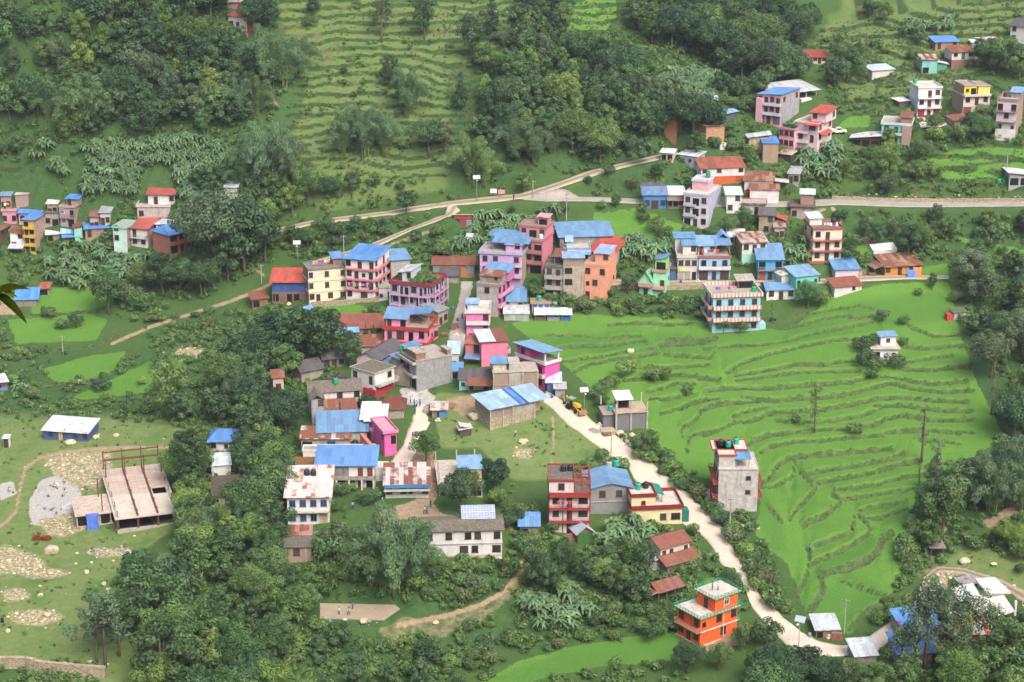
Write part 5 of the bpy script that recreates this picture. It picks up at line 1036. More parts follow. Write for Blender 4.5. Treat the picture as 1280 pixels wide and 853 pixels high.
h.posts([(.1,.1),(h.W-.1,.1)],-4.2,-4,c_lt,.1);h.wall(2.2,3.0,plain('9a4a44',.6,.3),(-.1,h.W+.1,-.12,0),'sign_band');tank(h,h.W+1.2,2,0,GREEN,'green water tank beside the maroon stilt kiosk')
h=simple('red_roof_row','long low row with rusty red roof beside the grass patch',(412,422),(478,420),6.5,2.2,1,cement('b08a78'),('shed',M('a8584c',.45,0),1.3,'f'),'the long red-roofed row',front=['.d.w.d.w'],over=.6,cat='row house')
h.shed(1.8,M('7fb0e2'),.5,'f',.2,(h.W*.12,h.W*.55,-2.0,-.02),name='awning')
h=simple('tree_hidden_house','house with light blue roof almost hidden among big dark trees',(372,410),(394,408),6,2.4,1,c_lt,('shed',M('7db4e6'),1.2,'l'),over=.5)
h=simple('patched_shed','shed with orange and grey patched roof behind the long slate house',(452,444),(478,443),5,2.2,1,c_lt,('shed',M('b89a8c',.7),1.0,'f'),cat='shed')
h=simple('dark_slate_cottage','dark slate-roofed cottage deep in the trees west of the crimson house',(377,477),(404,472),6.5,2.4,1,cement('a59a8e'),('gable',slate(),1.6,'x'),'the dark slate cottage')
h=simple('tree_slate_house','slate-roofed house under trees behind the dark slate cottage',(404,461),(432,459),6,2.4,1,cement('8a8078'),('gable',slate(),1.5,'x'),front=['wdw'],fr='d')
h=simple('hidden_pink_house','pinkish house end with brown roof peeping from the wooded slope',(342,492),(355,491),5,2.6,1.5,paint('d9c0b8',.4),('gable',M('9a6a5c',.6),1.0,'x'),front=['w'])
mg2=paint('e070b0',.2)
h=simple('magenta_compound','two-level magenta house with pink terrace roof beside the concrete path',(481,571),(496,569),8.5,2.6,2,mg2,('flat',cement('d9a0b0'),paint('e68fb4',.2),.5,.4),'the small magenta house',front=['.','.o'],left=['','..w'])
h.wall(-2,3.2,paint('e0867c',.3),(-3.4,-2.6,-2,7),'yard_wall');h.wall(-1,2.0,mg2,(-.2,h.W+1.2,9,14),'rear_room');h.flat(2.0,paint('ee9cc4',.2),paint('ee7fb0',.2),.3,.1,(-.2,h.W+1.2,9,14),name='rear_roof')
h=simple('junk_hut','patched hut of tin and blue sheet on the grassy slope',(540,522),(558,522),3.5,1.8,1,cement('8f867c'),('shed',M('cfc6bc',.3),.5,'f'),'the patched tin hut',front=['.o.'],cat='hut')
h.wall(-.5,1.3,plain('4f7fb8',.6),(h.W*.5,h.W+.02,-.1,0),'blue_sheet')
h=simple('stack_hut','tiny hut under a heap of pale sheeting on the grass',(575,546),(589,545),2.6,1.5,1,plain('5a4c42',.9,.4),('shed',M('d6cdc6',.1),.3,'l'),cat='hut',over=.35)
h.shed(1.8,cement('d9d0ca'),.5,'r',.2,(.2,h.W-.3,.2,2.6),name='sheeting')
lav=paint('c4c6dc',.25)
h=simple('lavender_house','white three-storey house with blank lavender side wall above the bananas',(854,282),(884,285),11.5,2.75,3,paint('e2dde2',.35),('flat',roofw,lav,.4,.15),'the lavender-sided house',front=['odw','Dow'.replace('D','w'),'wow'],side=lav,fr='d')
for i in(1,2):h.balcony('f',i*2.75,lav,'solid',None,.6,.5,0,.5)
room(h,.1,.75,.42,.85,2.4,paint('e8b4bc',.25),roofw,rim=paint('d0d8ea',.2),ph=.5,front='.')
tank(h,h.W*.55,9.4,11.4,GREEN,'green water tank on the lavender-sided house')
wo=paint('e8e4e2',.35);og=paint('cf6a3c',.3)
h=simple('red_roof_longhouse','long white and orange house with faded red roof on the upper slope',(876,231),(930,229),6,2.2,2,wo,('shed',M('b4604f',.4,0),1.4,'f'),'the long white and orange house',front=['w..w','w.w..w'],fr='k',wh=.9)
h.wall(-2,2.1,og,(-.03,h.W+.03,-.05,6.05),'orange_base')
h=simple('twin_roof_house','white and orange house with two stepped rusty roofs',(930,245),(966,246),6,2.1,2,wo,('shed',M('b88a78',.6),1.0,'f'),'the stepped rusty-roofed house',front=['w..','..'],fr='k',wh=.9)
h.wall(-2,1.6,og,(-.03,h.W+.03,-.05,6.05),'orange_base');h.wall(-2,2.6,wo,(h.W*.2,h.W+1.5,-3.5,-.07),'front_room');h.shed(2.6,M('b88a78',.6),.8,'f',.3,(h.W*.2,h.W+1.5,-3.5,-.07),name='lower_roof')
h.shed(3.6,M('c9ccca',.1),.3,'r',.2,(h.W+.3,h.W+4,1,5),name='side_roof');h.posts([(h.W+3.9,1),(h.W+3.9,5)],-1,3.6,plain('7c6a5a'),.08)
h=simple('blue_pair_house','blue house with slate and steel-blue roof left of the lavender wall',(804,261),(833,261),5.5,2.3,1.6,paint('4f93d4',.3),('shed',M('6f8fb8',.1),1.0,'f'),'the steel-blue roofed house',front=['wDw',''],fr='k')
h.shed(4.5,slate(),.6,'f',.3,(0,h.W,4.6,7.5),name='rear_roof')
h=simple('brown_pair_house','small house with pale zinc roof between blue house and lavender wall',(834,261),(855,261),5.5,2.3,1.6,paint('8fc4cc',.4),('shed',M('cfdae0',.05),.9,'f'),front=['doW',''],fr='d')
h.wall(-1.5,.6,brick('b07a5c'),(-.02,h.W+.02,-.06,0),'brick_base');h.shed(2.5,M('8c7a72',.4),.7,'f',.2,(0,h.W,-1.4,-.02),name='porch_roof')
h=simple('white_tower_cottage','white two-level cottage with pale blue zinc roofs',(908,267),(926,267),5,2.5,2,paint('eef0f0',.3),('shed',M('d3e3ee'),.8,'f'),'the white two-level cottage',front=['w.','.w'],fr='k')
h=simple('flat_white_house','single-storey white house with flat rust-edged roof beside the white cottage',(927,268),(956,269),5,2.7,1,paint('dcd8d2',.4),('flat',roofc,M('c8b0a4',.4),.3,.5),front=['..dw'],fr='d')
h=simple('beige_house','beige stone house with slate gable roof and red patch',(948,293),(967,294),6,2.6,2,stone(),('gable',slate(),1.4,'x'),'the beige slate-roofed house',front=['w','.w'],fr='k',over=.4)
h.shed(3.6,M('b85a48',.2),1.0,'r',.2,(h.W+.3,h.W+3,1,6),name='red_roof');h.wall(-2,3.6,cement('8f857a'),(h.W+.3,h.W+2.8,1.2,5.8),'side_room')
h=simple('slab_top_house','grey stone house with dark overhanging slab and brick room on top',(988,274),(1016,275),7,3.3,1,cement('b3a89c'),('flat',cement('6f645c'),None,.1,.5),'the brick-topped grey house',front=['w.w'],fr='d')
room(h,.42,1.0,.3,.85,2.8,brick('b08870'),M('d5e2ea'),rise=.4)
ccr=paint('efe6d6',.25);rbr=paint('b0604e',.2)
h=simple('cream_red_house','cream three-storey house with brick-red balcony bands and black tank',(1015,327),(1051,326),9,2.75,3,ccr,('flat',cement('847a76'),rbr,.4,.3),'the cream and brick-red house',front=['wdw','wdw','wd.'],left=['w.w','wd.','w.w'],fr='d')
for i in(1,2):h.balcony('f',i*2.75,rbr,'bars',rbr,1.0,.5);h.balcony('l',i*2.75,rbr,'solid',None,.8,.35)
h.band(.1,rbr,.5,1.0);room(h,.0,.42,.45,.95,1.8,ccr,M('d6e2ea'),rise=.4);tank(h,h.W*.86,5,h.top,BLACK,'black water tank on the cream and brick-red house',1.2)
def checker():
 m,nt,b=newmat('checkered_wall');c=nt.nodes.new('ShaderNodeTexChecker');c.inputs['Scale'].default_value=3.1;tc=nt.nodes.new('ShaderNodeTexCoord')
 mp=nt.nodes.new('ShaderNodeMapping');mp.inputs['Location'].default_value=(.05,.13,.07);nt.links.new(tc.outputs['Object'],mp.inputs[0]);nt.links.new(mp.outputs[0],c.inputs['Vector'])
 c.inputs['Color1'].default_value=(*lin('d3ccd4'),1);c.inputs['Color2'].default_value=(*lin('b3a0b0'),1);nt.links.new(c.outputs[0],b.inputs['Base Color']);return m
chk=checker()
h=simple('checkered_hut','low house with checkered wall and blue roof beside the dirt road end',(1044,348),(1073,347),6,2.3,1,chk,('shed',M(BLUE),1.2,'f'),'the checkered low house',over=.5,side=paint('cfe6ee',.3))
h=simple('brick_roof_hut','white shed with dull red roof just below the dirt road',(1043,369),(1077,366),4.5,2.0,1,paint('e3e0dc',.4),('shed',M('a85c4c',.45,0),.9,'f'),front=['...v.'],over=.4,cat='shed')
tank(h,h.W*.88,5.2,2.0,BLACK,'black water tank behind the dull red-roofed shed',.7)
h=simple('orange_cottage','orange cottage with striped rusty roof at the end of the dirt road',(1106,345),(1150,342),6,2.4,1,paint('e09a52',.3),('shed',M('c09482',.6,0),1.3,'f'),'the striped-roof orange cottage',front=['w.d.ww'],fr='d',over=.6,base=stone())
h.shed(1.9,M('a8887a',.5),.7,'l',.2,(-2.8,-.6,0,5),name='side_roof');h.posts([(-2.6,.3),(-2.6,4.6)],-1,1.9,plain('6b5a4a'),.08)
h=simple('tunnel_greenhouse','low whitish tunnel greenhouse on the grassy slope',(1092,319),(1121,316.5),5,1.0,1,plain('c9cdc9',.5,.1),('gable',plain('dcdfdd',.4,.1),1.1,'x'),cat='greenhouse',over=.1)
h=simple('roadside_tin_shed','tin-roofed roadside shed with open front at the asphalt road',(1261,232),(1300,232),6,2.6,1,M('a8b0b4',.1),('shed',M('d9dde2'),.8,'r'),'the open tin shed by the asphalt road',front=['ooo'],cat='shed',over=.6)
tank(h,-2.2,2.0,.0,GREEN,'left green water tank of the pair beside the roadside shed',1.1);tank(h,-.8,2.2,.0,TEAL,'right teal water tank of the pair beside the roadside shed',1.1)
h=simple('field_hut','grey field hut with red sheet at the edge of the rice',(1192,400),(1208,399),3,1.8,1,cement('b5b8ba'),('shed',plain('5a6a48',.9,.4),.3,'f'),cat='hut',over=.3)
h.wall(-.5,1.4,plain('c0463a',.7),(-1.6,-.05,.2,1.8),'red_sheet')
p2=paint('efb4c4',.2)
h=simple('pink_blue_house','pink three-storey house with pale balconies and blue roof on the hillside',(946,153),(975,156.5),12,2.65,3,p2,('shed',M('5f9ee0'),.5,'l'),'the pink hillside house',front=['sds','wdwd','wdwd'],side=cement('b0aeb4'),right=['','','w.w'],scol='8a6a72',fr='r')
for i in(1,2):h.balcony('f',i*2.65,paint('d3dcec',.2),'solid',None,1.0,.7,.25,1.0)
h.wall(-1,7.0,paint('f4bccc',.15),(0,h.W*.26,-1.0,-.02),'front_pier')
h=House('zinc_hall','large open hall with wide grey zinc roof behind the pink hillside house',(970,129),(1020,123),8,'the grey zinc hall','hall')
h.wall(-5,.1,cement('a8a2a0'),name='base_wall');h.wall(.1,2.6,brick('9a7a68'),(0,h.W,6.5,8));h.posts([(h.W*f,.1)for f in(0,.25,.5,.75,1)],.1,2.6,c_lt,.14,'column');h.shed(2.6,M('c3c6c9',.04),1.2,'f',1.0);h.wall(.1,2.6,cement('2f2a28'),(.3,h.W*.95,5.5,6.4),'painted_shade_wall')  # near-black inner wall paints the shade under the roof
h.wall(-3,.6,wht,(h.W*.55,h.W*.8,-1.6,-.02),'white_annex')
wp=paint('f0d2da',.2);rdm=M('c4503f')
h=simple('pink_red_house','pale pink stepped house with red roofs on the hillside',(993,188),(1021,191.5),9.5,2.6,3,wp,('flat',cement('b5a8a2'),wp,.3,.3),'the red-roofed pink house',front=['..','wd','.W'],right=['w.','w.w','w.w'],fr='g')
room(h,.5,1.15,.3,1.0,2.5,wp,rdm,front='w.',right='.w',rise=.7,over=.6);h.shed(7.7,rdm,.5,'f',.3,(h.W*.5,h.W+.6,-1.4,1.2),name='awning');h.balcony('f',5.2,paint('e6dce0',.2),'solid',None,.9,.6,0,.6);h.balcony('f',2.6,paint('e6dce0',.2),'solid',None,.9,.6,0,.6);h.shed(4.9,rdm,.5,'r',.2,(h.W+.02,h.W+1.2,.5,7),name='side_awning')
h=simple('pink_wing','pink two-storey wing with planted roof and green tank beside the red-roofed house',(973,184),(992,187),8,2.6,2,paint('eebccb',.25),('flat',roofd,paint('d9a4b2',.3),.4),front=['www','www'],fr='r')
tank(h,h.W*.5,2.2,h.top,GREEN,'green water tank on the pink wing of the hillside house',1.1);PWING=h
h=simple('cliff_house','bare brick house on the cliff edge with blue and zinc roofs',(953,204),(972,204),6,2.7,2,brick('b09078',.5,.2,'b0a294',.2),('shed',M('4f8ad0'),.6,'f'),'the brick cliff house',front=['.','..'],over=.3)
h.shed(6.2,M('cdd6dc'),.8,'l',.3,(-3.6,h.W*.6,3.5,8),name='zinc_roof');h.wall(-3,6.2,cement('c0ab96'),(-3.4,h.W*.6,3.7,7.8),'rear_wall')
h=simple('cliff_stall','dark ramshackle stall with pale roof hanging under the pink wing',(974,200),(988,202),3,1.8,1,plain('4f4038',.9,.4),('shed',M('c9b8a6',.3),.4,'f'),cat='stall')
h=simple('striped_roof_shed','small open shed with blue and white striped roof by the hill track',(904,153),(921,152),4,2.2,1,cement('5f6a6a'),('shed',M('8fc0ea'),.6,'l'),'the striped-roof hill shed',cat='shed',over=.5)
h=simple('earth_house','old earth-walled house with flat rusty roof on the hill edge',(882,182),(905,180),8,2.6,2,plain('b08a6c',.95,.3),('flat',M('b09a90',.5),None,0,.4),'the earth-walled house',front=['..','.'])
h.wall(-2.5,.4,wht,(h.W*.55,h.W+.6,-2.5,-.2),'white_step')
h=simple('tin_box_house','grey tin house on posts at the top of the road',(848,205),(871,208),5,2.6,1,M('b4bcc6',.05,0),('shed',M('d3dbe0'),.4,'f'),'the grey tin house',front=['..v.'],fr='k',over=.4)
h.wall(-2.6,-.1,M('a8b0ba',.1),(h.W*.5,h.W,.4,3),'lower_store');h.posts([(.2,.2)],-3,0,plain('7a5a48'),.1)
h=simple('tea_stall','small white roadside tea stall left of the grey tin house',(826,200),(841,201),3,2.0,1,paint('d9d9d4',.4),('shed',M('dfe0e0',.1),.4,'f'),front=['oo'],cat='stall')
h=simple('brown_post_house','narrow brown house with white tank behind roadside trees',(830,176),(845,177),5,2.6,2.4,plain('a5765e',.95,.3),('flat',cement('a99a8c'),None,.3),front=['','.','w'],fr='k')
h=simple('open_zinc_shed','open shed with pale zinc roof left of a teal house',(1065,182),(1099,184),6,2.2,1,cement('6a5a50'),('shed',M('d3d8dc',.04),.9,'l'),'the pale zinc shed',front=['ooo'],cat='shed',over=.8)
tl=paint('8fe0dc',.25)
h=simple('teal_terrace_house','teal two-storey house with brick side and cluttered flat roof',(1101,179),(1137,181),9,2.6,2,tl,('flat',roofc,paint('d6e6e4',.3),.5,.3),'the teal terrace house',front=['odo','wdw'],left=['','wdw'],fr='d',side=brick('b09484'),lside=tl)
h.balcony('f',2.6,paint('d8dcd8',.2),'solid',None,.9,.6);h.wall(0,5.2,brick('b5968a'),(h.W-2.2,h.W+.02,-1.0,-.02),'brick_pier');room(h,.62,1.0,.2,.8,1.7,brick('a87a64'),M('b08468',.7))
h=simple('white_shutter_house','white three-storey house with red shutters and a concrete yard',(1146,147),(1175,146.5),8.5,2.75,3,paint('efeef2',.25),('flat',roofw,wht,.4,.2),'the white house with red shutters',front=['sds','wdw','.dw'],scol='8e3a38',fr='k')
for i in(1,2):h.balcony('f',i*2.75,paint('e6e2e4',.2),'bars',paint('dcd6d8',.2),.9,.5)
tank(h,h.W*.14,7,h.top,GREEN,'green water tank on the white house with red shutters',1.1)
h=simple('yellow_top_house','unfinished house with yellow upper floor and brick side',(1203,144),(1236,143),8.5,2.7,2,paint('e6d6d0',.35),('flat',roofc,paint('d8c8c2',.3),.2),'the yellow-topped house',front=['s.d','wdw'],side=brick('b09080'),scol='8a5a4a',fr='d')
h.shed(1.9,M('c0604a',.3),.4,'f',.1,(h.W*.62,h.W,-1.6,-.02),name='awning');room(h,.02,.5,.05,.9,2.5,paint('efd84a',.2),cement('a99c90'),front='vo',rim=c_lt,ph=.2,side=brick('b09080'));room(h,.55,1.0,.05,.9,2.3,paint('f2e07a',.2),cement('a99c90'),rim=c_lt,ph=.1);h.balcony('f',5.4,paint('e0d4d0',.2),'solid',None,.8,.5)
h=simple('brick_lilac_tower','four-storey brick tower with lilac latticed front on the hillside',(1243,176),(1268,178),11,2.75,4,chk,('flat',roofc,brick('a88474'),.6,.15),'the brick tower',front=['v.','o.v','.w.','o.o'],side=brick('b89a88',.5,.2,'b5a79c',.2),fr='k')
h.wall(0,3.4,wht,(-.02,h.W+.02,-.06,0),'white_base');
for i in(2,3):h.balcony('f',i*2.75,paint('b09098',.2),'bars',paint('b88c8c',.2),.8,.5)
room(h,.5,1.0,.5,.9,1.5,cement('a8a0a0'),M('86b0e0'));tank(h,h.W*.2,6,h.top,BLACK,'black water tank on the brick tower',.9)
h=simple('brick_blue_cottage','brick cottage with bright blue roof at the top of the hill',(1169,62),(1198,61),5,2.2,1,brick('b08c72'),('shed',M('4f92e4'),.9,'f'),'the blue-roofed brick cottage',front=['d.w'],fr='k')
h=simple('rust_white_house','white and brown two-storey house with rusty roof on the hilltop',(1189,84),(1217,83),5.5,2.2,2,wo,('shed',M('b07a68',.6,0),1.0,'f'),'the white and brown hilltop house',front=['o.o','wdw'],fr='k',dcol='4a6a8a',wh=1.0)
h.wall(-1.5,2.1,brick('9a6450'),(-.03,h.W+.03,-.05,5.5),'brown_base')
h=simple('teal_junk_house','ramshackle teal house with mixed patched roofs on the hill',(1152,92),(1171,92),5.5,2.4,1.7,paint('8fd0c4',.4),('shed',M('d0b8b0',.4),.6,'f'),front=['o.','.'])
h.shed(2.6,M('dfe0e2',.2),.6,'r',.2,(h.W+.2,h.W+3.4,.5,4),name='lean_to_roof');h.wall(-1,2.6,plain('5f9a8c',.8,.3),(h.W+.3,h.W+3,.8,3.8),'lean_to')
h=simple('pink_hill_cottage','pink cottage with dark doorway and flat pale roof on the hilltop',(1229,61),(1253,60),5.5,2.4,1,paint('eea0ac',.2),('flat',M('d8c8c0',.2),None,0,.4),front=['D.w'],fr='k',dcol='3a3236',lside=wht)
h=simple('white_hill_shed','tiny white shed left of the pink hilltop cottage',(1215,60),(1227,60),3,1.6,1,wht,('shed',M(WZINC),.3,'f'),cat='shed')
h=simple('slate_edge_house','tall white house with slate roof at the top right edge',(1262,53),(1290,56),7,2.6,2,wht,('gable',slate(),1.6,'x'),front=['w.w','w.w'],fr='k')
h=simple('rust_hill_shed','low open shed with rust and white roof below the slate-roofed house',(1253,75),(1278,75),4.5,2.0,1,cement('6d6058'),('shed',M('c8a89c',.55,0),.7,'f'),front=['oo'],cat='shed')
h=simple('long_white_shed','long white shed with pale blue zinc roof on the hillside',(1090,97),(1117,95),5,2.0,1,paint('dcd8d0',.3),('shed',M('c0d2dc'),.7,'f'),'the long white hillside shed',cat='shed')
h=simple('red_roof_cottage','small white cottage with dark red roof beside the dark wood',(1004,80),(1033,80),4.5,2.0,1,paint('ead8cc',.3),('shed',M('a04440',.2,0),1.2,'f'),'the dark red-roofed cottage',front=['wdwdw'],fr='w',wh=1.0)
h=simple('rust_hut','small hut with rusty gabled roof between the two hillside towers',(1193,158),(1214,156),4,1.6,1,cement('a89a8c'),('shed',M('b88470',.7),.6,'f'),cat='hut')
h=simple('tarp_hut','low hut with torn white sheet roof behind the teal terrace house',(1124,134),(1136,133),3.5,1.6,1,cement('6f665c'),('shed',M('e3e4e4'),.3,'f'),cat='hut')
h=simple('forest_house','red-roofed white house half hidden in the forest at the top',(286,36),(309,38),5.5,2.3,1.6,wo,('shed',M('b8503f',.35,0),1.2,'f'),'the red-roofed forest house',front=['wd.'],side=paint('c9524a',.2),fr='k')
h=simple('forest_shed','pale roofed shed above the red-roofed forest house',(284,12),(303,12),4.5,2.0,1,brick('b08a80'),('shed',M('c8c4c4',.2),.6,'f'),cat='shed')
yl=paint('e6c25c',.25)
h=simple('yellow_house','narrow yellow four-storey house with brick side and blue roof',(32,317),(45.5,318),9.5,2.35,4,yl,('shed',M('4f90de'),.5,'f'),'the narrow yellow house',front=['dw','dw','dw','o.'],side=brick('b8968a',.5,.2,'b5a79c',.2),fr='d',over=.5,wh=1.1)
for i in(1,2,3):h.balcony('f',i*2.35,yl,'solid',None,.7,.6)
h=simple('white_left_house','white rounded little house with dull red roof left of the yellow house',(14,313),(31,313),6,2.4,1.8,wht,('shed',M('b06a5a',.4),1.0,'r'),front=['w.','.w'],fr='k')
h.shed(1.2,M('c8ccd4'),.6,'f',.2,(0,h.W,-2.6,-.02),name='porch_roof')
h=simple('broad_roof_house','house with broad blue roof behind the narrow yellow house',(24,280),(52,280),7,2.5,1.2,paint('d9b0bc',.3),('shed',M('4f92e4'),1.0,'f'),'the blue-roofed left house',front=['wdw'],fr='d')
h=simple('pink_left_house','pink house with dark windows at the left edge of the village',(4,280),(21,280),7,2.5,1.4,paint('df9cb8',.3),('flat',cement('b5a29a'),paint('d9a8b0',.3),.4),'the pink left house',front=['w.w'],fr='d')
h=simple('brick_cube','square brick room with pale roof above the pink left house',(20,259),(36,259),5.5,3.4,1,brick('b8988a'),('flat',M('cfc8c4',.15),None,0,.2))
h=simple('lilac_brick_house','lilac fronted brick house with blue-roofed room on top',(76,283),(94,284),10,2.6,2,paint('b8a4b0',.35),('flat',roofc,paint('c0a8a4',.3),.4),'the lilac and brick house',front=['wo','w.o'],side=brick('b09078',.5,.2,'b0a294',.2),fr='l')
h.balcony('f',2.6,paint('a88a94',.2),'bars',paint('a88a94',.2),.9);room(h,.3,1.1,.2,.7,1.9,brick('b09484'),M('4f92e0'),front='d.')
h=simple('light_blue_shed','shed with light blue roof amid the left village',(78,301),(99,300),7,2.0,1,cement('a0907e'),('shed',M('9cc8ee'),1.0,'f'),'the light blue shed roof',cat='shed');h.shed(1.2,M('5a96d6'),.4,'f',.1,(0,h.W,-1.6,-.02),name='awning')
h=simple('white_roof_shed','shed with whitish roof between the yellow house and a light blue roof',(59,302),(76,301),5.5,1.9,1,cement('9a9088'),('shed',M('dcd6d4',.08),.8,'f'),cat='shed',front=['o.'])
h=simple('grey_link_house','grey house with plants along its flat roof behind the yellow house',(56,283),(74,283),6,2.6,1.4,cement('a8a09c'),('flat',roofd,None,.3),front=['wo'])
h=simple('brick_rust_house','brick house with rust and blue roof near the white red-roofed houses',(107,297),(138,295),7,2.3,1,brick('b08874'),('shed',M('5a90d8',.12),.9,'f'),front=['d.w'],fr='k')
h.shed(2.4,M('a8786a',.8),.6,'l',.2,(-3,-.6,1,6),name='rust_roof');h.wall(-2,2.4,paint('9adccb',.3),(-2.8,-.7,1.2,5.8),'mint_wall')
h=simple('mint_narrow_house','narrow mint and white house beside white red-roofed house',(143,316),(160,317),7,2.6,2.6,paint('d3efe6',.4),('flat',roofc,paint('9ad8cc',.3),.4,.25),front=['','w.','w.'],side=brick('b5968a'),fr='k')
rr2=M('b9544c',0,0)
h=simple('lower_red_roof_house','lower white house with red roof and brick side above the bananas',(164,308),(185,310),8.5,2.6,2,wht,('shed',rr2,1.4,'f'),'the lower red-roofed white house',front=['ww','d.'],side=brick('b08c7c',.5,.2,'b5a79c',.2),fr='d',over=.6)
h.balcony('f',2.6,cement('cfc8c2'),'bars',plain('8a8a88',.5),.9)
h=simple('upper_red_roof_house','upper white house with red roof and planted terrace',(172,274),(213,274),9.5,3.3,1,cement('c3b8b2'),('flat',roofc,cement('cfc6be'),.6),'the upper red-roofed white house',front=['w...'],side=brick('b09080',.5,.2,'b5a79c',.2),fr='d')
room(h,.3,1.1,.25,1.0,2.8,paint('e6e2e0',.3),rr2,front='.d..w',right='w',rise=1.2,over=.6,fr='k')
h=simple('zinc_left_house','house with grey zinc roof joined to blue tarpaulin roof',(196,292),(224,290),8,2.5,1,wht,('shed',M('c3ccd4',.04),.7,'f'),front=['dw.'],fr='d')
h=simple('balcony_left_house','coral house with plant-filled balconies under a blue peaked roof',(213,318),(243,311),7.5,2.6,2,paint('c98478',.35),('gable',M('4f90dc'),1.8,'x',1.5),front=['odw','owo'],fr='d',balm=paint('c9786c',.3),bal=[('f',1)])
h=simple('dark_edge_house','dark two-storey timber house end at the edge of the left village',(-14,318),(16,302),7,2.4,2,plain('6a5248',.9,.35),('shed',M('8a7068',.4),.8,'f'),front=['oo.o','wowo'],fr='d')
h=simple('blue_tin_hut','low hut with bright blue tin roof on the lower left rice plot',(20,384),(47,383),5,2.0,1,cement('9a8f84'),('shed',M('5a98e6'),1.4,'f'),'the blue tin hut',cat='hut')
h=simple('rust_tin_hut','small grey hut with orange rusty roof behind the blue tin hut',(49,369),(61,369),3,1.8,1,cement('a8a49e'),('shed',M('c4653f',.4),.6,'f'),cat='hut',front=['o'])
h=simple('canopy_hut','white hut in the tree crowns above the left village',(282,252),(297,252),5,2.6,1.5,paint('d8d4d0',.3),('shed',M('d5e0e8'),.6,'f'),cat='hut')
h=simple('edge_shack','ramshackle shack with pale tin roof at the left edge',(-4,490),(10,488),4.5,2.2,1,plain('7a5a50',.9,.4),('shed',M('cfd3d8',.1),.5,'f'),cat='shack',front=['o.'])
h.wall(-1,.9,plain('5f86b8',.7),(h.W*.3,h.W,-.1,0),'blue_panel')
h=House('wrecked_house','half-collapsed white concrete house with tilted slabs by the dirt track',(1228,777),(1268,772),8,'the collapsed white house','ruin')
h.wall(-2,2.6,c_lt,(h.W*.1,h.W,4.5,7.5));h.posts([(0,0),(h.W*.5,0),(h.W,0),(h.W,6),(0,6)],-2,3.4,paint('e0e0de',.3),.2,'column')
b=MB();b.hexa([(-1,-1,.6),(h.W*.9,-1,1.6),(h.W*.9,4,3.0),(-1,4,2.2),(-1,-1,.9),(h.W*.9,-1,1.9),(h.W*.9,4,3.3),(-1,4,2.5)],cement('dad5ce'));b.build('fallen_slab',h.o)
b=MB();b.hexa([(h.W*.4,3.5,3.4),(h.W+.6,3,3.3),(h.W+.4,8.6,3.9),(h.W*.4,8.6,4.2),(h.W*.4,3.5,3.7),(h.W+.6,3,3.6),(h.W+.4,8.6,4.2),(h.W*.4,8.6,4.5)],cement('e0dbd4'));b.build('roof_slab',h.o)
b=MB();b.hexa([(-2.5,4.5,2.2),(h.W*.3,4.5,2.6),(h.W*.3,8,3.8),(-2.5,8,3.3),(-2.5,4.5,2.3),(h.W*.3,4.5,2.7),(h.W*.3,8,3.9),(-2.5,8,3.4)],M(WZINC));b.build('tin_sheet',h.o)
h=simple('blue_camp_shed','front long shed with bright blue roof behind the tall tree',(1122,832),(1172,829),6,2.3,1,c_grey,('shed',M('5a9ae8',.1),1.0,'f'),'the blue sheds',cat='shed',front=['o.o..o'])
h=simple('rear_blue_shed','rear shed with bright blue roof behind the tall tree',(1130,803),(1176,798),6,2.3,1,c_grey,('shed',M('5a9ae8',.1),1.2,'f'),cat='shed')
h=simple('orange_trim_shed','shed with white and orange patched roof right of the rear blue shed',(1186,808),(1240,806),6,2.3,1,cement('b07a5c'),('shed',M('d9d6d2',.35,0,'c0582c'),1.2,'f'),cat='shed')
h=simple('debris_shed','open scrap shed with pale tin roof at the road bend',(1020,798),(1048,797),4.5,1.7,1,brick('a06a52'),('shed',M('c3ccd2',.06),.7,'f'),'the scrap shed',front=['o.o'],cat='shed',over=.4)
h=simple('sunken_tin_hut','half-sunk hut with rusty white tin roof below the road bend',(1069,833),(1095,831),4.5,2.0,1,c_grey,('shed',M('d3dbe0',.12),.9,'f'),cat='hut',over=.4)
h=simple('plank_hut','dark timber hut with flat plank roof beside the stream',(1163,695),(1179,695),3.4,1.7,1,plain('5a4c44',.9,.4),('flat',plain('86807c',.9,.4),None,0,.4),'the dark timber hut',front=['o'],cat='hut')
h=simple('tin_lean_to','small grey tin roof on posts beside the dirt track',(1205,742),(1221,740),3,1.6,1,plain('6a5e54',.9),('shed',M('a8a8a8',.15),.4,'l'),cat='shed')
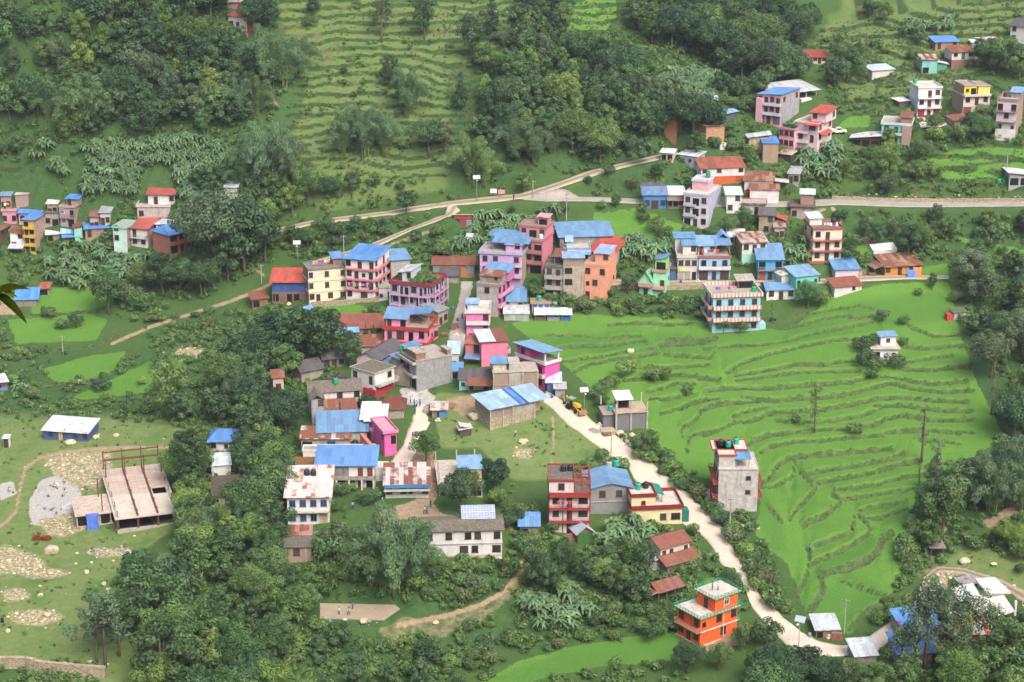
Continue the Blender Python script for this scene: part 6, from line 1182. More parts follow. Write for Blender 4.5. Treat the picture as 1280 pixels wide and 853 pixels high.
for A,B,st,wl,rf,lb in(((113,288),(124,288),1.6,'c9b0a8',M('8a7a74',.5),'small house with dull rusty roof behind the brick rust-roofed house'),((126,282),(138,282),1.5,'d5cfc8',M('a0acb8',.1),'small pale house with grey roof behind the mint narrow house'),((2,262),(14,262),1.6,'b8a09a',M('7fa0c0'),'brownish house with faded blue roof at the back of the left village'),((60,270),(72,270),1.4,'b5a8a0',M('d5dade'),'low house with white sheet roof behind the grey planted roof'),((624,374),(634,374),1.5,'ddd6d0',M('a8776a',.6),'small rust-roofed house between the violet balconies and three-part blue roof'),((536,428),(548,424),1.6,'d58a90',M('b89484',.5),'little pink shop with rusty roof at the left kerb of the street'),((548,408),(560,403),1.5,'b8a49a',M('8f9aa2',.2),'little grey-roofed shop at the left kerb under the verandah house'),((430,530),(446,529),1.2,'a89c92',M('9a6a58',.7),'small brown-roofed store before the mossy-roofed old house'),((508,470),(520,466),1.3,'b0a296',M('6f9cc8',.1),'small blue-roofed lean-to before the long slate-roofed house'),((968,300),(980,300),1.4,'c4b8ac',M('b0a49c',.4),'small grey stone hut right of the beige slate-roofed house'),((985,230),(998,231),1.2,'b5aca2',M('a8b0b4',.2),'tin-roofed hut below the hillside bananas')):
 simple('small_house',lb,A,B,5,2.4,st,paint(wl,.5),('shed',rf,.8,'f'),front=['dw'],fr='d',group='small houses among the larger ones')
rng=np.random.default_rng(11);rnd=random.Random(7)
LEAF,LEAFG=leafmat('leaves',.42),leafmat('banana_leaves',.25,.26,.5)
def leafcloud(r_,lobes,per_m2,L,wid=.55,droop=0.0,up=.35,cut=.86,tone_rng=.5):
 """leaf-sized faces over the outer parts of many overlapping lobes; every lobe has its own tone"""
 Vs,Ts=[],[]
 cs=np.array([l[0]for l in lobes]);rs=np.array([l[1]for l in lobes])
 for i,(c,r)in enumerate(lobes):
  n=max(6,int(4*math.pi*r*r*per_m2));d=r_.normal(size=(n,3));d/=np.linalg.norm(d,axis=1)[:,None]
  d=d[d[:,2]>-.75];n=len(d)
  rad=r*(1-.45*r_.random(n)**2.2);sq=np.array([1,1,.8]);p=np.asarray(c)+d*rad[:,None]*sq
  dist=np.linalg.norm((p[:,None]-cs[None])/sq,axis=2)/rs[None];dist[:,i]=9
  keep=dist.min(1)>cut*.8;p,d=p[keep],d[keep];n=len(p)
  if n==0:continue
  nn=d+r_.normal(size=(n,3))*.45+np.array([0,0,up]);nn/=np.linalg.norm(nn,axis=1)[:,None]
  t=r_.normal(size=(n,3))+np.array([0,0,-droop*3]);t-=nn*(t*nn).sum(1)[:,None];t/=np.linalg.norm(t,axis=1)[:,None]+1e-9
  b=np.cross(nn,t);l=L*(.65+.7*r_.random(n))[:,None]
  Vs.append(np.stack([p-t*l*.5,p+b*l*wid*.5,p+t*l*.5-nn*l*.12,p-b*l*wid*.5],1))
  Ts.append(np.repeat(np.clip(.5+(r_.random()-.5)*2*tone_rng+r_.normal(size=n)*.14,0,1),4))
 V=np.concatenate(Vs).reshape(-1,3);return V,np.concatenate(Ts)
def quads(V):return np.arange(len(V),dtype=np.int32).reshape(-1,4)
def leafmesh(name,V,T,mats):return np_mesh(name,V,quads(V),mats,False,{'tone':T})
def crown_lobes(r_,n,R,H,zc,pw=1.0,lop=0.0,rl=(.28,.42)):
 L=[]
 for i in range(n):
  a=i*2.39996+r_.random()*.7;h=(i+.5)/n;z=-1+2*h
  w=(1-abs(z)**2.2)**.5 if pw==1 else max(.12,(1-h)**pw)
  q=R*w*(.45+.5*r_.random());L.append(((q*math.cos(a)+lop*R*h,q*math.sin(a),zc+z*H/2*.8),R*(rl[0]+(rl[1]-rl[0])*r_.random())*(.75+.35*w)))
 return L
def trunk_mesh(r_,h,r0,lobes,nl=5,lean=0.0):
 b=MB();m=bark();p=[(lean*h*t*t+.12*math.sin(3*t+r0*9),.1*math.cos(4*t),-1.0+(h+1.0)*t)for t in(0,.25,.5,.75,1)]
 b.tube(p,[r0*1.25,r0,r0*.85,r0*.6,r0*.35],m,7)
 for i in range(nl):
  c=lobes[int(r_.integers(len(lobes)))][0];t=.45+.4*r_.random();s=Vector((lean*h*t*t,0,h*t));e=Vector(c);mid=(s+e)/2+Vector((0,0,-.2))
  b.tube([s,mid,e],[r0*.5,r0*.3,r0*.1],m,5)
 return b.mesh('trunk',True)
VAR={}
for k in range(6):
 r_=np.random.default_rng(100+k);R=(3.4,4.2,3.1,3.9,3.5,4.6)[k];H=(6.4,5.4,7.0,6.0,6.8,4.8)[k]
 L=crown_lobes(r_,(17,20,16,18,22,19)[k],R,H,9.2-H/2,lop=(0,.15,0,-.2,.05,.25)[k])
 VAR.setdefault('broad_tree',[]).append((leafmesh('crown',*leafcloud(r_,L,(11.0,13,9,15,8,12)[k],(.46,.40,.52,.36,.58,.42)[k]),[LEAF]),trunk_mesh(r_,7.0,.24,L),9.2))
for k in range(4):
 r_=np.random.default_rng(200+k);R=(2.3,2.7,2.0,2.5)[k];H=9.2
 L=crown_lobes(r_,19,R,H,11.3-H/2,lop=(.1,-.1,0,.2)[k],rl=(.36,.55))
 VAR.setdefault('tall_tree',[]).append((leafmesh('crown',*leafcloud(r_,L,11.0,.44),[LEAF]),trunk_mesh(r_,9.5,.2,L,4,.03),11.3))
for k in range(2):
 r_=np.random.default_rng(300+k);L=[((.9*(1-t)**.8*2.0*math.cos(i*2.4)*.6,.9*(1-t)**.8*2.0*math.sin(i*2.4)*.6,1.5+8.5*t),.45+1.1*(1-t))for i,t in enumerate(np.linspace(0,1,16))]
 VAR.setdefault('conical_tree',[]).append((leafmesh('crown',*leafcloud(r_,L,11.0,.4,droop=.4),[LEAF]),trunk_mesh(r_,9,.18,L,2),10.3))
for k in range(3):
 r_=np.random.default_rng(400+k);L=[((.9*math.cos(i*2.1)*r_.random(),.9*math.sin(i*2.1)*r_.random(),3.5+7*t),.55+.45*r_.random())for i,t in enumerate(np.linspace(0,1,12))]
 VAR.setdefault('slender_tree',[]).append((leafmesh('crown',*leafcloud(r_,L,6.0,.42),[LEAF]),trunk_mesh(r_,10.4,.13,L,7,.02),10.8))
for k in range(2):
 r_=np.random.default_rng(450+k);L=[((.35*math.cos(i*2.4),.35*math.sin(i*2.4),3+7.5*t),.28+.2*r_.random())for i,t in enumerate(np.linspace(0,1,9))]
 VAR.setdefault('lopped_tree',[]).append((leafmesh('crown',*leafcloud(r_,L,14.0,.34),[LEAF]),trunk_mesh(r_,10.6,.2,L,9),10.8))
for k in range(3):
 r_=np.random.default_rng(500+k);b=MB();cm=plain('8f9a58',.6,.3,3,.3,'bamboo_culm');L=[]
 for i in range(15):
  a=i*2.4+r_.random();h=7.5+5.0*r_.random();out=(2.2+3.6*r_.random())*(1 if i%4 else.4);bx_,by_=.8*math.cos(a)*r_.random(),.8*math.sin(a)*r_.random();pts=[]
  for t in np.linspace(0,1,10):
   q=out*t**1.7;z=h*(1.25*t-.62*t**3.2*min(1.25,out/3.2));pts.append((bx_+q*math.cos(a),by_+q*math.sin(a),z-(1.0 if t==0 else 0)))
  b.tube(pts,[.07,.07,.065,.06,.05,.045,.04,.03,.025,.015],cm,5)
  for t in np.linspace(.22,1,10):
   j=t*9;j0=min(int(j),8);p=Vector(pts[j0]).lerp(Vector(pts[j0+1]),j-j0);L.append(((p.x,p.y,p.z-.3),.42+.6*math.sin(math.pi*min(1,t*.9))**.8))
 VAR.setdefault('bamboo_clump',[]).append((leafmesh('foliage',*leafcloud(r_,L,17.0,.34,.3,.7,.35,.8,.2),[LEAF]),b.mesh('culms',True),10.5))
for k in range(3):
 r_=np.random.default_rng(550+k);L=[]
 for i in range(16):
  a=i*2.4;t=(i+.5)/16;q=(.8+3.6*r_.random())*(1-.5*t);L.append(((q*math.cos(a)+.5*k*t,q*math.sin(a),5.0+5.4*t),.75+.5*r_.random()))
 VAR.setdefault('airy_tree',[]).append((leafmesh('crown',*leafcloud(r_,L,7.5,.4,up=.7),[LEAF]),trunk_mesh(r_,9.4,.22,L,12,.02),10.8))
def banana_mesh(k):
 r_=np.random.default_rng(600+k);b=MB();V,T,F=[],[],[]
 sm=plain('7d8250',.7,.35,3,.3,'banana_stem')
 for s in range((4,3,5,3)[k]):
  a0=r_.random()*6.28;q=(0 if s==0 else.9+.7*r_.random());sx,sy=q*math.cos(a0),q*math.sin(a0);hs=2.0+1.4*r_.random()
  b.tube([(sx,sy,-.6),(sx,sy,hs*.5),(sx*1.05,sy*1.05,hs)],[.17,.14,.08],sm,7)
  for l in range(11):
   a=l*2.4+r_.random()*.8;ln=(2.0+.9*r_.random());el=.45+.95*r_.random();wd=.30+.08*r_.random();tn=np.clip(.55+r_.normal()*.22,0,1)
   d=np.array([math.cos(a),math.sin(a)]);n_=np.array([-d[1],d[0]]);st=len(V);kk=6
   for i in range(kk+1):
    t=i/kk;x=ln*(t*math.cos(el)+.16*t*t);z=hs-.1+ln*(t*math.sin(el)-(.75+.3*(1.3-el))*t**2.3);ww=wd*(math.sin(math.pi*min(1,.12+t*.86))**.6)
    for sg in(-1,0,1):V.append((sx+d[0]*x+n_[0]*ww*sg,sy+d[1]*x+n_[1]*ww*sg,z+(0 if sg==0 else-ww*.38)));T.append(np.clip(tn+(.12 if sg==0 else 0),0,1))
   for i in range(kk):
    for sg in(0,1):o=st+i*3+sg;F.append((o,o+1,o+4,o+3))
 return np_mesh('leaves',V,np.array(F),[LEAFG],True,{'tone':np.array(T)}),b.mesh('stems',True),4.3
for k in range(4):VAR.setdefault('banana_plant',[]).append(banana_mesh(k))
for k in range(5):
 r_=np.random.default_rng(700+k);L=[((.75*math.cos(i*2.4)*(.4+.6*r_.random()),.75*math.sin(i*2.4)*(.4+.6*r_.random()),.45+.75*r_.random()),.35+.3*r_.random())for i in range(9)]
 VAR.setdefault('shrub',[]).append((leafmesh('shrub',*leafcloud(r_,L,26.0,.3),[LEAF]),None,1.6))
for k in range(4):
 r_=np.random.default_rng(800+k);L=[((1.5*math.cos(i*2.4)*(.3+.7*r_.random()),1.5*math.sin(i*2.4)*(.3+.7*r_.random()),1.3+1.3*r_.random()),.6+.4*r_.random())for i in range(12)]
 VAR.setdefault('bush',[]).append((leafmesh('foliage',*leafcloud(r_,L,16.0,.36),[LEAF]),trunk_mesh(r_,2.2,.1,L,6),3.4))
TONES={'dark':(.060,.124,.058),'deep':(.082,.164,.068),'mid':(.128,.230,.078),'light':(.180,.300,.088),'yellow':(.178,.282,.074),'olive':(.140,.196,.084),'grey':(.128,.198,.108),'bam':(.150,.262,.124),'bamy':(.190,.320,.112),'ban':(.112,.212,.096),'purple':(.185,.105,.145)}
PLANTS=[]
occ=[]
def inside_house(x,y,mg=.6):
 for ax,ay,c,q,W,D in FOOT:
  dx,dy=x-ax,y-ay;u,v=dx*c+dy*q,-dx*q+dy*c
  if-mg<u<W+mg and-mg<v<D+mg:return True
 return False
def plant(kind,x,y,z,h,tone,var=None):
 v=rnd.randrange(len(VAR[kind]))if var is None else var%len(VAR[kind]);d=math.sqrt(x*x+y*y+(CAMZ-z)**2)
 PLANTS.append(dict(kind=kind,x=x,y=y,z=z,h=h,tone=tone,v=v,app=h/d*(3 if var is not None else 1)));occ.append((x,y,h*.3))
def grow(p):
 leaf,stem,h0=VAR[p['kind']][p['v']];s=p['h']/h0
 if stem is None:
  o=bpy.data.objects.new(p['kind'],leaf);link(o);tgt=o
 else:
  o=empty(p['kind'])
  tgt=bpy.data.objects.new(leaf.name.split('.')[0],leaf);link(tgt,o)
  link(bpy.data.objects.new(stem.name.split('.')[0],stem),o)
 o.location=(p['x'],p['y'],p['z']);o.rotation_euler=(0,0,rnd.random()*6.28);o.scale=(s*rnd.uniform(.9,1.12),s*rnd.uniform(.9,1.12),s)
 j=rnd.uniform(.82,1.2);c=TONES[p['tone']];tgt.color=(c[0]*j*rnd.uniform(.9,1.15),c[1]*j,c[2]*j*rnd.uniform(.85,1.1),1);p['o']=o
def pxm(y):
 return lambda d:d
def hpx(px,py,n):
 x,y,z=at1(px,py);d=math.sqrt(x*x+y*y+(CAMZ-z)**2);return x,y,z,n*d/FPX/(y/d)
def P1(kind,px,py,n,tone,var=None):
 x,y,z,h=hpx(px,py,n);return plant(kind,x,y,z,h,tone,var)
K={'B':'broad_tree','T':'tall_tree','C':'conical_tree','S':'slender_tree','R':'airy_tree','L':'lopped_tree','M':'bamboo_clump','A':'banana_plant','H':'shrub','U':'bush'}
SINGLES='''
T 243 628 92 dark;T 228 600 60 deep;T 210 527 78 mid;B 228 530 40 deep;B 576 643 52 deep 1;B 618 618 44 dark 4;U 622 633 24 yellow;B 533 579 40 mid 0;U 458 512 20 dark;B 438 459 46 deep 2;B 402 458 70 dark 4;B 372 455 70 deep 2
B 350 452 62 dark 0;B 388 440 55 deep 4;C 457 420 15 mid;C 467 421 16 mid;U 425 490 24 purple;U 416 486 18 mid;M 466 732 80 bam 0;M 494 738 102 bam 1;M 516 734 84 bam 2;M 480 742 70 bam 2;U 418 702 44 mid;U 408 700 28 light;B 425 701 48 grey 2
B 780 714 42 mid 0;T 806 724 48 deep;B 770 748 46 mid 2;B 750 735 36 light 3;B 672 738 44 deep 4;B 700 720 22 mid 1;B 690 745 40 mid 0;U 752 578 18 mid;U 762 592 20 mid;U 737 588 14 light;U 775 588 18 light;U 745 600 16 mid;U 770 605 16 mid
B 810 572 34 mid 3;U 800 575 16 light;U 780 471 22 light 1;U 790 466 16 light;U 818 477 20 mid 2;U 830 475 18 mid;U 859 494 14 mid;U 757 492 22 mid;U 745 500 20 mid;U 765 484 16 light;U 752 508 16 mid
S 1017 541 62 mid 0;H 995 528 9 mid;H 1069 542 14 mid;L 1152 578 74 olive 0;L 1148 612 34 olive 1;S 1169 616 62 grey 1;T 1165 616 40 grey;U 1085 441 24 deep;U 1080 458 22 deep;U 1097 463 18 mid;U 1119 461 20 deep;U 1090 474 16 mid;U 1128 433 12 mid;U 1074 436 14 deep
T 1165 363 22 deep;U 1196 378 16 mid;U 1130 406 14 mid;U 1104 402 16 grey;S 965 404 28 mid 2;U 905 416 18 mid;U 926 416 18 mid;H 846 384 14 light;B 1010 386 32 mid 1;U 1025 384 22 light;U 1148 370 10 mid
L 1239 518 62 olive 1;B 1178 668 66 mid 0;B 1162 655 48 deep 3;B 1195 640 62 deep 2;M 1240 640 76 bam 1;M 1262 632 84 bam 0;M 1278 640 70 bam 2;B 1160 690 36 mid 4;U 1148 680 22 mid;U 1140 660 16 light;B 1262 690 34 light 1;B 1245 685 24 mid 0;U 1275 700 24 mid
R 1156 840 104 grey 0;R 1172 838 96 grey 1;R 1212 822 78 grey 2;R 1196 842 70 mid 0;R 1140 846 74 grey 1;R 1186 838 72 grey 2;R 1126 846 58 mid 0;B 1212 850 40 mid 1;B 1196 856 44 light 3;B 1226 846 46 mid 2;R 1238 826 62 deep 0;B 1132 862 40 mid 0;B 1262 858 72 mid 0;B 1278 850 62 light 4;B 1240 870 52 mid 2;B 1200 874 46 light 1;B 1278 820 50 deep 0
B 860 842 34 deep 1;B 898 838 32 mid 3;B 925 814 28 mid 0;U 957 806 34 deep;B 912 742 26 mid 1;U 866 668 14 light;U 868 704 16 light;U 932 800 20 light;B 975 850 44 deep 2;B 1005 853 42 dark 4;B 948 856 40 mid 0
B 1035 866 40 deep 1;B 1065 870 40 mid 3;B 1095 872 40 light 0;B 1125 872 42 mid 2;U 862 712 18 light;U 850 720 16 mid;U 838 718 14 light;U 828 780 24 mid;U 815 800 22 deep;U 800 790 18 mid;U 846 790 18 mid;U 790 770 18 mid
R 132 834 88 grey 0;R 122 828 60 grey 1;R 150 820 70 mid 2;T 180 792 100 deep;R 196 770 72 grey 1;B 208 800 74 mid 0;B 176 765 60 light 3;B 222 770 66 deep 4;B 205 868 88 deep 2;B 150 800 48 mid 1;T 170 800 66 grey;B 236 740 70 mid 2;B 215 830 60 mid 5
B 136 392 54 mid 0;U 95 410 20 deep;U 62 398 16 mid;U 78 412 14 mid;B 182 368 38 mid 1;B 203 370 52 deep 0;B 268 340 92 grey 5;B 305 340 88 deep 4;B 332 328 62 deep 0;B 285 352 58 deep 2;B 226 367 42 mid 3;B 252 372 44 deep 1;B 308 318 70 dark 2;B 255 310 60 deep 0;U 162 382 26 mid;U 178 388 24 mid;U 152 374 20 light
B 508 267 28 deep 4;M 430 194 62 bam 0;M 456 197 66 bam 1;M 482 193 56 bam 2;M 508 147 62 bam 0;T 486 112 44 dark;M 335 110 76 bam 1;M 356 112 62 bam 2;M 376 92 46 bam 0;M 336 232 82 bam 2;M 356 234 66 bam 1;T 530 49 60 deep;T 590 79 64 deep;C 615 45 52 dark;B 605 91 36 light 0
R 477 53 60 grey 2;C 576 137 48 dark;M 590 228 64 bamy 1;M 606 232 48 bamy 0;B 536 194 44 mid 1;B 556 190 36 grey 3;U 430 93 10 deep;U 386 32 14 mid;B 392 20 22 deep 0;M 630 60 30 bam 0;B 640 108 40 mid 4;B 660 100 44 light 2;B 625 150 52 deep 1;M 640 195 52 bam 2;M 668 205 50 bam 0
M 690 192 44 bam 1;B 655 240 24 light 0;M 755 175 40 bamy 2;B 650 175 40 mid 3;M 80 165 60 bam 0;M 110 158 64 bam 1;M 130 150 56 bam 2;M 60 150 50 bam 0;M 160 140 44 bam 1;M 300 150 56 bam 2;M 322 145 50 bam 0;M 315 200 46 bam 1;M 300 235 50 bam 1;M 345 190 40 bam 2
B 825 172 40 deep 1;B 866 176 56 dark 5;B 890 172 44 dark 4;B 850 165 48 deep 0;B 870 197 34 deep 2;C 1074 72 22 deep;B 1050 82 42 mid 2;B 1058 104 44 mid 0;B 1046 110 36 deep 4;B 1072 106 28 mid 3;S 1082 76 32 grey 0;B 1148 60 26 deep 2;U 1140 75 14 mid;B 1105 30 26 mid 0;U 1090 20 20 deep
B 1230 88 38 deep 4;B 1248 92 42 mid 1;B 1262 96 40 deep 0;B 1274 100 36 mid 2;B 1215 140 22 mid 3;U 1230 152 22 mid;B 1212 172 30 deep 0;B 1228 178 30 mid 1;U 1200 178 22 mid;U 1170 178 20 light;B 1165 168 24 mid 3;B 1110 185 24 light 0;U 1090 200 20 mid;T 1110 232 56 light;B 1150 205 26 mid 1;B 1145 228 26 mid 4;U 1168 222 18 light
B 1055 224 22 mid 0;B 1090 226 24 mid 3;B 1110 246 26 grey 1;B 1095 310 30 deep 4;B 1135 322 40 deep 0;B 1148 318 34 mid 1;B 1115 300 26 mid 3;B 1170 282 26 deep 2;B 1235 290 26 mid 4;B 1185 300 26 mid 0;U 1060 325 18 deep;B 1065 318 20 mid 1;B 1080 296 24 deep 2;B 930 285 26 mid 0;B 950 312 16 light 3;B 910 295 24 mid 1;U 895 300 18 mid;U 860 300 18 light
U 820 290 20 mid;U 830 300 20 mid;U 805 278 14 deep;B 803 270 18 mid 2;B 1020 355 12 mid 0;B 862 235 14 mid 1;B 790 240 18 mid 3;B 820 225 20 deep 0;B 760 222 16 mid 1;B 735 232 14 mid 0;B 770 260 16 mid 4;U 752 262 12 mid;U 705 265 14 mid;B 640 268 12 mid 1
B 445 292 22 mid 0;U 425 300 22 deep;B 405 300 30 mid 3;B 465 288 16 mid 1;B 480 285 14 light 2;B 385 312 26 mid 1;B 365 310 28 deep 0;B 520 305 18 mid 4;B 545 300 16 mid 1;B 365 270 40 light 2;B 345 262 44 mid 0;B 385 256 44 mid 3;B 412 252 30 deep 1;B 440 245 30 mid 0;B 372 236 34 light 1;B 470 235 20 mid 2;U 500 240 14 mid;B 330 285 36 light 3
U 455 330 14 mid;U 730 380 12 mid;U 705 378 14 deep;U 765 372 10 deep;U 790 362 14 mid;B 785 368 26 grey 3;U 688 380 16 mid;U 672 374 22 mid;B 668 372 26 mid 0;U 740 388 12 light;U 770 390 12 light;U 800 388 12 mid;U 830 392 12 mid;U 860 392 12 mid;U 875 398 12 light;U 815 380 12 mid;U 500 408 14 mid;U 485 400 18 mid;U 470 396 18 mid;U 460 394 12 light
U 470 624 14 mid;U 462 632 14 deep;U 452 628 14 mid;U 428 620 18 mid;U 440 614 12 light;C 432 648 12 light;C 430 640 14 mid;U 418 640 16 mid;U 650 690 20 mid;U 668 684 18 light;U 660 700 20 mid;U 700 688 20 light;U 640 660 22 deep;B 646 658 22 deep 4;U 690 668 16 mid;U 746 684 12 mid;U 760 690 14 light
'''
for ln in SINGLES.replace('\n',';').split(';'):
 f=ln.split()
 if f:P1(K[f[0]],float(f[1]),float(f[2]),float(f[3]),f[4],int(f[5])if len(f)>5 else None)
Zmap=lambda pts:poly(pts)
fy_,fx_=np.nonzero((GY>290)&(GY<640)&(np.abs(GX)<160));
RM=blur(roadmask,1)
def candidates(pts):
 m=sample(Zmap(pts),U,V)>.5;j,i=np.nonzero(m);return xs[i],ys[j]
SHELF=poly([(392,748),(500,750),(565,764),(612,748),(640,722),(650,690),(664,690),(664,710),(645,745),(610,775),(560,792),(480,804),(430,795),(392,785)])
def scatter(pts,n,kinds,tones,hr,dmin,keepout=True):
 cx,cy=candidates(pts)
 if len(cx)==0:return
 got=0
 for q in rng.permutation(len(cx))[:n*14]:
  x,y=cx[q]+rng.uniform(-.3,.3),cy[q]+rng.uniform(-.3,.3)
  if any((x-a)**2+(y-b)**2<max(dmin,.55*r)**2 for a,b,r in occ[-420:]):continue
  if inside_house(x,y,1.0):continue
  z=float(gz(x,y)[0]);u,v=proj(x,y,z)
  if sample(RM,np.array([u]),np.array([v]))[0]>.05 or sample(SHELF,np.array([u]),np.array([v]))[0]>.5:continue
  k=rnd.choice(kinds);h_=rnd.uniform(*hr)*(.45 if k in('bush',)else 1);d_=math.hypot(math.hypot(x,y),CAMZ-z);hp=h_*FPX/d_*.9;wp=hp*(.22 if k in('tall_tree',)else.36)
  if sample(RM,np.array([u,u,u-wp,u+wp,u-wp,u+wp]),np.array([v-hp*.9,v-hp*.45]+[v-hp*.8]*2+[v-hp*.4]*2)).max()>.3:continue
  if any(y<q[4]+1 and max(0,min(u+wp,q[2])-max(u-wp,q[0]))*max(0,min(v,q[3])-max(v-hp,q[1]))>.16*(q[2]-q[0])*(q[3]-q[1])for q in HRECT):continue
  plant(k,x,y,z,h_,rnd.choice(tones));got+=1
  if got>=n:break
A_='banana_plant'
FARB=[0]
for pts,n in(([(70,212),(110,188),(180,178),(250,178),(330,205),(325,232),(240,252),(150,246),(80,244)],250),([(50,336),(80,312),(120,312),(165,330),(186,340),(165,366),(100,366),(55,350)],60),([(600,272),(690,264),(720,275),(700,298),(640,302),(580,318),(560,308)],48),([(742,672),(770,662),(815,668),(818,686),(760,692)],16),([(655,762),(700,735),(735,760),(728,792),(680,800)],20),([(812,108),(850,88),(895,96),(905,120),(870,134),(825,130)],95),([(1000,190),(1048,186),(1050,226),(1008,228)],24),([(984,310),(1012,310),(1012,334),(986,332)],7),([(772,306),(838,306),(842,328),(786,330)],24),([(1118,32),(1190,28),(1195,44),(1125,46)],14),([(10,492),(28,488),(26,502),(12,504)],1),([(225,515),(240,512),(238,526),(226,527)],2),([(980,112),(994,112),(994,118),(980,118)],1),([(285,250),(320,240),(325,262),(290,265)],6),([(862,145),(888,140),(888,152),(866,156)],3),([(160,330),(190,320),(185,350),(165,352)],4),([(30,190),(70,180),(70,215),(30,222)],6)):
 scatter(pts,n,[A_],['ban','ban','ban','bam'],(2.5,3.5)if n>90 else(2.8,4.1),.8 if n>90 else.95)
bt,tt,bu='broad_tree','tall_tree','bush'
scatter([(0,70),(60,40),(150,30),(250,40),(300,60),(330,120),(300,170),(200,180),(60,178),(0,160)],96,[bt,bt,tt],['dark','deep','deep','mid','mid','yellow','grey'],(7,12),3.2)
scatter([(0,0),(150,0),(160,40),(60,60),(0,70)],26,[bt,tt],['dark','deep','mid'],(8,13),3.2);scatter([(215,0),(330,0),(330,60),(250,60),(215,40)],22,[bt,tt],['dark','deep','deep'],(9,13),3.2)
scatter([(0,190),(60,190),(70,235),(0,240)],12,[bt,bu],['deep','mid'],(5,8),2.6);scatter([(240,240),(340,235),(350,290),(260,260)],10,[bt],['dark','deep','mid'],(7,10),3)
scatter([(590,120),(650,80),(710,60),(745,110),(830,170),(810,205),(740,216),(690,190),(640,210),(600,190)],58,[bt,bt,tt],['deep','mid','mid','light','grey'],(6,11),3.0)
scatter([(650,20),(690,20),(720,70),(790,90),(830,140),(860,150),(830,175),(760,150),(700,110),(650,70)],42,[bt,tt],['dark','deep','deep','mid','grey'],(8,12),3.0)
scatter([(790,0),(1010,0),(1012,50),(975,85),(940,120),(905,95),(850,80),(800,70)],62,[bt,bt,tt],['dark','dark','deep','deep','mid'],(9,14),3.3)
scatter([(940,85),(1000,85),(1003,110),(950,128)],12,[bt],['deep','mid','light'],(7,11),3);scatter([(895,120),(945,130),(950,150),(905,140)],8,[bt,bu],['deep','mid'],(6,9),2.6)
scatter([(230,660),(232,600),(300,600),(330,545),(355,600),(352,690),(300,700),(240,720)],34,[bt,bt,tt],['deep','deep','mid','light','dark'],(7,11),3.3)
scatter([(255,530),(300,440),(345,420),(372,490),(372,545),(330,548),(300,545)],24,[bt],['dark','deep','mid'],(7,10),3.2)
scatter([(230,700),(300,660),(350,680),(350,730),(400,790),(330,870),(180,880),(200,800)],62,[bt,bt,bu],['deep','mid','mid','light','yellow'],(5.5,9.5),3.0)
scatter([(360,800),(480,800),(560,815),(640,790),(600,830),(560,870),(350,875)],40,[bu,bu,bu,bt],['mid','mid','light','deep'],(4,7),2.6)
scatter([(1190,330),(1240,330),(1280,350),(1280,470),(1250,480),(1215,430)],21,[bt,bt,tt],['deep','deep','grey','mid','light'],(7,12),3.6)
scatter([(1225,470),(1280,470),(1280,620),(1240,600),(1255,540)],13,[bt],['deep','mid','grey'],(7,11),3.2);scatter([(1210,300),(1280,290),(1280,340),(1200,335)],9,[bt,bu],['deep','mid'],(6,9),3)
scatter([(960,850),(1060,860),(1180,866),(1285,850),(1285,880),(960,880)],18,[bt],['deep','mid','light','dark'],(7,10),3.2);scatter([(690,700),(740,690),(800,730),(810,770),(760,800),(740,790)],14,[bt,bu],['mid','deep','light'],(4.5,7.5),2.8)
for pts,n in(([(345,296),(400,292),(470,280),(540,270),(500,292),(420,316),(370,326)],22),([(480,330),(560,285),(575,300),(560,320),(510,330)],16),([(345,420),(385,395),(420,390),(380,430)],8),([(1040,262),(1280,264),(1280,330),(1200,330),(1100,300),(1050,290)],26),([(960,215),(1040,225),(1060,240),(1000,245)],12),([(860,160),(960,160),(960,215),(900,205)],20),([(640,380),(880,380),(885,398),(700,392),(640,400)],26),([(770,540),(840,580),(900,650),(940,690),(985,770),(960,770),(920,705),(880,650),(800,570)],44),([(1130,640),(1160,690),(1130,760),(1090,790),(1120,735)],22),([(360,700),(640,702),(640,740),(600,760),(400,752)],40),([(1180,640),(1280,600),(1280,740),(1210,690)],22),([(0,430),(50,440),(60,480),(30,520),(0,520)],12),([(60,480),(160,462),(250,450),(250,490),(200,520),(90,520)],11),([(160,400),(240,390),(300,395),(280,420),(180,420)],12),([(320,0),(720,0),(720,180),(560,230),(380,240),(370,100)],9),([(1010,40),(1280,10),(1280,120),(1040,140)],9),([(1040,120),(1280,130),(1280,190),(1060,200)],15),([(0,320),(60,330),(60,360),(0,360)],7),([(820,300),(900,285),(980,290),(980,310),(900,310)],10),([(640,620),(720,690),(660,720),(640,690)],12),([(560,780),(700,790),(860,770),(850,790),(720,810),(600,840)],22)):
 scatter(pts,n,['shrub','shrub',bu],['mid','mid','light','deep','olive'],(1.6,3.4),1.2)
LIMIT=298;extra_tree,extra_low,extra_ban=[],[],[]
for kd in VAR:
 L_=sorted([p for p in PLANTS if p['kind']==kd],key=lambda p:-p['app'])
 for p in L_[:LIMIT]:grow(p)
 (extra_low if kd in('shrub','bush')else extra_ban if kd=='banana_plant' else extra_tree).extend(L_[LIMIT:])
print('PLANTS',{kd:sum(p['kind']==kd for p in PLANTS)for kd in VAR},'leaf faces',{kd:len(VAR[kd][0][0].polygons)for kd in VAR})
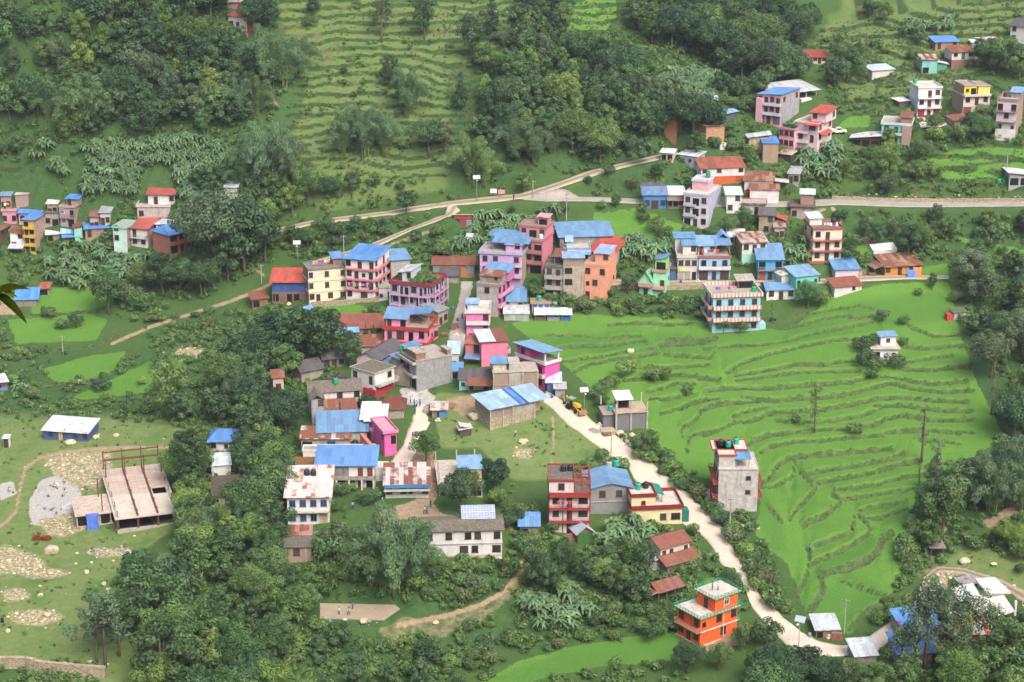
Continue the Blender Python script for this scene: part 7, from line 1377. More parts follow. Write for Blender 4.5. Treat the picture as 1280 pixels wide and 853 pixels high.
def clumpfield(name,spots,mesh_fn,mat,color):
 """spots: x, y, z, size; one mesh of many small leaf clumps"""
 tmpl=[mesh_fn(np.random.default_rng(900+k))for k in range(5)]
 Vs,Ts=[],[];pick=rng.integers(0,5,len(spots));ang=rng.random(len(spots))*6.28;tone=rng.random(len(spots))*.6-.3
 for k in range(5):
  s_=spots[pick==k];a=ang[pick==k];tn=tone[pick==k];v,t=tmpl[k]
  if len(s_)==0:continue
  c,q=np.cos(a)[:,None],np.sin(a)[:,None];sz=s_[:,3][:,None]
  X=(v[None,:,0]*c-v[None,:,1]*q)*sz+s_[:,0][:,None];Y=(v[None,:,0]*q+v[None,:,1]*c)*sz+s_[:,1][:,None];Zz=v[None,:,2]*sz+s_[:,2][:,None]
  Vs.append(np.stack([X,Y,Zz],2).reshape(-1,3));Ts.append(np.clip(t[None]+tn[:,None],0,1).reshape(-1))
 Vv=np.concatenate(Vs);o=bpy.data.objects.new(name,np_mesh(name,Vv,quads(Vv),[mat],False,{'tone':np.concatenate(Ts)}));link(o);o.color=(*color,1);tag(o,kind='stuff');return o
def spots_in(maskimg,dens,size,keep_road=True):
 m=sample(maskimg,U,V);m=np.where((GY>288)&(GY<600)&(np.abs(GX)<158),m,0);p=m*dens*.36
 j,i=np.nonzero(rng.random(m.shape)<p);x=xs[i]+rng.uniform(-.3,.3,len(i));y=ys[j]+rng.uniform(-.3,.3,len(i));z=gz(x,y)
 ok=np.ones(len(x),bool)
 for ax,ay,c,q,W,D in FOOT:
  dx,dy=x-ax,y-ay;u,v=dx*c+dy*q,-dx*q+dy*c;ok&=~((u>-.5)&(u<W+.5)&(v>-.5)&(v<D+.5))
 uu,vv=proj(x,y,z);ok&=(sample(RM,uu,vv)<.02)&(sample(RM,uu,vv-5)<.3)&(sample(RM,uu,vv-9)<.6);x,y,z=x[ok],y[ok],z[ok]
 return np.c_[x,y,z,rng.uniform(*size,len(x))]
def bushlet(r_):
 L=[((.5*math.cos(i*2.4)*r_.random(),.5*math.sin(i*2.4)*r_.random(),.25+.35*r_.random()),.26+.16*r_.random())for i in range(4)]
 return leafcloud(r_,L,20,.3,up=.6)
def tuft(r_):
 V,T=[],[]
 for i in range(9):
  a=r_.random()*6.28;q=r_.random()*.35;p=np.array([q*math.cos(a),q*math.sin(a),0]);l=.4+.35*r_.random();d=np.array([math.cos(a)*.5,math.sin(a)*.5,1.0]);n_=np.array([-math.sin(a),math.cos(a),0])*.09
  V+=[p-n_,p+n_,p+d*l+n_*.3,p+d*l-n_*.3];T+=[float(np.clip(.5+r_.normal()*.2,0,1))]*4
 return np.array(V),np.array(T)
und=np.zeros((IH,IW),np.float32)
for p,v in(([(0,0),(340,0),(370,110),(360,240),(345,290),(240,280),(0,235)],.75),([(560,90),(700,40),(790,80),(790,0),(1010,0),(1010,60),(930,130),(960,160),(830,200),(740,215),(560,250)],.75),([(345,296),(400,290),(540,265),(560,300),(600,320),(560,330),(480,340),(420,318),(370,330)],.9),([(345,280),(345,240),(520,200),(700,190),(830,190),(740,213),(600,245),(430,268)],.5),([(0,235),(240,280),(345,290),(345,330),(240,380),(130,400),(50,350),(0,330)],.8),([(190,420),(340,380),(430,420),(400,560),(340,600),(350,700),(640,700),(655,720),(600,760),(640,800),(560,853),(150,853),(240,690),(220,560)],.85),([(640,640),(720,690),(830,690),(880,640),(930,720),(940,760),(850,785),(720,806),(650,824),(640,760)],.8),([(690,500),(740,560),(800,620),(860,680),(800,690),(700,580)],.35),([(770,535),(840,575),(950,650),(990,780),(1040,800),(960,770),(890,650)],.8),([(1130,640),(1220,560),(1260,480),(1200,400),(1190,320),(1280,330),(1280,700),(1200,680),(1130,770),(1080,800)],.75),([(930,853),(960,800),(1000,815),(1080,825),(1150,800),(1280,780),(1280,853)],.8),([(1040,262),(1280,262),(1280,330),(1180,340),(1050,335)],.6),([(640,374),(880,376),(890,398),(700,394),(640,404)],.95),([(690,180),(860,170),(960,160),(1060,220),(1040,250),(850,252),(740,245)],.6),([(770,300),(1000,265),(1040,330),(930,350),(780,348)],.55),([(1000,200),(1280,160),(1280,190),(1160,235),(1280,225),(1280,250),(1040,248)],.6),([(0,400),(60,440),(250,455),(250,520),(200,530),(60,525),(0,520)],.3),([(480,370),(560,380),(520,410),(470,400)],.5),([(0,840),(120,830),(140,853),(0,853)],.9),([(1010,40),(1280,0),(1280,160),(1040,150)],.16),([(340,0),(720,0),(720,190),(520,230),(360,200)],.09),([(620,540),(700,520),(740,560),(640,620)],.12),([(600,835),(720,815),(860,840),(900,853),(600,853)],.6),([(560,300),(720,290),(780,350),(600,340)],.5)):
 poly(p,und,v)
und=blur(und,3)*(1-np.clip(rice*1.6,0,1))*(1-np.clip(dirt*1.3,0,1))*(1-np.clip(rubble,0,1))*(1-np.clip(gravel,0,1))
keep=np.zeros((IH,IW),np.float32)
for p in([(0,360),(150,355),(155,390),(10,425)],[(392,750),(500,750),(565,766),(612,750),(640,726),(652,700),(648,684),(660,684),(664,705),(648,740),(610,772),(560,792),(480,804),(430,795),(392,785)],[(120,853),(175,770),(215,740),(190,800),(180,853)],[(1140,745),(1160,710),(1240,705),(1285,740),(1285,770),(1180,760)],[(535,490),(690,495),(735,560),(640,600),(540,600)],[(415,612),(545,612),(560,660),(470,650),(420,640)],[(0,530),(230,545),(225,665),(150,720),(100,820),(0,815)]):poly(p,keep,1)
und*=1-blur(keep,2)
patch=fbm(_xx/22.0,_yy/10.0,31,3);und=und*np.clip((patch-.32)*4,0.05,1)
sp=spots_in(und,.85,(.7,2.2));sp=np.r_[sp,np.array([(p['x'],p['y'],p['z'],p['h']*1.1)for p in extra_low]or np.zeros((0,4))).reshape(-1,4)]
clumpfield('undergrowth',sp,bushlet,LEAF,(.140,.240,.075))
Us,Vs_=U,V;U,V=U0,V0;sp=spots_in(np.clip(bank,0,1)*(bank>.25),2.3,(.25,.58));U,V=Us,Vs_;clumpfield('bank_grass',sp,tuft,LEAF,(.135,.215,.075))
risr=(riser>.5)&(GY<600)&(np.abs(GX)<158);j_,i_=np.nonzero(risr&(rng.random(riser.shape)<.34));x_,y_=xs[i_]+rng.uniform(-.3,.3,len(i_)),ys[j_]+rng.uniform(-.3,.3,len(i_))
clumpfield('terrace_weeds',np.c_[x_,y_,gz(x_,y_),rng.uniform(.4,.85,len(i_))],tuft,LEAF,(.060,.115,.042))
ter=blur(terr,2)*(1-np.clip(und,0,1))*np.clip((fbm(_xx/14.0,_yy/6.0,77,3)-.45)*5,0,1);gd=blur(dry,2)*np.clip((fbm(_xx/16.0,_yy/8.0,55,3)-.5)*5,0,1)*(1-np.clip(dirt,0,1))*(1-rubble)
sp=spots_in(np.maximum(ter,gd*.8),.55,(.4,1.0));clumpfield('rough_grass',sp,tuft,LEAF,(.110,.180,.050))
def farcrown(r_):
 L=crown_lobes(r_,15,.38,.72,.62);v,t=leafcloud(r_,[((c[0],c[1],c[2]),q)for c,q in L],620,.075);return v,t
if extra_tree:clumpfield('woodland',np.array([(p['x'],p['y'],p['z']-.3,p['h'])for p in extra_tree]),farcrown,LEAF,(.092,.172,.068))
def banana_tpl(r_):
 me=VAR['banana_plant'][int(r_.integers(4))][0];co=np.empty(len(me.vertices)*3,np.float32);me.vertices.foreach_get('co',co);fi=np.empty(len(me.loops),np.int32);me.loops.foreach_get('vertex_index',fi);tt=np.empty(len(me.vertices),np.float32);me.attributes['tone'].data.foreach_get('value',tt)
 return co.reshape(-1,3)[fi]/4.3,tt[fi]
if extra_ban:clumpfield('banana_grove',np.array([(p['x'],p['y'],p['z'],p['h'])for p in extra_ban]),banana_tpl,LEAFG,TONES['ban'])
ox,oy=rng.uniform(-270,270,6000),rng.uniform(292,640,6000);oz=gz(ox,oy);ou,ov=proj(ox,oy,oz);off=((ou<-75)|(ou>1355))&(fbm(ox/22,oy/22,61,3)>.42)
ox,oy,oz=ox[off],oy[off],oz[off];nt_=len(ox)//7
clumpfield('outer_woodland',np.c_[ox[:nt_],oy[:nt_],oz[:nt_]-.3,rng.uniform(6,11,nt_)],farcrown,LEAF,(.092,.178,.070));clumpfield('outer_undergrowth',np.c_[ox[nt_:],oy[nt_:],oz[nt_:],rng.uniform(1,2.8,len(ox)-nt_)],bushlet,LEAF,(.130,.230,.072))
def ground_obj(name,px,py,label,cat,group=None,rz=0.0):
 x,y,z=at1(px,py);o=empty(name,(x,y,z),rz);tag(o,label,cat,group,'thing');return o
def lamp_pole():return cached('lamp_pole',lambda:(lambda b:(b.tube([(0,0,-.8),(0,0,6.0)],[.075,.055],plain('8f9498',.5),8),b.tube([(0,0,5.4),(0,-.5,5.7),(0,-1.1,5.75)],.04,plain('8f9498',.5),6),b.mesh('pole',True))[2])(MB()))
def lamp_panel():return cached('lamp_panel',lambda:(lambda b:(b.hexa([(-.95,-.35,5.85),(.95,-.35,5.85),(.95,.55,6.65),(-.95,.55,6.65),(-.95,-.35,5.93),(.95,-.35,5.93),(.95,.55,6.73),(-.95,.55,6.73)],plain('a8b0bc',.3,.1,2,.5,'panel_back')),b.mesh('solar_panel'))[1])(MB()))
def lamp_head():return cached('lamp_head',lambda:MB().box(-.14,.14,-1.45,-.85,5.68,5.82,plain('dfe2e4',.4)).mesh('lamp_head'))
for px,py,lb in((372,333,'solar street lamp above the cream house roof by the dirt road'),(596,251,'solar street lamp beside the stilt kiosk at the road fork'),(587,324,'solar street lamp in front of the bananas by the lilac house'),(730,521,'solar street lamp by the yellow digger at the rice edge'),(998,814,'solar street lamp at the lower bend of the concrete road'),(893,150,'solar street lamp beside the striped-roof hill shed')):
 o=ground_obj('street_lamp',px,py,lb,'street lamp','solar street lamps',rnd.uniform(-.5,.5));put(lamp_pole(),'pole',o,(0,0,0));put(lamp_panel(),'solar_panel',o,(0,0,0));put(lamp_head(),'lamp_head',o,(0,0,0))
def pole_mesh(h):return cached(('up',h),lambda:(lambda b:(b.tube([(0,0,-.8),(0,0,h)],[.15,.1],cement('b8b4ae'),8),b.mesh('pole'))[1])(MB()))
def arm_mesh(h):return cached(('ua',h),lambda:(lambda b:(b.box(-.75,.75,-.05,.05,h-.55,h-.45,plain('70665c',.8)),[b.tube([(x,0,h-.45),(x,0,h-.22)],.05,plain('d8d4cc',.4),6)for x in(-.65,0.2,.65)],b.mesh('crossarm'))[2])(MB()))
WIRES=[]
for px,py,h,lb in((327,354,5,'short grey power pole beside the red-roofed blue shed'),(430,322,6,'slim power pole behind the pink-banded white house'),(708,283,9,'tall concrete power pole left of the long blue-roofed hall'),(666,249,5,'slim power pole at the upper road junction'),(79,444,5,'pale post among the lower left rice plots'),(1055,792,7,'slim leaning-free pole beside the scrap shed at the rice corner'),(764,568,5,'thin pole at the left edge of the concrete road'),(912,668,8,'thin pole on the bank below the grey tower house'),(1024,300,7,'power pole left of the cream and brick-red house'),(1258,215,6,'pole by the open tin shed on the asphalt road')):
 lb=lb.replace('leaning-free ','grey ')
 o=ground_obj('power_pole',px,py,lb,'power pole','power poles of the village',rnd.uniform(-.6,.6));put(pole_mesh(h),'pole',o,(0,0,0));put(arm_mesh(h),'crossarm',o,(0,0,0));WIRES.append((o,h))
for px,py,c,lb in((617,246,'dfe6f0','white sign board at the upper road junction'),(627,247,'e58a98','pinkish red sign board at the upper road junction')):
 o=ground_obj('sign_board',px,py,lb,'sign');b=MB();b.box(-.85,.85,-.04,.04,1.0,2.1,plain(c,.5,.1));b.build('board',o);b=MB();b.box(-.62,-.54,.05,.11,-.6,2.0,plain('8a8d90'));b.build('post',o);b=MB();b.box(.54,.62,.05,.11,-.6,2.0,plain('8a8d90'));b.build('post',o)
def person_mesh(kind):
 def f():
  P_={'pelvis':((0,0,.92),.15,.11),'waist':((0,.0,1.08),.135,.10),'chest':((0,-.01,1.32),.17,.115),'neck':((0,0,1.47),.055,.055),'head':((0,-.02,1.60),.085,.1),'crown':((0,-.01,1.68),.07,.08)}
  s=.22 if kind else.0
  E=[('pelvis','waist'),('waist','chest'),('chest','neck'),('neck','head'),('head','crown')]
  for sg,n in((-1,'l'),(1,'r')):
   k=s*sg
   P_['hip'+n]=((.09*sg,0,.86),.095,.095);P_['knee'+n]=((.1*sg,-k-.03*abs(k),.48),.065,.065);P_['ank'+n]=((.11*sg,-k*.7+.08*abs(k),.09),.045,.045);P_['toe'+n]=((.12*sg,-k*.7-.15,.04),.04,.03)
   P_['sho'+n]=((.19*sg,0,1.38),.065,.065);P_['elb'+n]=((.25*sg,k*.6+.02,1.1),.045,.045);P_['wri'+n]=((.25*sg,k*.9-.09,.88),.03,.03);P_['hand'+n]=((.245*sg,k*.95-.13,.79),.035,.02)
   E+=[('pelvis','hip'+n),('hip'+n,'knee'+n),('knee'+n,'ank'+n),('ank'+n,'toe'+n),('chest','sho'+n),('sho'+n,'elb'+n),('elb'+n,'wri'+n),('wri'+n,'hand'+n)]
  ks=list(P_);me=bpy.data.meshes.new('person');me.from_pydata([P_[k][0]for k in ks],[(ks.index(a),ks.index(b))for a,b in E],[])
  o=bpy.data.objects.new('person_source',me);link(o);m=o.modifiers.new('s','SKIN');
  for i,k in enumerate(ks):me.skin_vertices[0].data[i].radius=P_[k][1:];me.skin_vertices[0].data[i].use_root=(k=='pelvis')
  o.modifiers.new('d','SUBSURF').levels=1
  dg=bpy.context.evaluated_depsgraph_get();out=bpy.data.meshes.new_from_object(o.evaluated_get(dg));bpy.data.objects.remove(o);bpy.data.meshes.remove(me)
  skin=plain('7a5240',.6,.1,name='skin');tr=plain('2d3140',.8,.2,name='trousers');sh=bpy.data.materials.new('shirt');sh.use_nodes=True
  oi=sh.node_tree.nodes.new('ShaderNodeObjectInfo');sh.node_tree.links.new(oi.outputs['Color'],sh.node_tree.nodes['Principled BSDF'].inputs['Base Color'])
  out.materials.clear()
  for q in(skin,sh,tr):out.materials.append(q)
  for p in out.polygons:
   c=p.center;p.material_index=0 if c.z>1.45 or(c.z<.98 and abs(c.x)>.2)or(c.z<1.14 and abs(c.x)>.21)or c.z<.07 else(1 if c.z>.93 else 2);p.use_smooth=True
  out.name='person';return out
 return cached(('person',kind),f)
def hair_mesh():return cached('hair',lambda:(lambda b:(b.lathe([(.105,1.60),(.112,1.66),(.1,1.73),(.06,1.775),(.01,1.785)],plain('191513',.7),10,0,.02),b.mesh('hair',True))[1])(MB()))
PPL=[(513,505,'6f9fd8','in a light blue shirt nearest the gravel heap at the head of the path'),(518,508,'4f86cc','in a blue shirt at the left of the group on the path'),(521,510,'a9c6e6','in a pale blue shirt in the middle of the group on the path'),(525,509,'3f68b0','in a dark blue shirt at the right of the group on the path'),(519,519,'44506a','in dark clothes walking down the concrete path behind the group'),(516,550,'c23a3a','in a red shirt walking on the concrete path'),(511.5,563,'d8dde6','in a white shirt, left of two walking down the concrete path'),(514,564,'7fa6d6','in a light blue shirt, right of two walking down the concrete path'),(441,637,'6f9fd8','in light blue on the school lawn beside the shrubs'),(467,624,'d05a5a','in a pinkish red top by the rust-striped school'),(478,630,'8fb4e2','in pale blue standing on the school yard'),(531,643,'dfe4ec','in white, left of two on the earth yard by the bamboo'),(534,643,'4f78b8','in blue, right of two on the earth yard by the bamboo'),(538.5,635,'3d4a6a','in dark blue on the earth yard behind a pair'),(544,622,'5f8fc8','in blue at the wall of the unfinished slab house'),(644,546,'e8eef4','in a white shirt alone on the green slope below the workshop'),(646.5,681,'4a5c80','in blue-grey at the end of the long school'),(441,762,'2f6fb0','in a blue shirt at the back of the sports court'),(424,769,'c8d8ea','in a pale shirt at the left of the sports court'),(436,770,'4fa6d8','in a sky blue shirt at the front of the sports court'),(1171,750,'a8283a','in dark red on the stony bend of the dirt track'),(1065,664,'d0503a','in red working in the rice below the terraces'),(1012,690,'6f9fd0','in blue working on a paddy bank'),(564,434,'33343c','in dark clothes at the lower end of the sloping street'),(578,400,'8a3a4a','in maroon on the sloping street'),(642,251,'3a4452','in dark clothes at the upper road junction')]
for i,(px,py,c,lb)in enumerate(PPL):
 x,y,z=at1(px,py);o=put(person_mesh(i%2),'person',None,(x,y,z+(.04)),rnd.uniform(-2,2),(1,1,rnd.uniform(.96,1.04)));o.color=(*lin(c),1);tag(o,'person '+lb,'person',None,'thing');put(hair_mesh(),'hair',o,(0,0,0))
for dx,dy,c,lb in((.72,.35,'e4e4ea','person in white on the top terrace of the orange house'),(.62,.45,'4a6fc0','person in blue on the top terrace of the orange house')):
 h=bpy.data.objects['orange_house'];p=h.matrix_basis@Vector((8.3*dx,6.2*dy,8.59));o=put(person_mesh(0),'person',None,p,1.2);o.color=(*lin(c),1);tag(o,lb,'person',None,'thing');put(hair_mesh(),'hair',o,(0,0,0))
def wheel(parent,x,y,r,w_,name='wheel'):
 def f():
  b=MB();n=16
  for s,(ra,rb)in((0,(r,r)),):
   pr=[(r*.55,-w_/2),(r*.92,-w_/2),(r,-w_*.35),(r,w_*.35),(r*.92,w_/2),(r*.55,w_/2)];b.lathe(pr,plain('1a1a1b',.85,.2,name='rubber'),n)
  me=b.mesh('tyre');me.transform(Matrix.Rotation(math.pi/2,4,'X'));return me
 def g():
  b=MB();b.lathe([(r*.5,-w_*.4),(r*.56,-w_*.42),(r*.56,w_*.42),(r*.5,w_*.4)],plain('c9b46a' if r>.5 else 'a8acb0',.5),12);me=b.mesh('rim');me.transform(Matrix.Rotation(math.pi/2,4,'X'));return me
 o=put(cached(('tyre',r,w_),f),name,parent,(x,y,r));put(cached(('rim',r,w_),g),'rim',o,(0,0,0));return o
o=ground_obj('backhoe_loader',716,513,'yellow and black backhoe loader parked on the concrete road beside the rice','digger',None,math.radians(-52));yel,blk_=plain('e0b428',.45,.15),plain('2c2b2a',.6,.2)
b=MB();b.box(-1.6,2.3,-.55,.55,.75,1.25,blk_);b.box(.55,2.35,-.5,.5,1.25,1.9,yel);b.hexa([(.5,-.5,1.9),(2.3,-.5,1.9),(2.3,.5,1.9),(.5,.5,1.9),(.5,-.46,2.02),(2.2,-.4,1.96),(2.2,.4,1.96),(.5,.46,2.02)],yel);b.build('body',o)
b=MB();b.box(-1.3,.45,-.75,.75,2.75,2.87,plain('9aa0a6',.5));b.build('cab_roof',o)
b=MB()
for x in(-1.25,.38):
 for y in(-.7,.64):b.box(x,x+.07,y,y+.07,1.2,2.75,blk_)
b.box(-.7,-.1,-.3,.3,1.25,1.5,blk_);b.box(-.75,-.65,-.3,.3,1.5,2.0,blk_);b.build('cab',o)
b=MB();b.hexa([(3.0,-1.1,.15),(3.9,-1.1,.1),(3.9,1.1,.1),(3.0,1.1,.15),(3.05,-1.1,.95),(3.2,-1.1,1.0),(3.2,1.1,1.0),(3.05,1.1,.95)],plain('8f6a4a',.7,.3));b.build('bucket',o)
for y in(-.62,.5):b=MB();b.hexa([(1.2,y,1.25),(3.05,y,.45),(3.05,y+.12,.45),(1.2,y+.12,1.25),(1.2,y,1.5),(3.05,y,.65),(3.05,y+.12,.65),(1.2,y+.12,1.5)],yel);b.build('loader_arm',o)
b=MB();b.tube([(-1.6,0,1.1),(-2.1,0,2.9),(-3.1,0,2.2),(-2.9,0,1.2)],[.2,.17,.14,.12],yel,6);b.hexa([(-3.3,-.3,.7),(-2.7,-.3,.7),(-2.7,.3,.7),(-3.3,.3,.7),(-3.1,-.3,1.3),(-2.8,-.3,1.3),(-2.8,.3,1.3),(-3.1,.3,1.3)],blk_);b.build('digging_arm',o)
for x,y,r in((-.7,-.85,.72),(-.7,.85,.72),(1.9,-.8,.45),(1.9,.8,.45)):wheel(o,x,y,r,.4 if r>.5 else.3)
o=ground_obj('pickup_truck',1047,167,'cream white pickup truck parked beside the red-roofed pink hillside house','pickup',None,math.radians(8));wc=plain('ece6d6',.35,.08,2,.5)
b=MB();b.box(-2.3,2.3,-.85,.85,.45,1.0,wc);b.hexa([(-.55,-.8,1.0),(1.25,-.8,1.0),(1.25,.8,1.0),(-.55,.8,1.0),(-.4,-.68,1.68),(.75,-.68,1.68),(.75,.68,1.68),(-.4,.68,1.68)],wc)
for q in((-2.3,-2.2,-.85,.85),(-2.2,-.6,-.85,-.78),(-2.2,-.6,.78,.85)):b.box(*q,1.0,1.25,wc)
b.build('body',o)
b=MB();b.hexa([(-.44,-.82,1.06),(1.1,-.82,1.06),(1.1,.82,1.06),(-.44,.82,1.06),(-.36,-.715,1.58),(.74,-.715,1.58),(.74,.715,1.58),(-.36,.715,1.58)],glass());b.build('windows',o)
for x,y in((-1.45,-.8),(-1.45,.8),(1.45,-.8),(1.45,.8)):wheel(o,x,y,.36,.22)
for y in(-.6,.6):put(cached('headlight',lambda:MB().box(0,.04,-.15,.15,-.09,.09,plain('e8ecee',.2,.05)).mesh('headlight')),'headlight',o,(2.3,y,.82))
def bike(px,py,lb,rz,c,grp=None,off=(0,0)):
 x,y,z=at1(px,py);x+=off[0];y+=off[1];z=float(gz(x,y)[0]);o=empty('motorbike',(x,y,z+.03),rz);tag(o,lb,'motorbike',grp,'thing')
 b=MB();b.hexa([(-.5,-.13,.45),(.35,-.11,.42),(.35,.11,.42),(-.5,.13,.45),(-.75,-.1,.78),(.2,-.13,.85),(.2,.13,.85),(-.75,.1,.78)],plain(c,.35));b.build('body',o);b=MB();b.box(-.7,.0,-.12,.12,.8,.9,plain('1c1c1d',.6));b.build('seat',o)
 b=MB();b.tube([(.62,0,.3),(.42,0,.9),(.38,0,1.02)],.03,plain('9aa0a4',.3),6);b.tube([(.36,-.33,1.02),(.36,.33,1.02)],.02,plain('2a2a2a',.5),6);b.build('handlebar',o)
 wheel(o,-.62,0,.3,.1);wheel(o,.64,0,.3,.1)
bike(966,402,'dark motorbike parked on the terrace beside the striped blue house',.4,'33373c')
for i in range(6):bike(421,613,('first','second','third','fourth','fifth','sixth')[i]+' motorbike from the left in the row before the blue-roofed school block',1.5,('2a3a6a','26282c','7a2a2a','30343a','2b4f8c','3c3c40')[i],'motorbikes at the school block',(i*.85-1.2,.8))
def rock_np(seed,flat=.75,sub=3):
 def f():
  bm=bmesh.new();bmesh.ops.create_icosphere(bm,subdivisions=sub,radius=1.0);r_=np.random.default_rng(seed);d=r_.normal(size=(10,3));d/=np.linalg.norm(d,axis=1)[:,None];k=.62+.3*r_.random(10)
  for v in bm.verts:
   p=np.array(v.co);s=min([1.0]+[kk/max(1e-3,float(p@dd))for dd,kk in zip(d,k)if float(p@dd)>.05]);v.co=Vector(p*s)*(1+.05*float(vnoise(np.array([p[0]*4+9]),np.array([p[1]*4+p[2]*3]),seed)[0]));v.co.z*=flat
  me=bpy.data.meshes.new('boulder');bm.to_mesh(me);bm.free();me.materials.append(plain('c3b59b',.95,.4,1.5,.1,'rock'));return me
 return cached(('rock',seed,sub),f)
ROCKS=[(593,523,1.5,'large pale boulder on the grass above the patched hut'),(64,690,1.6,'large beige boulder beside the red rebar on the open ground'),(88,555,1.2,'pale boulder in front of the long tin shed'),(1206,704,1.15,'round beige boulder above the dirt track bend'),(788,440,.9,'grey rock on a rice bank below the field edge'),(652,553,.8,'left rock of the heap on the green slope'),(657,552,.7,'right rock of the heap on the green slope'),(654.5,556,.6,'lower rock of the heap on the green slope'),(775,543,.9,'pale stone block at the foot of the unfinished block'),(790,545,.8,'yellowish stone block before the unfinished block'),(101,477,.7,'pinkish rock between the left rice plots'),(55,510,.8,'pale rock on the left pasture'),(120,548,.8,'pale rock right of the long tin shed'),(145,545,.7,'small pale rock behind the concrete frame'),(108,716,.6,'upper pale stone on the lower pasture'),(130,731,.6,'middle pale stone on the lower pasture'),(146,725,.5,'orange-tinged stone on the lower pasture'),(135,738,.5,'lower pale stone on the lower pasture'),(60,770,.7,'flat grey stone amid lower left rubble'),(10,790,.6,'white stone at the lower left edge'),(112,829,.6,'yellowish stone on top of the gabion wall'),(133,832,.5,'white stone at the end of the gabion wall'),(50,745,.6,'brown stone on the lower left pasture'),(1242,706,.6,'small pale stone by the stream'),(545,780,.7,'grey stone at the front edge of the sports court'),(455,778,.8,'dark stone below the sports court')]
for i,(px,py,s,lb)in enumerate(ROCKS):
 x,y,z=at1(px,py);o=put(rock_np(i%7),'boulder',None,(x,y,z+s*.25),rnd.random()*6,(s*rnd.uniform(.9,1.2),s,s*rnd.uniform(.8,1.0)));tag(o,lb,'boulder',None,'thing')
def stonefield(name,mask,dens,size,color):
 m=sample(mask,U,V);m=np.where((GY>288)&(GY<600)&(np.abs(GX)<158),m,0);j,i=np.nonzero(rng.random(m.shape)<m*dens*.36);n=len(i)
 x=xs[i]+rng.uniform(-.4,.4,n);y=ys[j]+rng.uniform(-.4,.4,n);z=gz(x,y);s=size[0]+(size[1]-size[0])*rng.random(n)**3
 tm=[]
 for k in range(4):
  bm=bmesh.new();bmesh.ops.create_icosphere(bm,subdivisions=1,radius=1.0);r_=np.random.default_rng(k);v=np.array([q.co[:]for q in bm.verts])*(1+r_.normal(size=(len(bm.verts),1))*.16)*[1,.85,.62];f=np.array([[q.index for q in p.verts]for p in bm.faces]);bm.free();tm.append((v,f))
 Vs,Fs,Ts,off=[],[],[],0;pk=rng.integers(0,4,n);an=rng.random(n)*6.28;tn=rng.random(n)
 for k in range(4):
  q=pk==k;v,f=tm[k];c,sn=np.cos(an[q])[:,None],np.sin(an[q])[:,None];ss=s[q][:,None];X=(v[None,:,0]*c-v[None,:,1]*sn)*ss+x[q][:,None];Y=(v[None,:,0]*sn+v[None,:,1]*c)*ss+y[q][:,None];Zz=v[None,:,2]*ss+z[q][:,None]+ss*.15
  Vs.append(np.stack([X,Y,Zz],2).reshape(-1,3));Fs.append((f[None]+(np.arange(q.sum())*len(v))[:,None,None]).reshape(-1,3)+off);off+=q.sum()*len(v);Ts.append(np.repeat(tn[q],len(v)))
 mt=bpy.data.materials.new('loose_stone');mt.use_nodes=True;nt=mt.node_tree;a=nt.nodes.new('ShaderNodeAttribute');a.attribute_name='tone';nt.links.new(mix(nt,a.outputs['Fac'],lin(color[0]),lin(color[1])),nt.nodes['Principled BSDF'].inputs['Base Color']);nt.nodes['Principled BSDF'].inputs['Roughness'].default_value=.95
 o=bpy.data.objects.new(name,np_mesh(name,np.concatenate(Vs),np.concatenate(Fs),[mt],False,{'tone':np.concatenate(Ts)}));link(o);tag(o,kind='stuff')
lf=np.zeros((IH,IW),np.float32);poly([(0,530),(250,540),(225,660),(160,740),(120,830),(0,830)],lf,.012);poly([(540,500),(690,500),(690,600),(540,600)],lf,.008);poly([(1150,700),(1280,700),(1280,760),(1150,760)],lf,.04)
stonefield('loose_stones',np.clip(rubble*.9+lf,0,1),1.5,(.09,.5),('8a7656','d9c8a8'))
gh=np.zeros((IH,IW),np.float32);poly([(768,545),(810,540),(815,562),(800,566),(780,556)],gh,1);poly([(735,700),(760,696),(765,712),(740,714)],gh,1);poly([(110,687),(165,684),(168,693),(112,695)],gh,1);poly([(900,640),(940,645),(955,665),(930,660)],gh,.6);poly([(395,772),(470,778),(470,784),(395,780)],gh,.5)
poly([(1040,245),(1280,246),(1280,249),(1040,248)],gh,.8)
stonefield('stone_heaps',gh,2.2,(.18,.6),('7d7870','b8b0a4'))
def heap(name,px,py,r,hh,m,lb,seed):
 def f():
  n=18;V_,F_=[(0,0,hh)],[]
  for k in range(1,6):
   for i in range(n):
    a=2*math.pi*i/n;q=r*k/5*(1+.2*math.sin(2*a+seed)+.1*math.sin(5*a+seed*3));V_.append((q*math.cos(a),q*math.sin(a)*.8,hh*(1-k/5)**1.15-(.4 if k==5 else 0)))
  for i in range(n):F_.append((0,1+i,1+(i+1)%n))
  for k in range(4):
   for i in range(n):F_.append((1+k*n+i,1+(k+1)*n+i,1+(k+1)*n+(i+1)%n,1+k*n+(i+1)%n))
  me=bpy.data.meshes.new(name);me.from_pydata(V_,[],F_);me.materials.append(m);me.polygons.foreach_set('use_smooth',[True]*len(F_));return me
 x,y,z=at1(px,py);o=put(f(),name,None,(x,y,z));tag(o,lb,'heap',None,'thing')
heap('gravel_heap',514,497,2.6,1.7,cement('b9b6b0'),'large grey gravel heap at the foot of the bare cement house',1);heap('gravel_heap',526,497,1.9,1.1,cement('aeaba6'),'smaller grey gravel heap right of the large heap',2);heap('sand_heap',742,539,1.8,.8,cement('9d968c'),'low grey sand heap spilling onto the concrete road',3);heap('sand_heap',58,612,3.0,.4,cement('b5b2ac'),'broad grey sand heap left of the concrete frame',4)
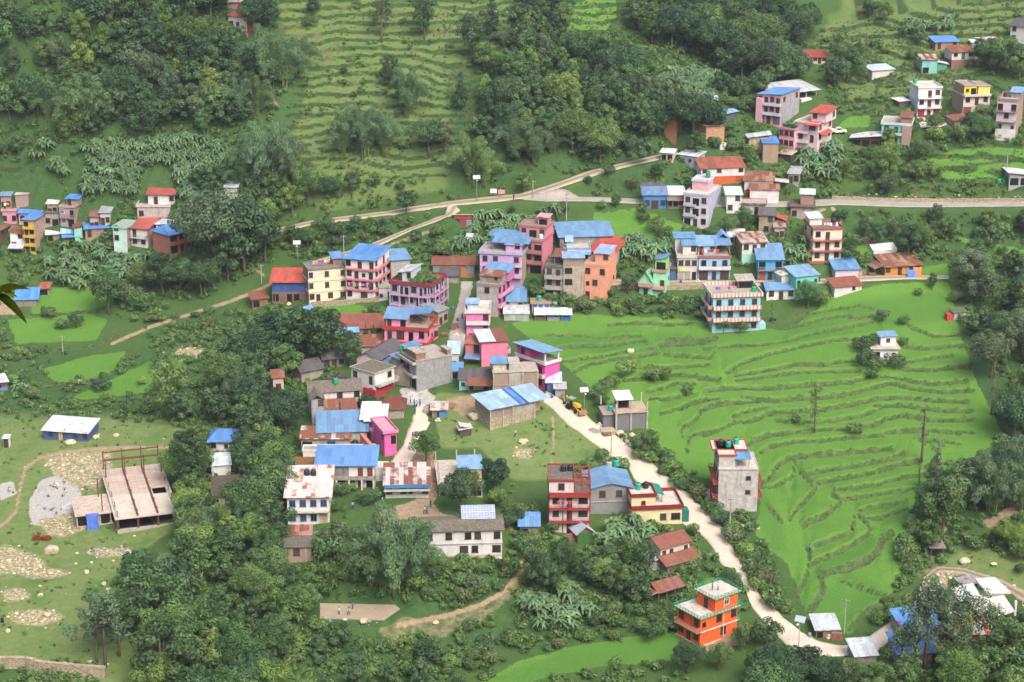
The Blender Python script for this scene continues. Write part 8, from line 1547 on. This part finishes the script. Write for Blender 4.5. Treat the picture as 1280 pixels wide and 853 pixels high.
heap('pale_heap',88,632,2.2,.6,cement('d8d6d2'),'whitish sand heap beside the annex of the concrete frame',5);heap('earth_heap',560,508,2.4,1.0,plain('7d6450',.95,.4),'brown earth heap near the slate-roofed cottage',6)
o=ground_obj('rebar_pile',52,675,'rust-red pile of coiled reinforcing rods on the open ground','rebar pile');
b=MB()
for k in range(46):
 a=k*2.4;cx_,q=(-.9 if k%2 else 1.0),.5+.5*rnd.random();b.tube([(cx_+q*math.cos(a+t),q*math.sin(a+t)*.8,.15+.55*rnd.random()+.2*math.sin(t*2))for t in np.linspace(0,4.5,9)],.035,plain('8a3428',.8,.3),4)
b.build('rods',o)
def drape(name,w_,h_,m,loc,rz,lb,slope=.5):
 n1,n2=12,10;V_,F_=[],[]
 for i in range(n1+1):
  for j in range(n2+1):
   u,v=i/n1,j/n2;V_.append(((u-.5)*w_*(1-.12*math.sin(math.pi*v)),-slope*v*h_-.14*math.sin(u*17+v*3)*v,-h_*v))
 for i in range(n1):
  for j in range(n2):F_.append((i*(n2+1)+j,i*(n2+1)+j+1,(i+1)*(n2+1)+j+1,(i+1)*(n2+1)+j))
 me=bpy.data.meshes.new(name);me.from_pydata(V_,[],F_);me.materials.append(m);me.polygons.foreach_set('use_smooth',[True]*len(F_));o=put(me,name,None,loc,rz);o.modifiers.new('thickness','SOLIDIFY').thickness=.03;tag(o,lb,'tarpaulin',None,'thing');return o
F0=FRAME;drape('tarpaulin',2.6,3.6,plain('4a68b8',.6,.35,1.2),F0.world(-4.4,5.0,2.7),F0.rz,'blue tarpaulin hanging from the annex of the concrete frame',.35)
x,y,z=at1(1139,347);drape('tarpaulin',2.4,1.8,plain('3f78c8',.6,.3),(x,y+.8,z+1.8),.1,'blue tarpaulin in front of the striped-roof orange cottage',.7);x,y,z=at1(1147,346);drape('tarpaulin',2.2,2.2,plain('e07a3c',.6,.3),(x,y+.9,z+2.2),-.2,'orange tarpaulin at the end of the striped-roof orange cottage',.7)
def stone_run(name,pts,h,t,m,lb,z_off=0):
 b=MB();W_=[at1(*p)for p in pts]
 for(ax,ay,az),(bx,by,bz)in zip(W_[:-1],W_[1:]):
  n=max(1,int(math.hypot(bx-ax,by-ay)/1.5));d=Vector((bx-ax,by-ay,0)).normalized();nn=Vector((-d.y,d.x,0))*t
  for i in range(n):
   p,q=Vector((ax,ay,az)).lerp(Vector((bx,by,bz)),i/n),Vector((ax,ay,az)).lerp(Vector((bx,by,bz)),(i+1)/n);j=rnd.uniform(-.08,.08)
   b.hexa([p+Vector((0,0,-1.5)),q+Vector((0,0,-1.5)),q+nn+Vector((0,0,-1.5)),p+nn+Vector((0,0,-1.5)),p+Vector((0,0,h+j)),q+Vector((0,0,h+j)),q+nn*.8+Vector((0,0,h+j)),p+nn*.8+Vector((0,0,h+j))],m)
 o=b.build(name);tag(o,lb,'stone wall',None,'thing')
stone_run('gabion_wall',[(-20,836),(32,837),(54,842),(90,846),(132,849)],2.2,1.0,stone(),'long grey gabion wall across the lower left corner');stone_run('retaining_wall',[(388,384),(430,382),(474,378)],1.3,.6,stone(),'rubble retaining wall below the cream and pink-banded houses');stone_run('roadside_wall',[(1040,250),(1100,252.5),(1180,253.5),(1285,253)],1.0,.5,stone(),'low rubble wall along the upper side of the asphalt road');stone_run('terrace_wall',[(772,362),(820,362),(880,361.5)],1.2,.5,stone(),'stone retaining wall under the village road')
S0=SCHOOL;o=empty('solar_array',S0.world(S0.W*.74,4.6,6.75),S0.rz);tag(o,'tilted solar array of grey panels on the long white school roof','solar panels',None,'thing')
pm=plain('8f98ae',.2,.12,2,.6,'solar_glass');fm=plain('d3d6da',.4)
for i in range(6):
 for j in range(2):
  def f():
   b=MB();b.hexa([(-.52,0,0),(.52,0,0),(.52,1.45,.8),(-.52,1.45,.8),(-.52,0,.05),(.52,0,.05),(.52,1.45,.85),(-.52,1.45,.85)],fm)
   for a in range(2):
    for c in range(3):x0,x1,t0,t1=-.48+.49*a,-.02+.49*a,.03+c*.325,.03+c*.325+.30;b.hexa([(x0,1.45*t0,.8*t0+.052),(x1,1.45*t0,.8*t0+.052),(x1,1.45*t1,.8*t1+.052),(x0,1.45*t1,.8*t1+.052),(x0,1.45*t0,.8*t0+.06),(x1,1.45*t0,.8*t0+.06),(x1,1.45*t1,.8*t1+.06),(x0,1.45*t1,.8*t1+.06)],pm)
   return b.mesh('panel')
  put(cached('spanel',f),'panel',o,(i*1.1-2.75,j*1.5-1.5,j*.83-.25))
b=MB()
for x in(-2.9,0,2.9):
 b.tube([(x,1.35,-1.2),(x,1.35,1.35)],.04,fm,5);b.tube([(x,-1.4,-1.0),(x,-1.4,-.2)],.04,fm,5)
b.build('rack',o)
def pot_mesh():return cached('pot',lambda:(lambda b:(b.lathe([(.16,0),(.22,.34),(.24,.34),(.24,.38),(.2,.38)],plain('9a5a40',.8),10),b.mesh('pot'))[1])(MB()))
def potted(h,spots,desc,z=None):
 for n,(fx,fy,s)in enumerate(spots):
  o=empty('potted_plant',h.world(h.W*fx,h.D*fy,(h.top if z is None else z)),rnd.random()*6);tag(o,('potted plant' if s<1.3 else 'big leafy potted plant')+' '+desc,'potted plant','potted plants '+desc,'thing')
  put(pot_mesh(),'pot',o,(0,0,0),0,(1+.4*(s>1),1+.4*(s>1),1));l=put(VAR['shrub'][rnd.randrange(5)][0],'foliage',o,(0,0,.2),0,(s*.6,)*3);c=TONES[rnd.choice(('mid','light','olive'))];l.color=(*c,1)
R_=lambda n,x0,x1,y0,y1,s=1.2:[(rnd.uniform(x0,x1),rnd.uniform(y0,y1),rnd.uniform(.7,s))for _ in range(n)]
VERANDAH.top=3*2.65+.16
for hn,sp_,desc in((VERANDAH,R_(26,.45,.98,.05,.95,1.9),'on the roof garden of the red-banded verandah house'),(PWING,R_(10,.05,.95,.05,.6,1.4),'on the roof of the pink hillside wing')):potted(hn,sp_,desc)
sx,sy=-2.75,8.2;sz=float(gz(sx,sy)[0]);o=empty('sapling',(sx,sy,sz));tag(o,'close broad yellow-green leaf tips of a sapling at the left picture edge'.replace(' picture',''),'sapling',None,'thing')
b=MB();tip=Vector((.42,.15,128.83+1.55-.0-sz-1.55+.02));tipz=(CAMZ+ray(8,366)[2]/ray(8,366)[1]*8.3)-sz
b.tube([(-.15,0,-.4),(-.1,.02,tipz*.4),(-.02,.05,tipz*.8),(.12,.08,tipz-.05),(.45,.1,tipz)],[.05,.04,.03,.018,.006],bark(),6);b.build('trunk',o)
V_,F_,T_=[],[],[]
def big_leaf(base,d,ln,wd,roll,tone):
 d=Vector(d).normalized();s=d.cross(Vector((0,.5,1))).normalized();n_=s.cross(d);s=(s*math.cos(roll)+n_*math.sin(roll));n_=s.cross(d);st=len(V_)
 for i in range(9):
  t=i/8;w_=wd*math.sin(math.pi*min(1,.04+t**.8*.96))**.8;c=Vector(base)+d*ln*t+Vector((0,0,-ln*.35*t*t))
  for sg in(-1,-.5,0,.5,1):V_.append(c+s*w_*sg*.5+n_*abs(sg)*w_*.12);T_.append(tone+(.2 if sg==0 else 0))
 for i in range(8):
  for k in range(4):q=st+i*5+k;F_.append((q,q+1,q+6,q+5))
for dx,dz,ln,wd,roll,q,tone in((.9,.38,.16,.085,.2,.42,.6),(1,.12,.13,.09,-.5,.38,.7),(.75,-.55,.17,.075,.3,.40,.5),(.5,-.9,.12,.05,0,.3,.2),(-.3,.9,.17,.06,.4,.2,.5),(-.8,.2,.18,.06,-.2,.15,.5),(.2,1,.14,.05,.1,.3,.4),(-.6,-.6,.16,.06,.1,.05,.3)):
 big_leaf((q,.1,tipz-.0),(dx,.15,dz),ln,wd,roll,tone)
for k in range(30):
 a=k*2.4;big_leaf((-.08+.05*math.cos(a),.04,tipz*(.55+.4*(k/30))),(math.cos(a)-.35,math.sin(a),.4),.16,.06,.2,rnd.random())
lo=bpy.data.objects.new('leaves',np_mesh('leaves',np.array([tuple(v)for v in V_]),np.array(F_),[LEAF],True,{'tone':np.clip(np.array(T_),0,1)}));link(lo,o);lo.color=(.105,.135,.012,1)
def drum_mesh(c):return cached(('drum',c),lambda:(lambda b:(b.lathe([(.29,0),(.3,.03),(.285,.3),(.305,.32),(.285,.6),(.3,.88),(.26,.9)],plain(c,.5,.2),12),b.mesh('drum',True))[1])(MB()))
def wood_mesh():return cached('wood',lambda:(lambda b:([b.tube([(-.9+.05*rnd.random(),(i%6)*.2-.5,.1+(i//6)*.18),(.9,(i%6)*.2-.5+rnd.uniform(-.05,.05),.1+(i//6)*.18)],.09,plain('7a6048',.9,.4),6)for i in range(24)],b.mesh('wood_pile'))[1])(MB()))
def sacks_mesh():return cached('sacks',lambda:(lambda b:([b.lathe([(.1,z),(.34,z+.06),(.38,z+.2),(.3,z+.34),(.08,z+.4)],plain('cfc6b4',.9,.3),9,x,y)for x,y,z in((0,0,0),(.7,.1,0),(.3,.6,0),(.4,.25,.36))],b.mesh('sack_heap',True))[1])(MB()))
def sheets_mesh():return cached('sheets',lambda:(lambda b:([b.hexa([(-1,-.5+.06*k,0),(1,-.5+.06*k,0),(1,-.46+.06*k,0),(-1,-.46+.06*k,0),(-1,.1+.06*k,1.5),(1,.1+.06*k,1.5),(1,.14+.06*k,1.5),(-1,.14+.06*k,1.5)],M('b8aaa0',.6))for k in range(3)],b.mesh('tin_sheets'))[1])(MB()))
CL={'d':('drum','plastic drum'),'w':('wood_pile','wood pile'),'s':('sack_heap','sacks'),'t':('tin_sheets','tin sheets')}
for px,py,k,c,lb in((572,402,'d','2f6fc0','blue drum at the left kerb of the sloping street'),(569,412,'t','','leaning tin sheets on the left side of the sloping street'),(568,420,'s','','heap of sacks on the left side of the sloping street'),(566,388,'d','3a7fd0','blue drum below the red-banded verandah house'),(556,420,'w','','wood pile at the foot of the verandah house side'),(610,494,'w','','wood pile before the slate-roofed cottage'),(596,497,'s','','pale sacks before the slate-roofed cottage'),(690,498,'d','2f6fc0','blue drum beside the blue-sided kiosk'),(758,545,'w','','plank pile beside the unfinished block'),(748,533,'s','','cement sacks beside the sand heap on the road'),(535,516,'t','','tin sheets leaning by the patched tin hut'),(545,527,'s','','sacks below the patched tin hut'),(420,568,'d','26282b','black drum on the ledge of the rust-patched long house'),(458,566,'d','26282b','black drum right of the rust-patched long house'),(657,676,'t','','old tin sheets before the little blue-roofed hut'),(668,676,'w','','wood pile before the little blue-roofed hut'),(713,676,'t','','tin sheets left of the vine-covered shed'),(706,664,'s','','sacks under the red-banded white house'),(322,372,'t','','pale tin sheets between the timber kiosk and the red-roofed blue shed'),(360,382,'s','','sacks below the red-roofed blue shed'),(344,384,'d','3a5a9a','dark blue drum below the red-roofed blue shed'),(518,348,'d','1f9a80','teal drum beside the grey cement house'),(600,348,'d','1f9a62','green drum behind the sloping street'),(870,353,'s','','white sacks before the light blue row'),(851,354,'d','2f5fb8','blue drum before the white shop house'),(929,354,'d','2f5fb8','blue drum on the village road verge'),(1077,346,'t','','grey tin sheets beside the checkered low house'),(1090,345,'w','','wood pile left of the striped-roof orange cottage'),(1035,799,'s','','white sack heap in the scrap shed yard'),(1046,800,'t','','rusty sheets beside the scrap shed'),(1012,797,'d','9a9a9a','grey drum left of the scrap shed'),(1290,234,'d','c0463a','red drum before the open tin shed'),(838,203,'d','c05a30','orange drum by the roadside tea stall'),(1190,150,'w','','wood pile between the hillside towers'),(1178,88,'s','','sacks between the patched teal house and the brown hilltop house'),(68,608,'s','','white sacks on the gravel left of the concrete frame'),(136,655,'s','','pale sacks before the concrete frame'),(3,778,'d','2a2c34','dark drum amid stones at the lower left edge'),(100,300,'w','','wood pile in the left village'),(205,296,'d','2f6fc0','blue drum in the left village')):
 x,y,z=at1(px,py);o=put({'d':lambda:drum_mesh(c),'w':wood_mesh,'s':sacks_mesh,'t':sheets_mesh}[k](),CL[k][0],None,(x,y,z),rnd.uniform(-.6,.6));tag(o,lb,CL[k][1],None,'thing')
def line_of_washing(h,y,z,f0,f1,lb):
 o=empty('washing_line',h.world(h.W*f0,y,z),h.rz);tag(o,lb,'washing',None,'thing');L_=h.W*(f1-f0)
 b=MB();b.tube([(0,0,0),(L_/2,0,-.08),(L_,0,0)],.012,plain('d0d0d0'),4);b.build('line',o)
 for i in range(int(L_/.75)):
  b=MB();w_,d=rnd.uniform(.4,.65),rnd.uniform(.5,1.0);m=plain(rnd.choice(('c23a4a','e8e4e0','3f6fb8','e0a03a','7a3f8a','d87a9a')),.9,.15);b.hexa([(i*.75,-.02,-d),(i*.75+w_,-.03,-d),(i*.75+w_,.02,-d),(i*.75,.02,-d),(i*.75,-.02,-.05),(i*.75+w_,-.02,-.05),(i*.75+w_,.01,-.05),(i*.75,.01,-.05)],m);b.build('garment',o)
for nm,y,z,a,c,lb in(('pink_band_house',-.6,4.6,.1,.9,'coloured washing on the balcony of the pink-banded white house'),('cream_house',2.5,10.2,.1,.7,'pink and white washing on the cream house roof'),('banded_house',-1.15,7.4,.2,.6,'orange and white washing on the red-banded house balcony'),('light_blue_row',1.2,7.6,.1,.7,'red washing under the blue roofs of the light blue row'),('pink_left_house',1.0,5.6,.1,.9,'pale washing on the pink left house roof'),('blue_house',3.0,10.6,.1,.6,'washing on the roof of the striped blue house'),('cream_red_house',1.0,9.8,.4,.95,'washing on the cream and brick-red house roof')):
 q=HS[nm];line_of_washing(q,y,z,a,c,lb)
hm=bpy.data.materials.new('haze_air');hm.use_nodes=True;nt=hm.node_tree
nt.nodes.remove(nt.nodes['Principled BSDF']);pv=nt.nodes.new('ShaderNodeVolumePrincipled')
pv.inputs['Color'].default_value=(.80,.88,1.0,1);pv.inputs['Density'].default_value=.0001;pv.inputs['Anisotropy'].default_value=.2
nt.links.new(pv.outputs[0],nt.nodes['Material Output'].inputs['Volume'])
hb=MB();hb.box(-660,660,-80,1060,float(GZ.min())-1.0,max(float(GZ.max()),CAMZ)+30,hm)
hz_o=hb.build('haze');tag(hz_o,kind='stuff')
sc.cycles.volume_bounces=0;sc.cycles.volume_step_rate=10
TW={'dark':'very dark green','deep':'dark green','mid':'mid green','light':'light green','yellow':'yellow-green','olive':'olive green','grey':'grey-green','bam':'feathery green','bamy':'pale feathery','ban':'broad-leaved','purple':'purple-flowered'}
KW={'broad_tree':('broadleaf tree','tree'),'tall_tree':('upright tree','tree'),'conical_tree':('cone-shaped tree','tree'),'slender_tree':('slender tree','tree'),'airy_tree':('thin-crowned tree','tree'),'lopped_tree':('bare-trunked tree','tree'),'bamboo_clump':('bamboo clump','bamboo'),'banana_plant':('banana clump','banana plant'),'shrub':('low shrub','shrub'),'bush':('leafy bush','bush')}
SH={'broad_tree':('round','spreading','full','lopsided','dense','wide'),'banana_plant':('','small','','small')}
AREAS=[('the sports court',447,766),('the concrete path',513,545),('the left rice plots',90,400),('the road fork',610,252),('the gabion wall',60,843),('the dirt track bend',1190,712),('the upper terraced hill',520,60),('the high left wood',150,90),('the high central wood',720,120),('the dark top wood',890,45),('the lower rice strip',740,825),('the rice terraces',1060,500),('the wooded stream side',1250,420),('the left banana grove',200,215),('the upper banana slope',855,105),('the bright top terraces',730,25),('the left pasture',40,720),('the lower wood',280,780),('the asphalt road',1180,255),('the right hill terraces',1100,40),('the lower road bend',1040,812),('the wood by the frame',260,560),('the slope road',480,300),('the footpath',648,715)]
LM=list(LAND)
for nm,px,py in AREAS:x,y,z=at1(px,py);LM.append((nm,x,y))
lx,ly=np.array([l[1]for l in LM]),np.array([l[2]for l in LM])
def rel(x,y,k):
 dx,dy=x-lx[k],(y-ly[k]);
 if abs(dx)>abs(dy)*.9:return 'right of' if dx>0 else 'left of'
 return 'behind' if dy>0 else 'in front of'
hs={}
for p in PLANTS:
 if 'o' in p:hs.setdefault(p['kind'],[]).append(p['h'])
def base_label(p,lvl):
 q=np.sort(hs[p['kind']]);r_=np.searchsorted(q,p['h'])/max(1,len(q));size='small' if r_<.33 else('large' if r_>.75 else '')
 sh=SH.get(p['kind'],('',)*9);sh=sh[p['v']%len(sh)]
 if p['kind']=='banana_plant':tw,sh='',('tall' if r_>.7 else 'short' if r_<.3 else '');size=''
 else:tw=TW[p['tone']]
 o=np.argsort((lx-p['x'])**2+(ly-p['y'])**2);s=' '.join(w for w in(size,tw,sh,KW[p['kind']][0])if w)+f" {rel(p['x'], p['y'], o[0])} {LM[o[0]][0]}"
 if lvl>=1:
  t=s+f", towards {LM[o[lvl]][0]}"
  if len(t.split())<=16:s=t
 return s
todo=[p for p in PLANTS if 'o' in p]
def byl(L,lvl):
 d={}
 for p in L:p['lab']=base_label(p,lvl);d.setdefault(p['lab'],[]).append(p)
 return d
groups=byl(todo,0);dup=[p for g in groups.values()if len(g)>1 for p in g];byl(dup,1);final={}
for p in todo:final.setdefault(p['lab'],[]).append(p)
ORD=('leftmost','second from left','third from left','fourth from left','fifth from left','sixth from left')
for lab,g in final.items():
 if len(g)==1:continue
 g.sort(key=lambda p:p['x']/p['y']);
 for i,p in enumerate(g):
  lab=lab.split(', towards')[0]if len(lab.split())>12 else lab;t=(f'leftmost {lab}' if i==0 else f'rightmost {lab}' if i==len(g)-1 else f'{ORD[i] if i < 6 else str(i + 1) + "th from left"} {lab}')
  p['lab']=t if len(t.split())<=16 else ' '.join(w for w in t.split()if w not in('green','leafy','very','small','from','broad-leaved','mid','large','deep'))
for p in todo:tag(p['o'],p['lab'],KW[p['kind']][1],{'tree':'trees of the valley','bamboo':'bamboo clumps of the slopes','banana plant':'banana clumps of the groves','shrub':'shrubs on the slopes','bush':'bushes on the slopes'}[KW[p['kind']][1]],'thing')
seen={}
for p in todo:seen[p['lab']]=seen.get(p['lab'],0)+1
print('LABELS shared:',sum(v for v in seen.values()if v>1),max(seen.values()))
for o in bpy.data.objects:
 if o.parent is None and o.get('label')and not o.get('kind'):o['kind']='thing'
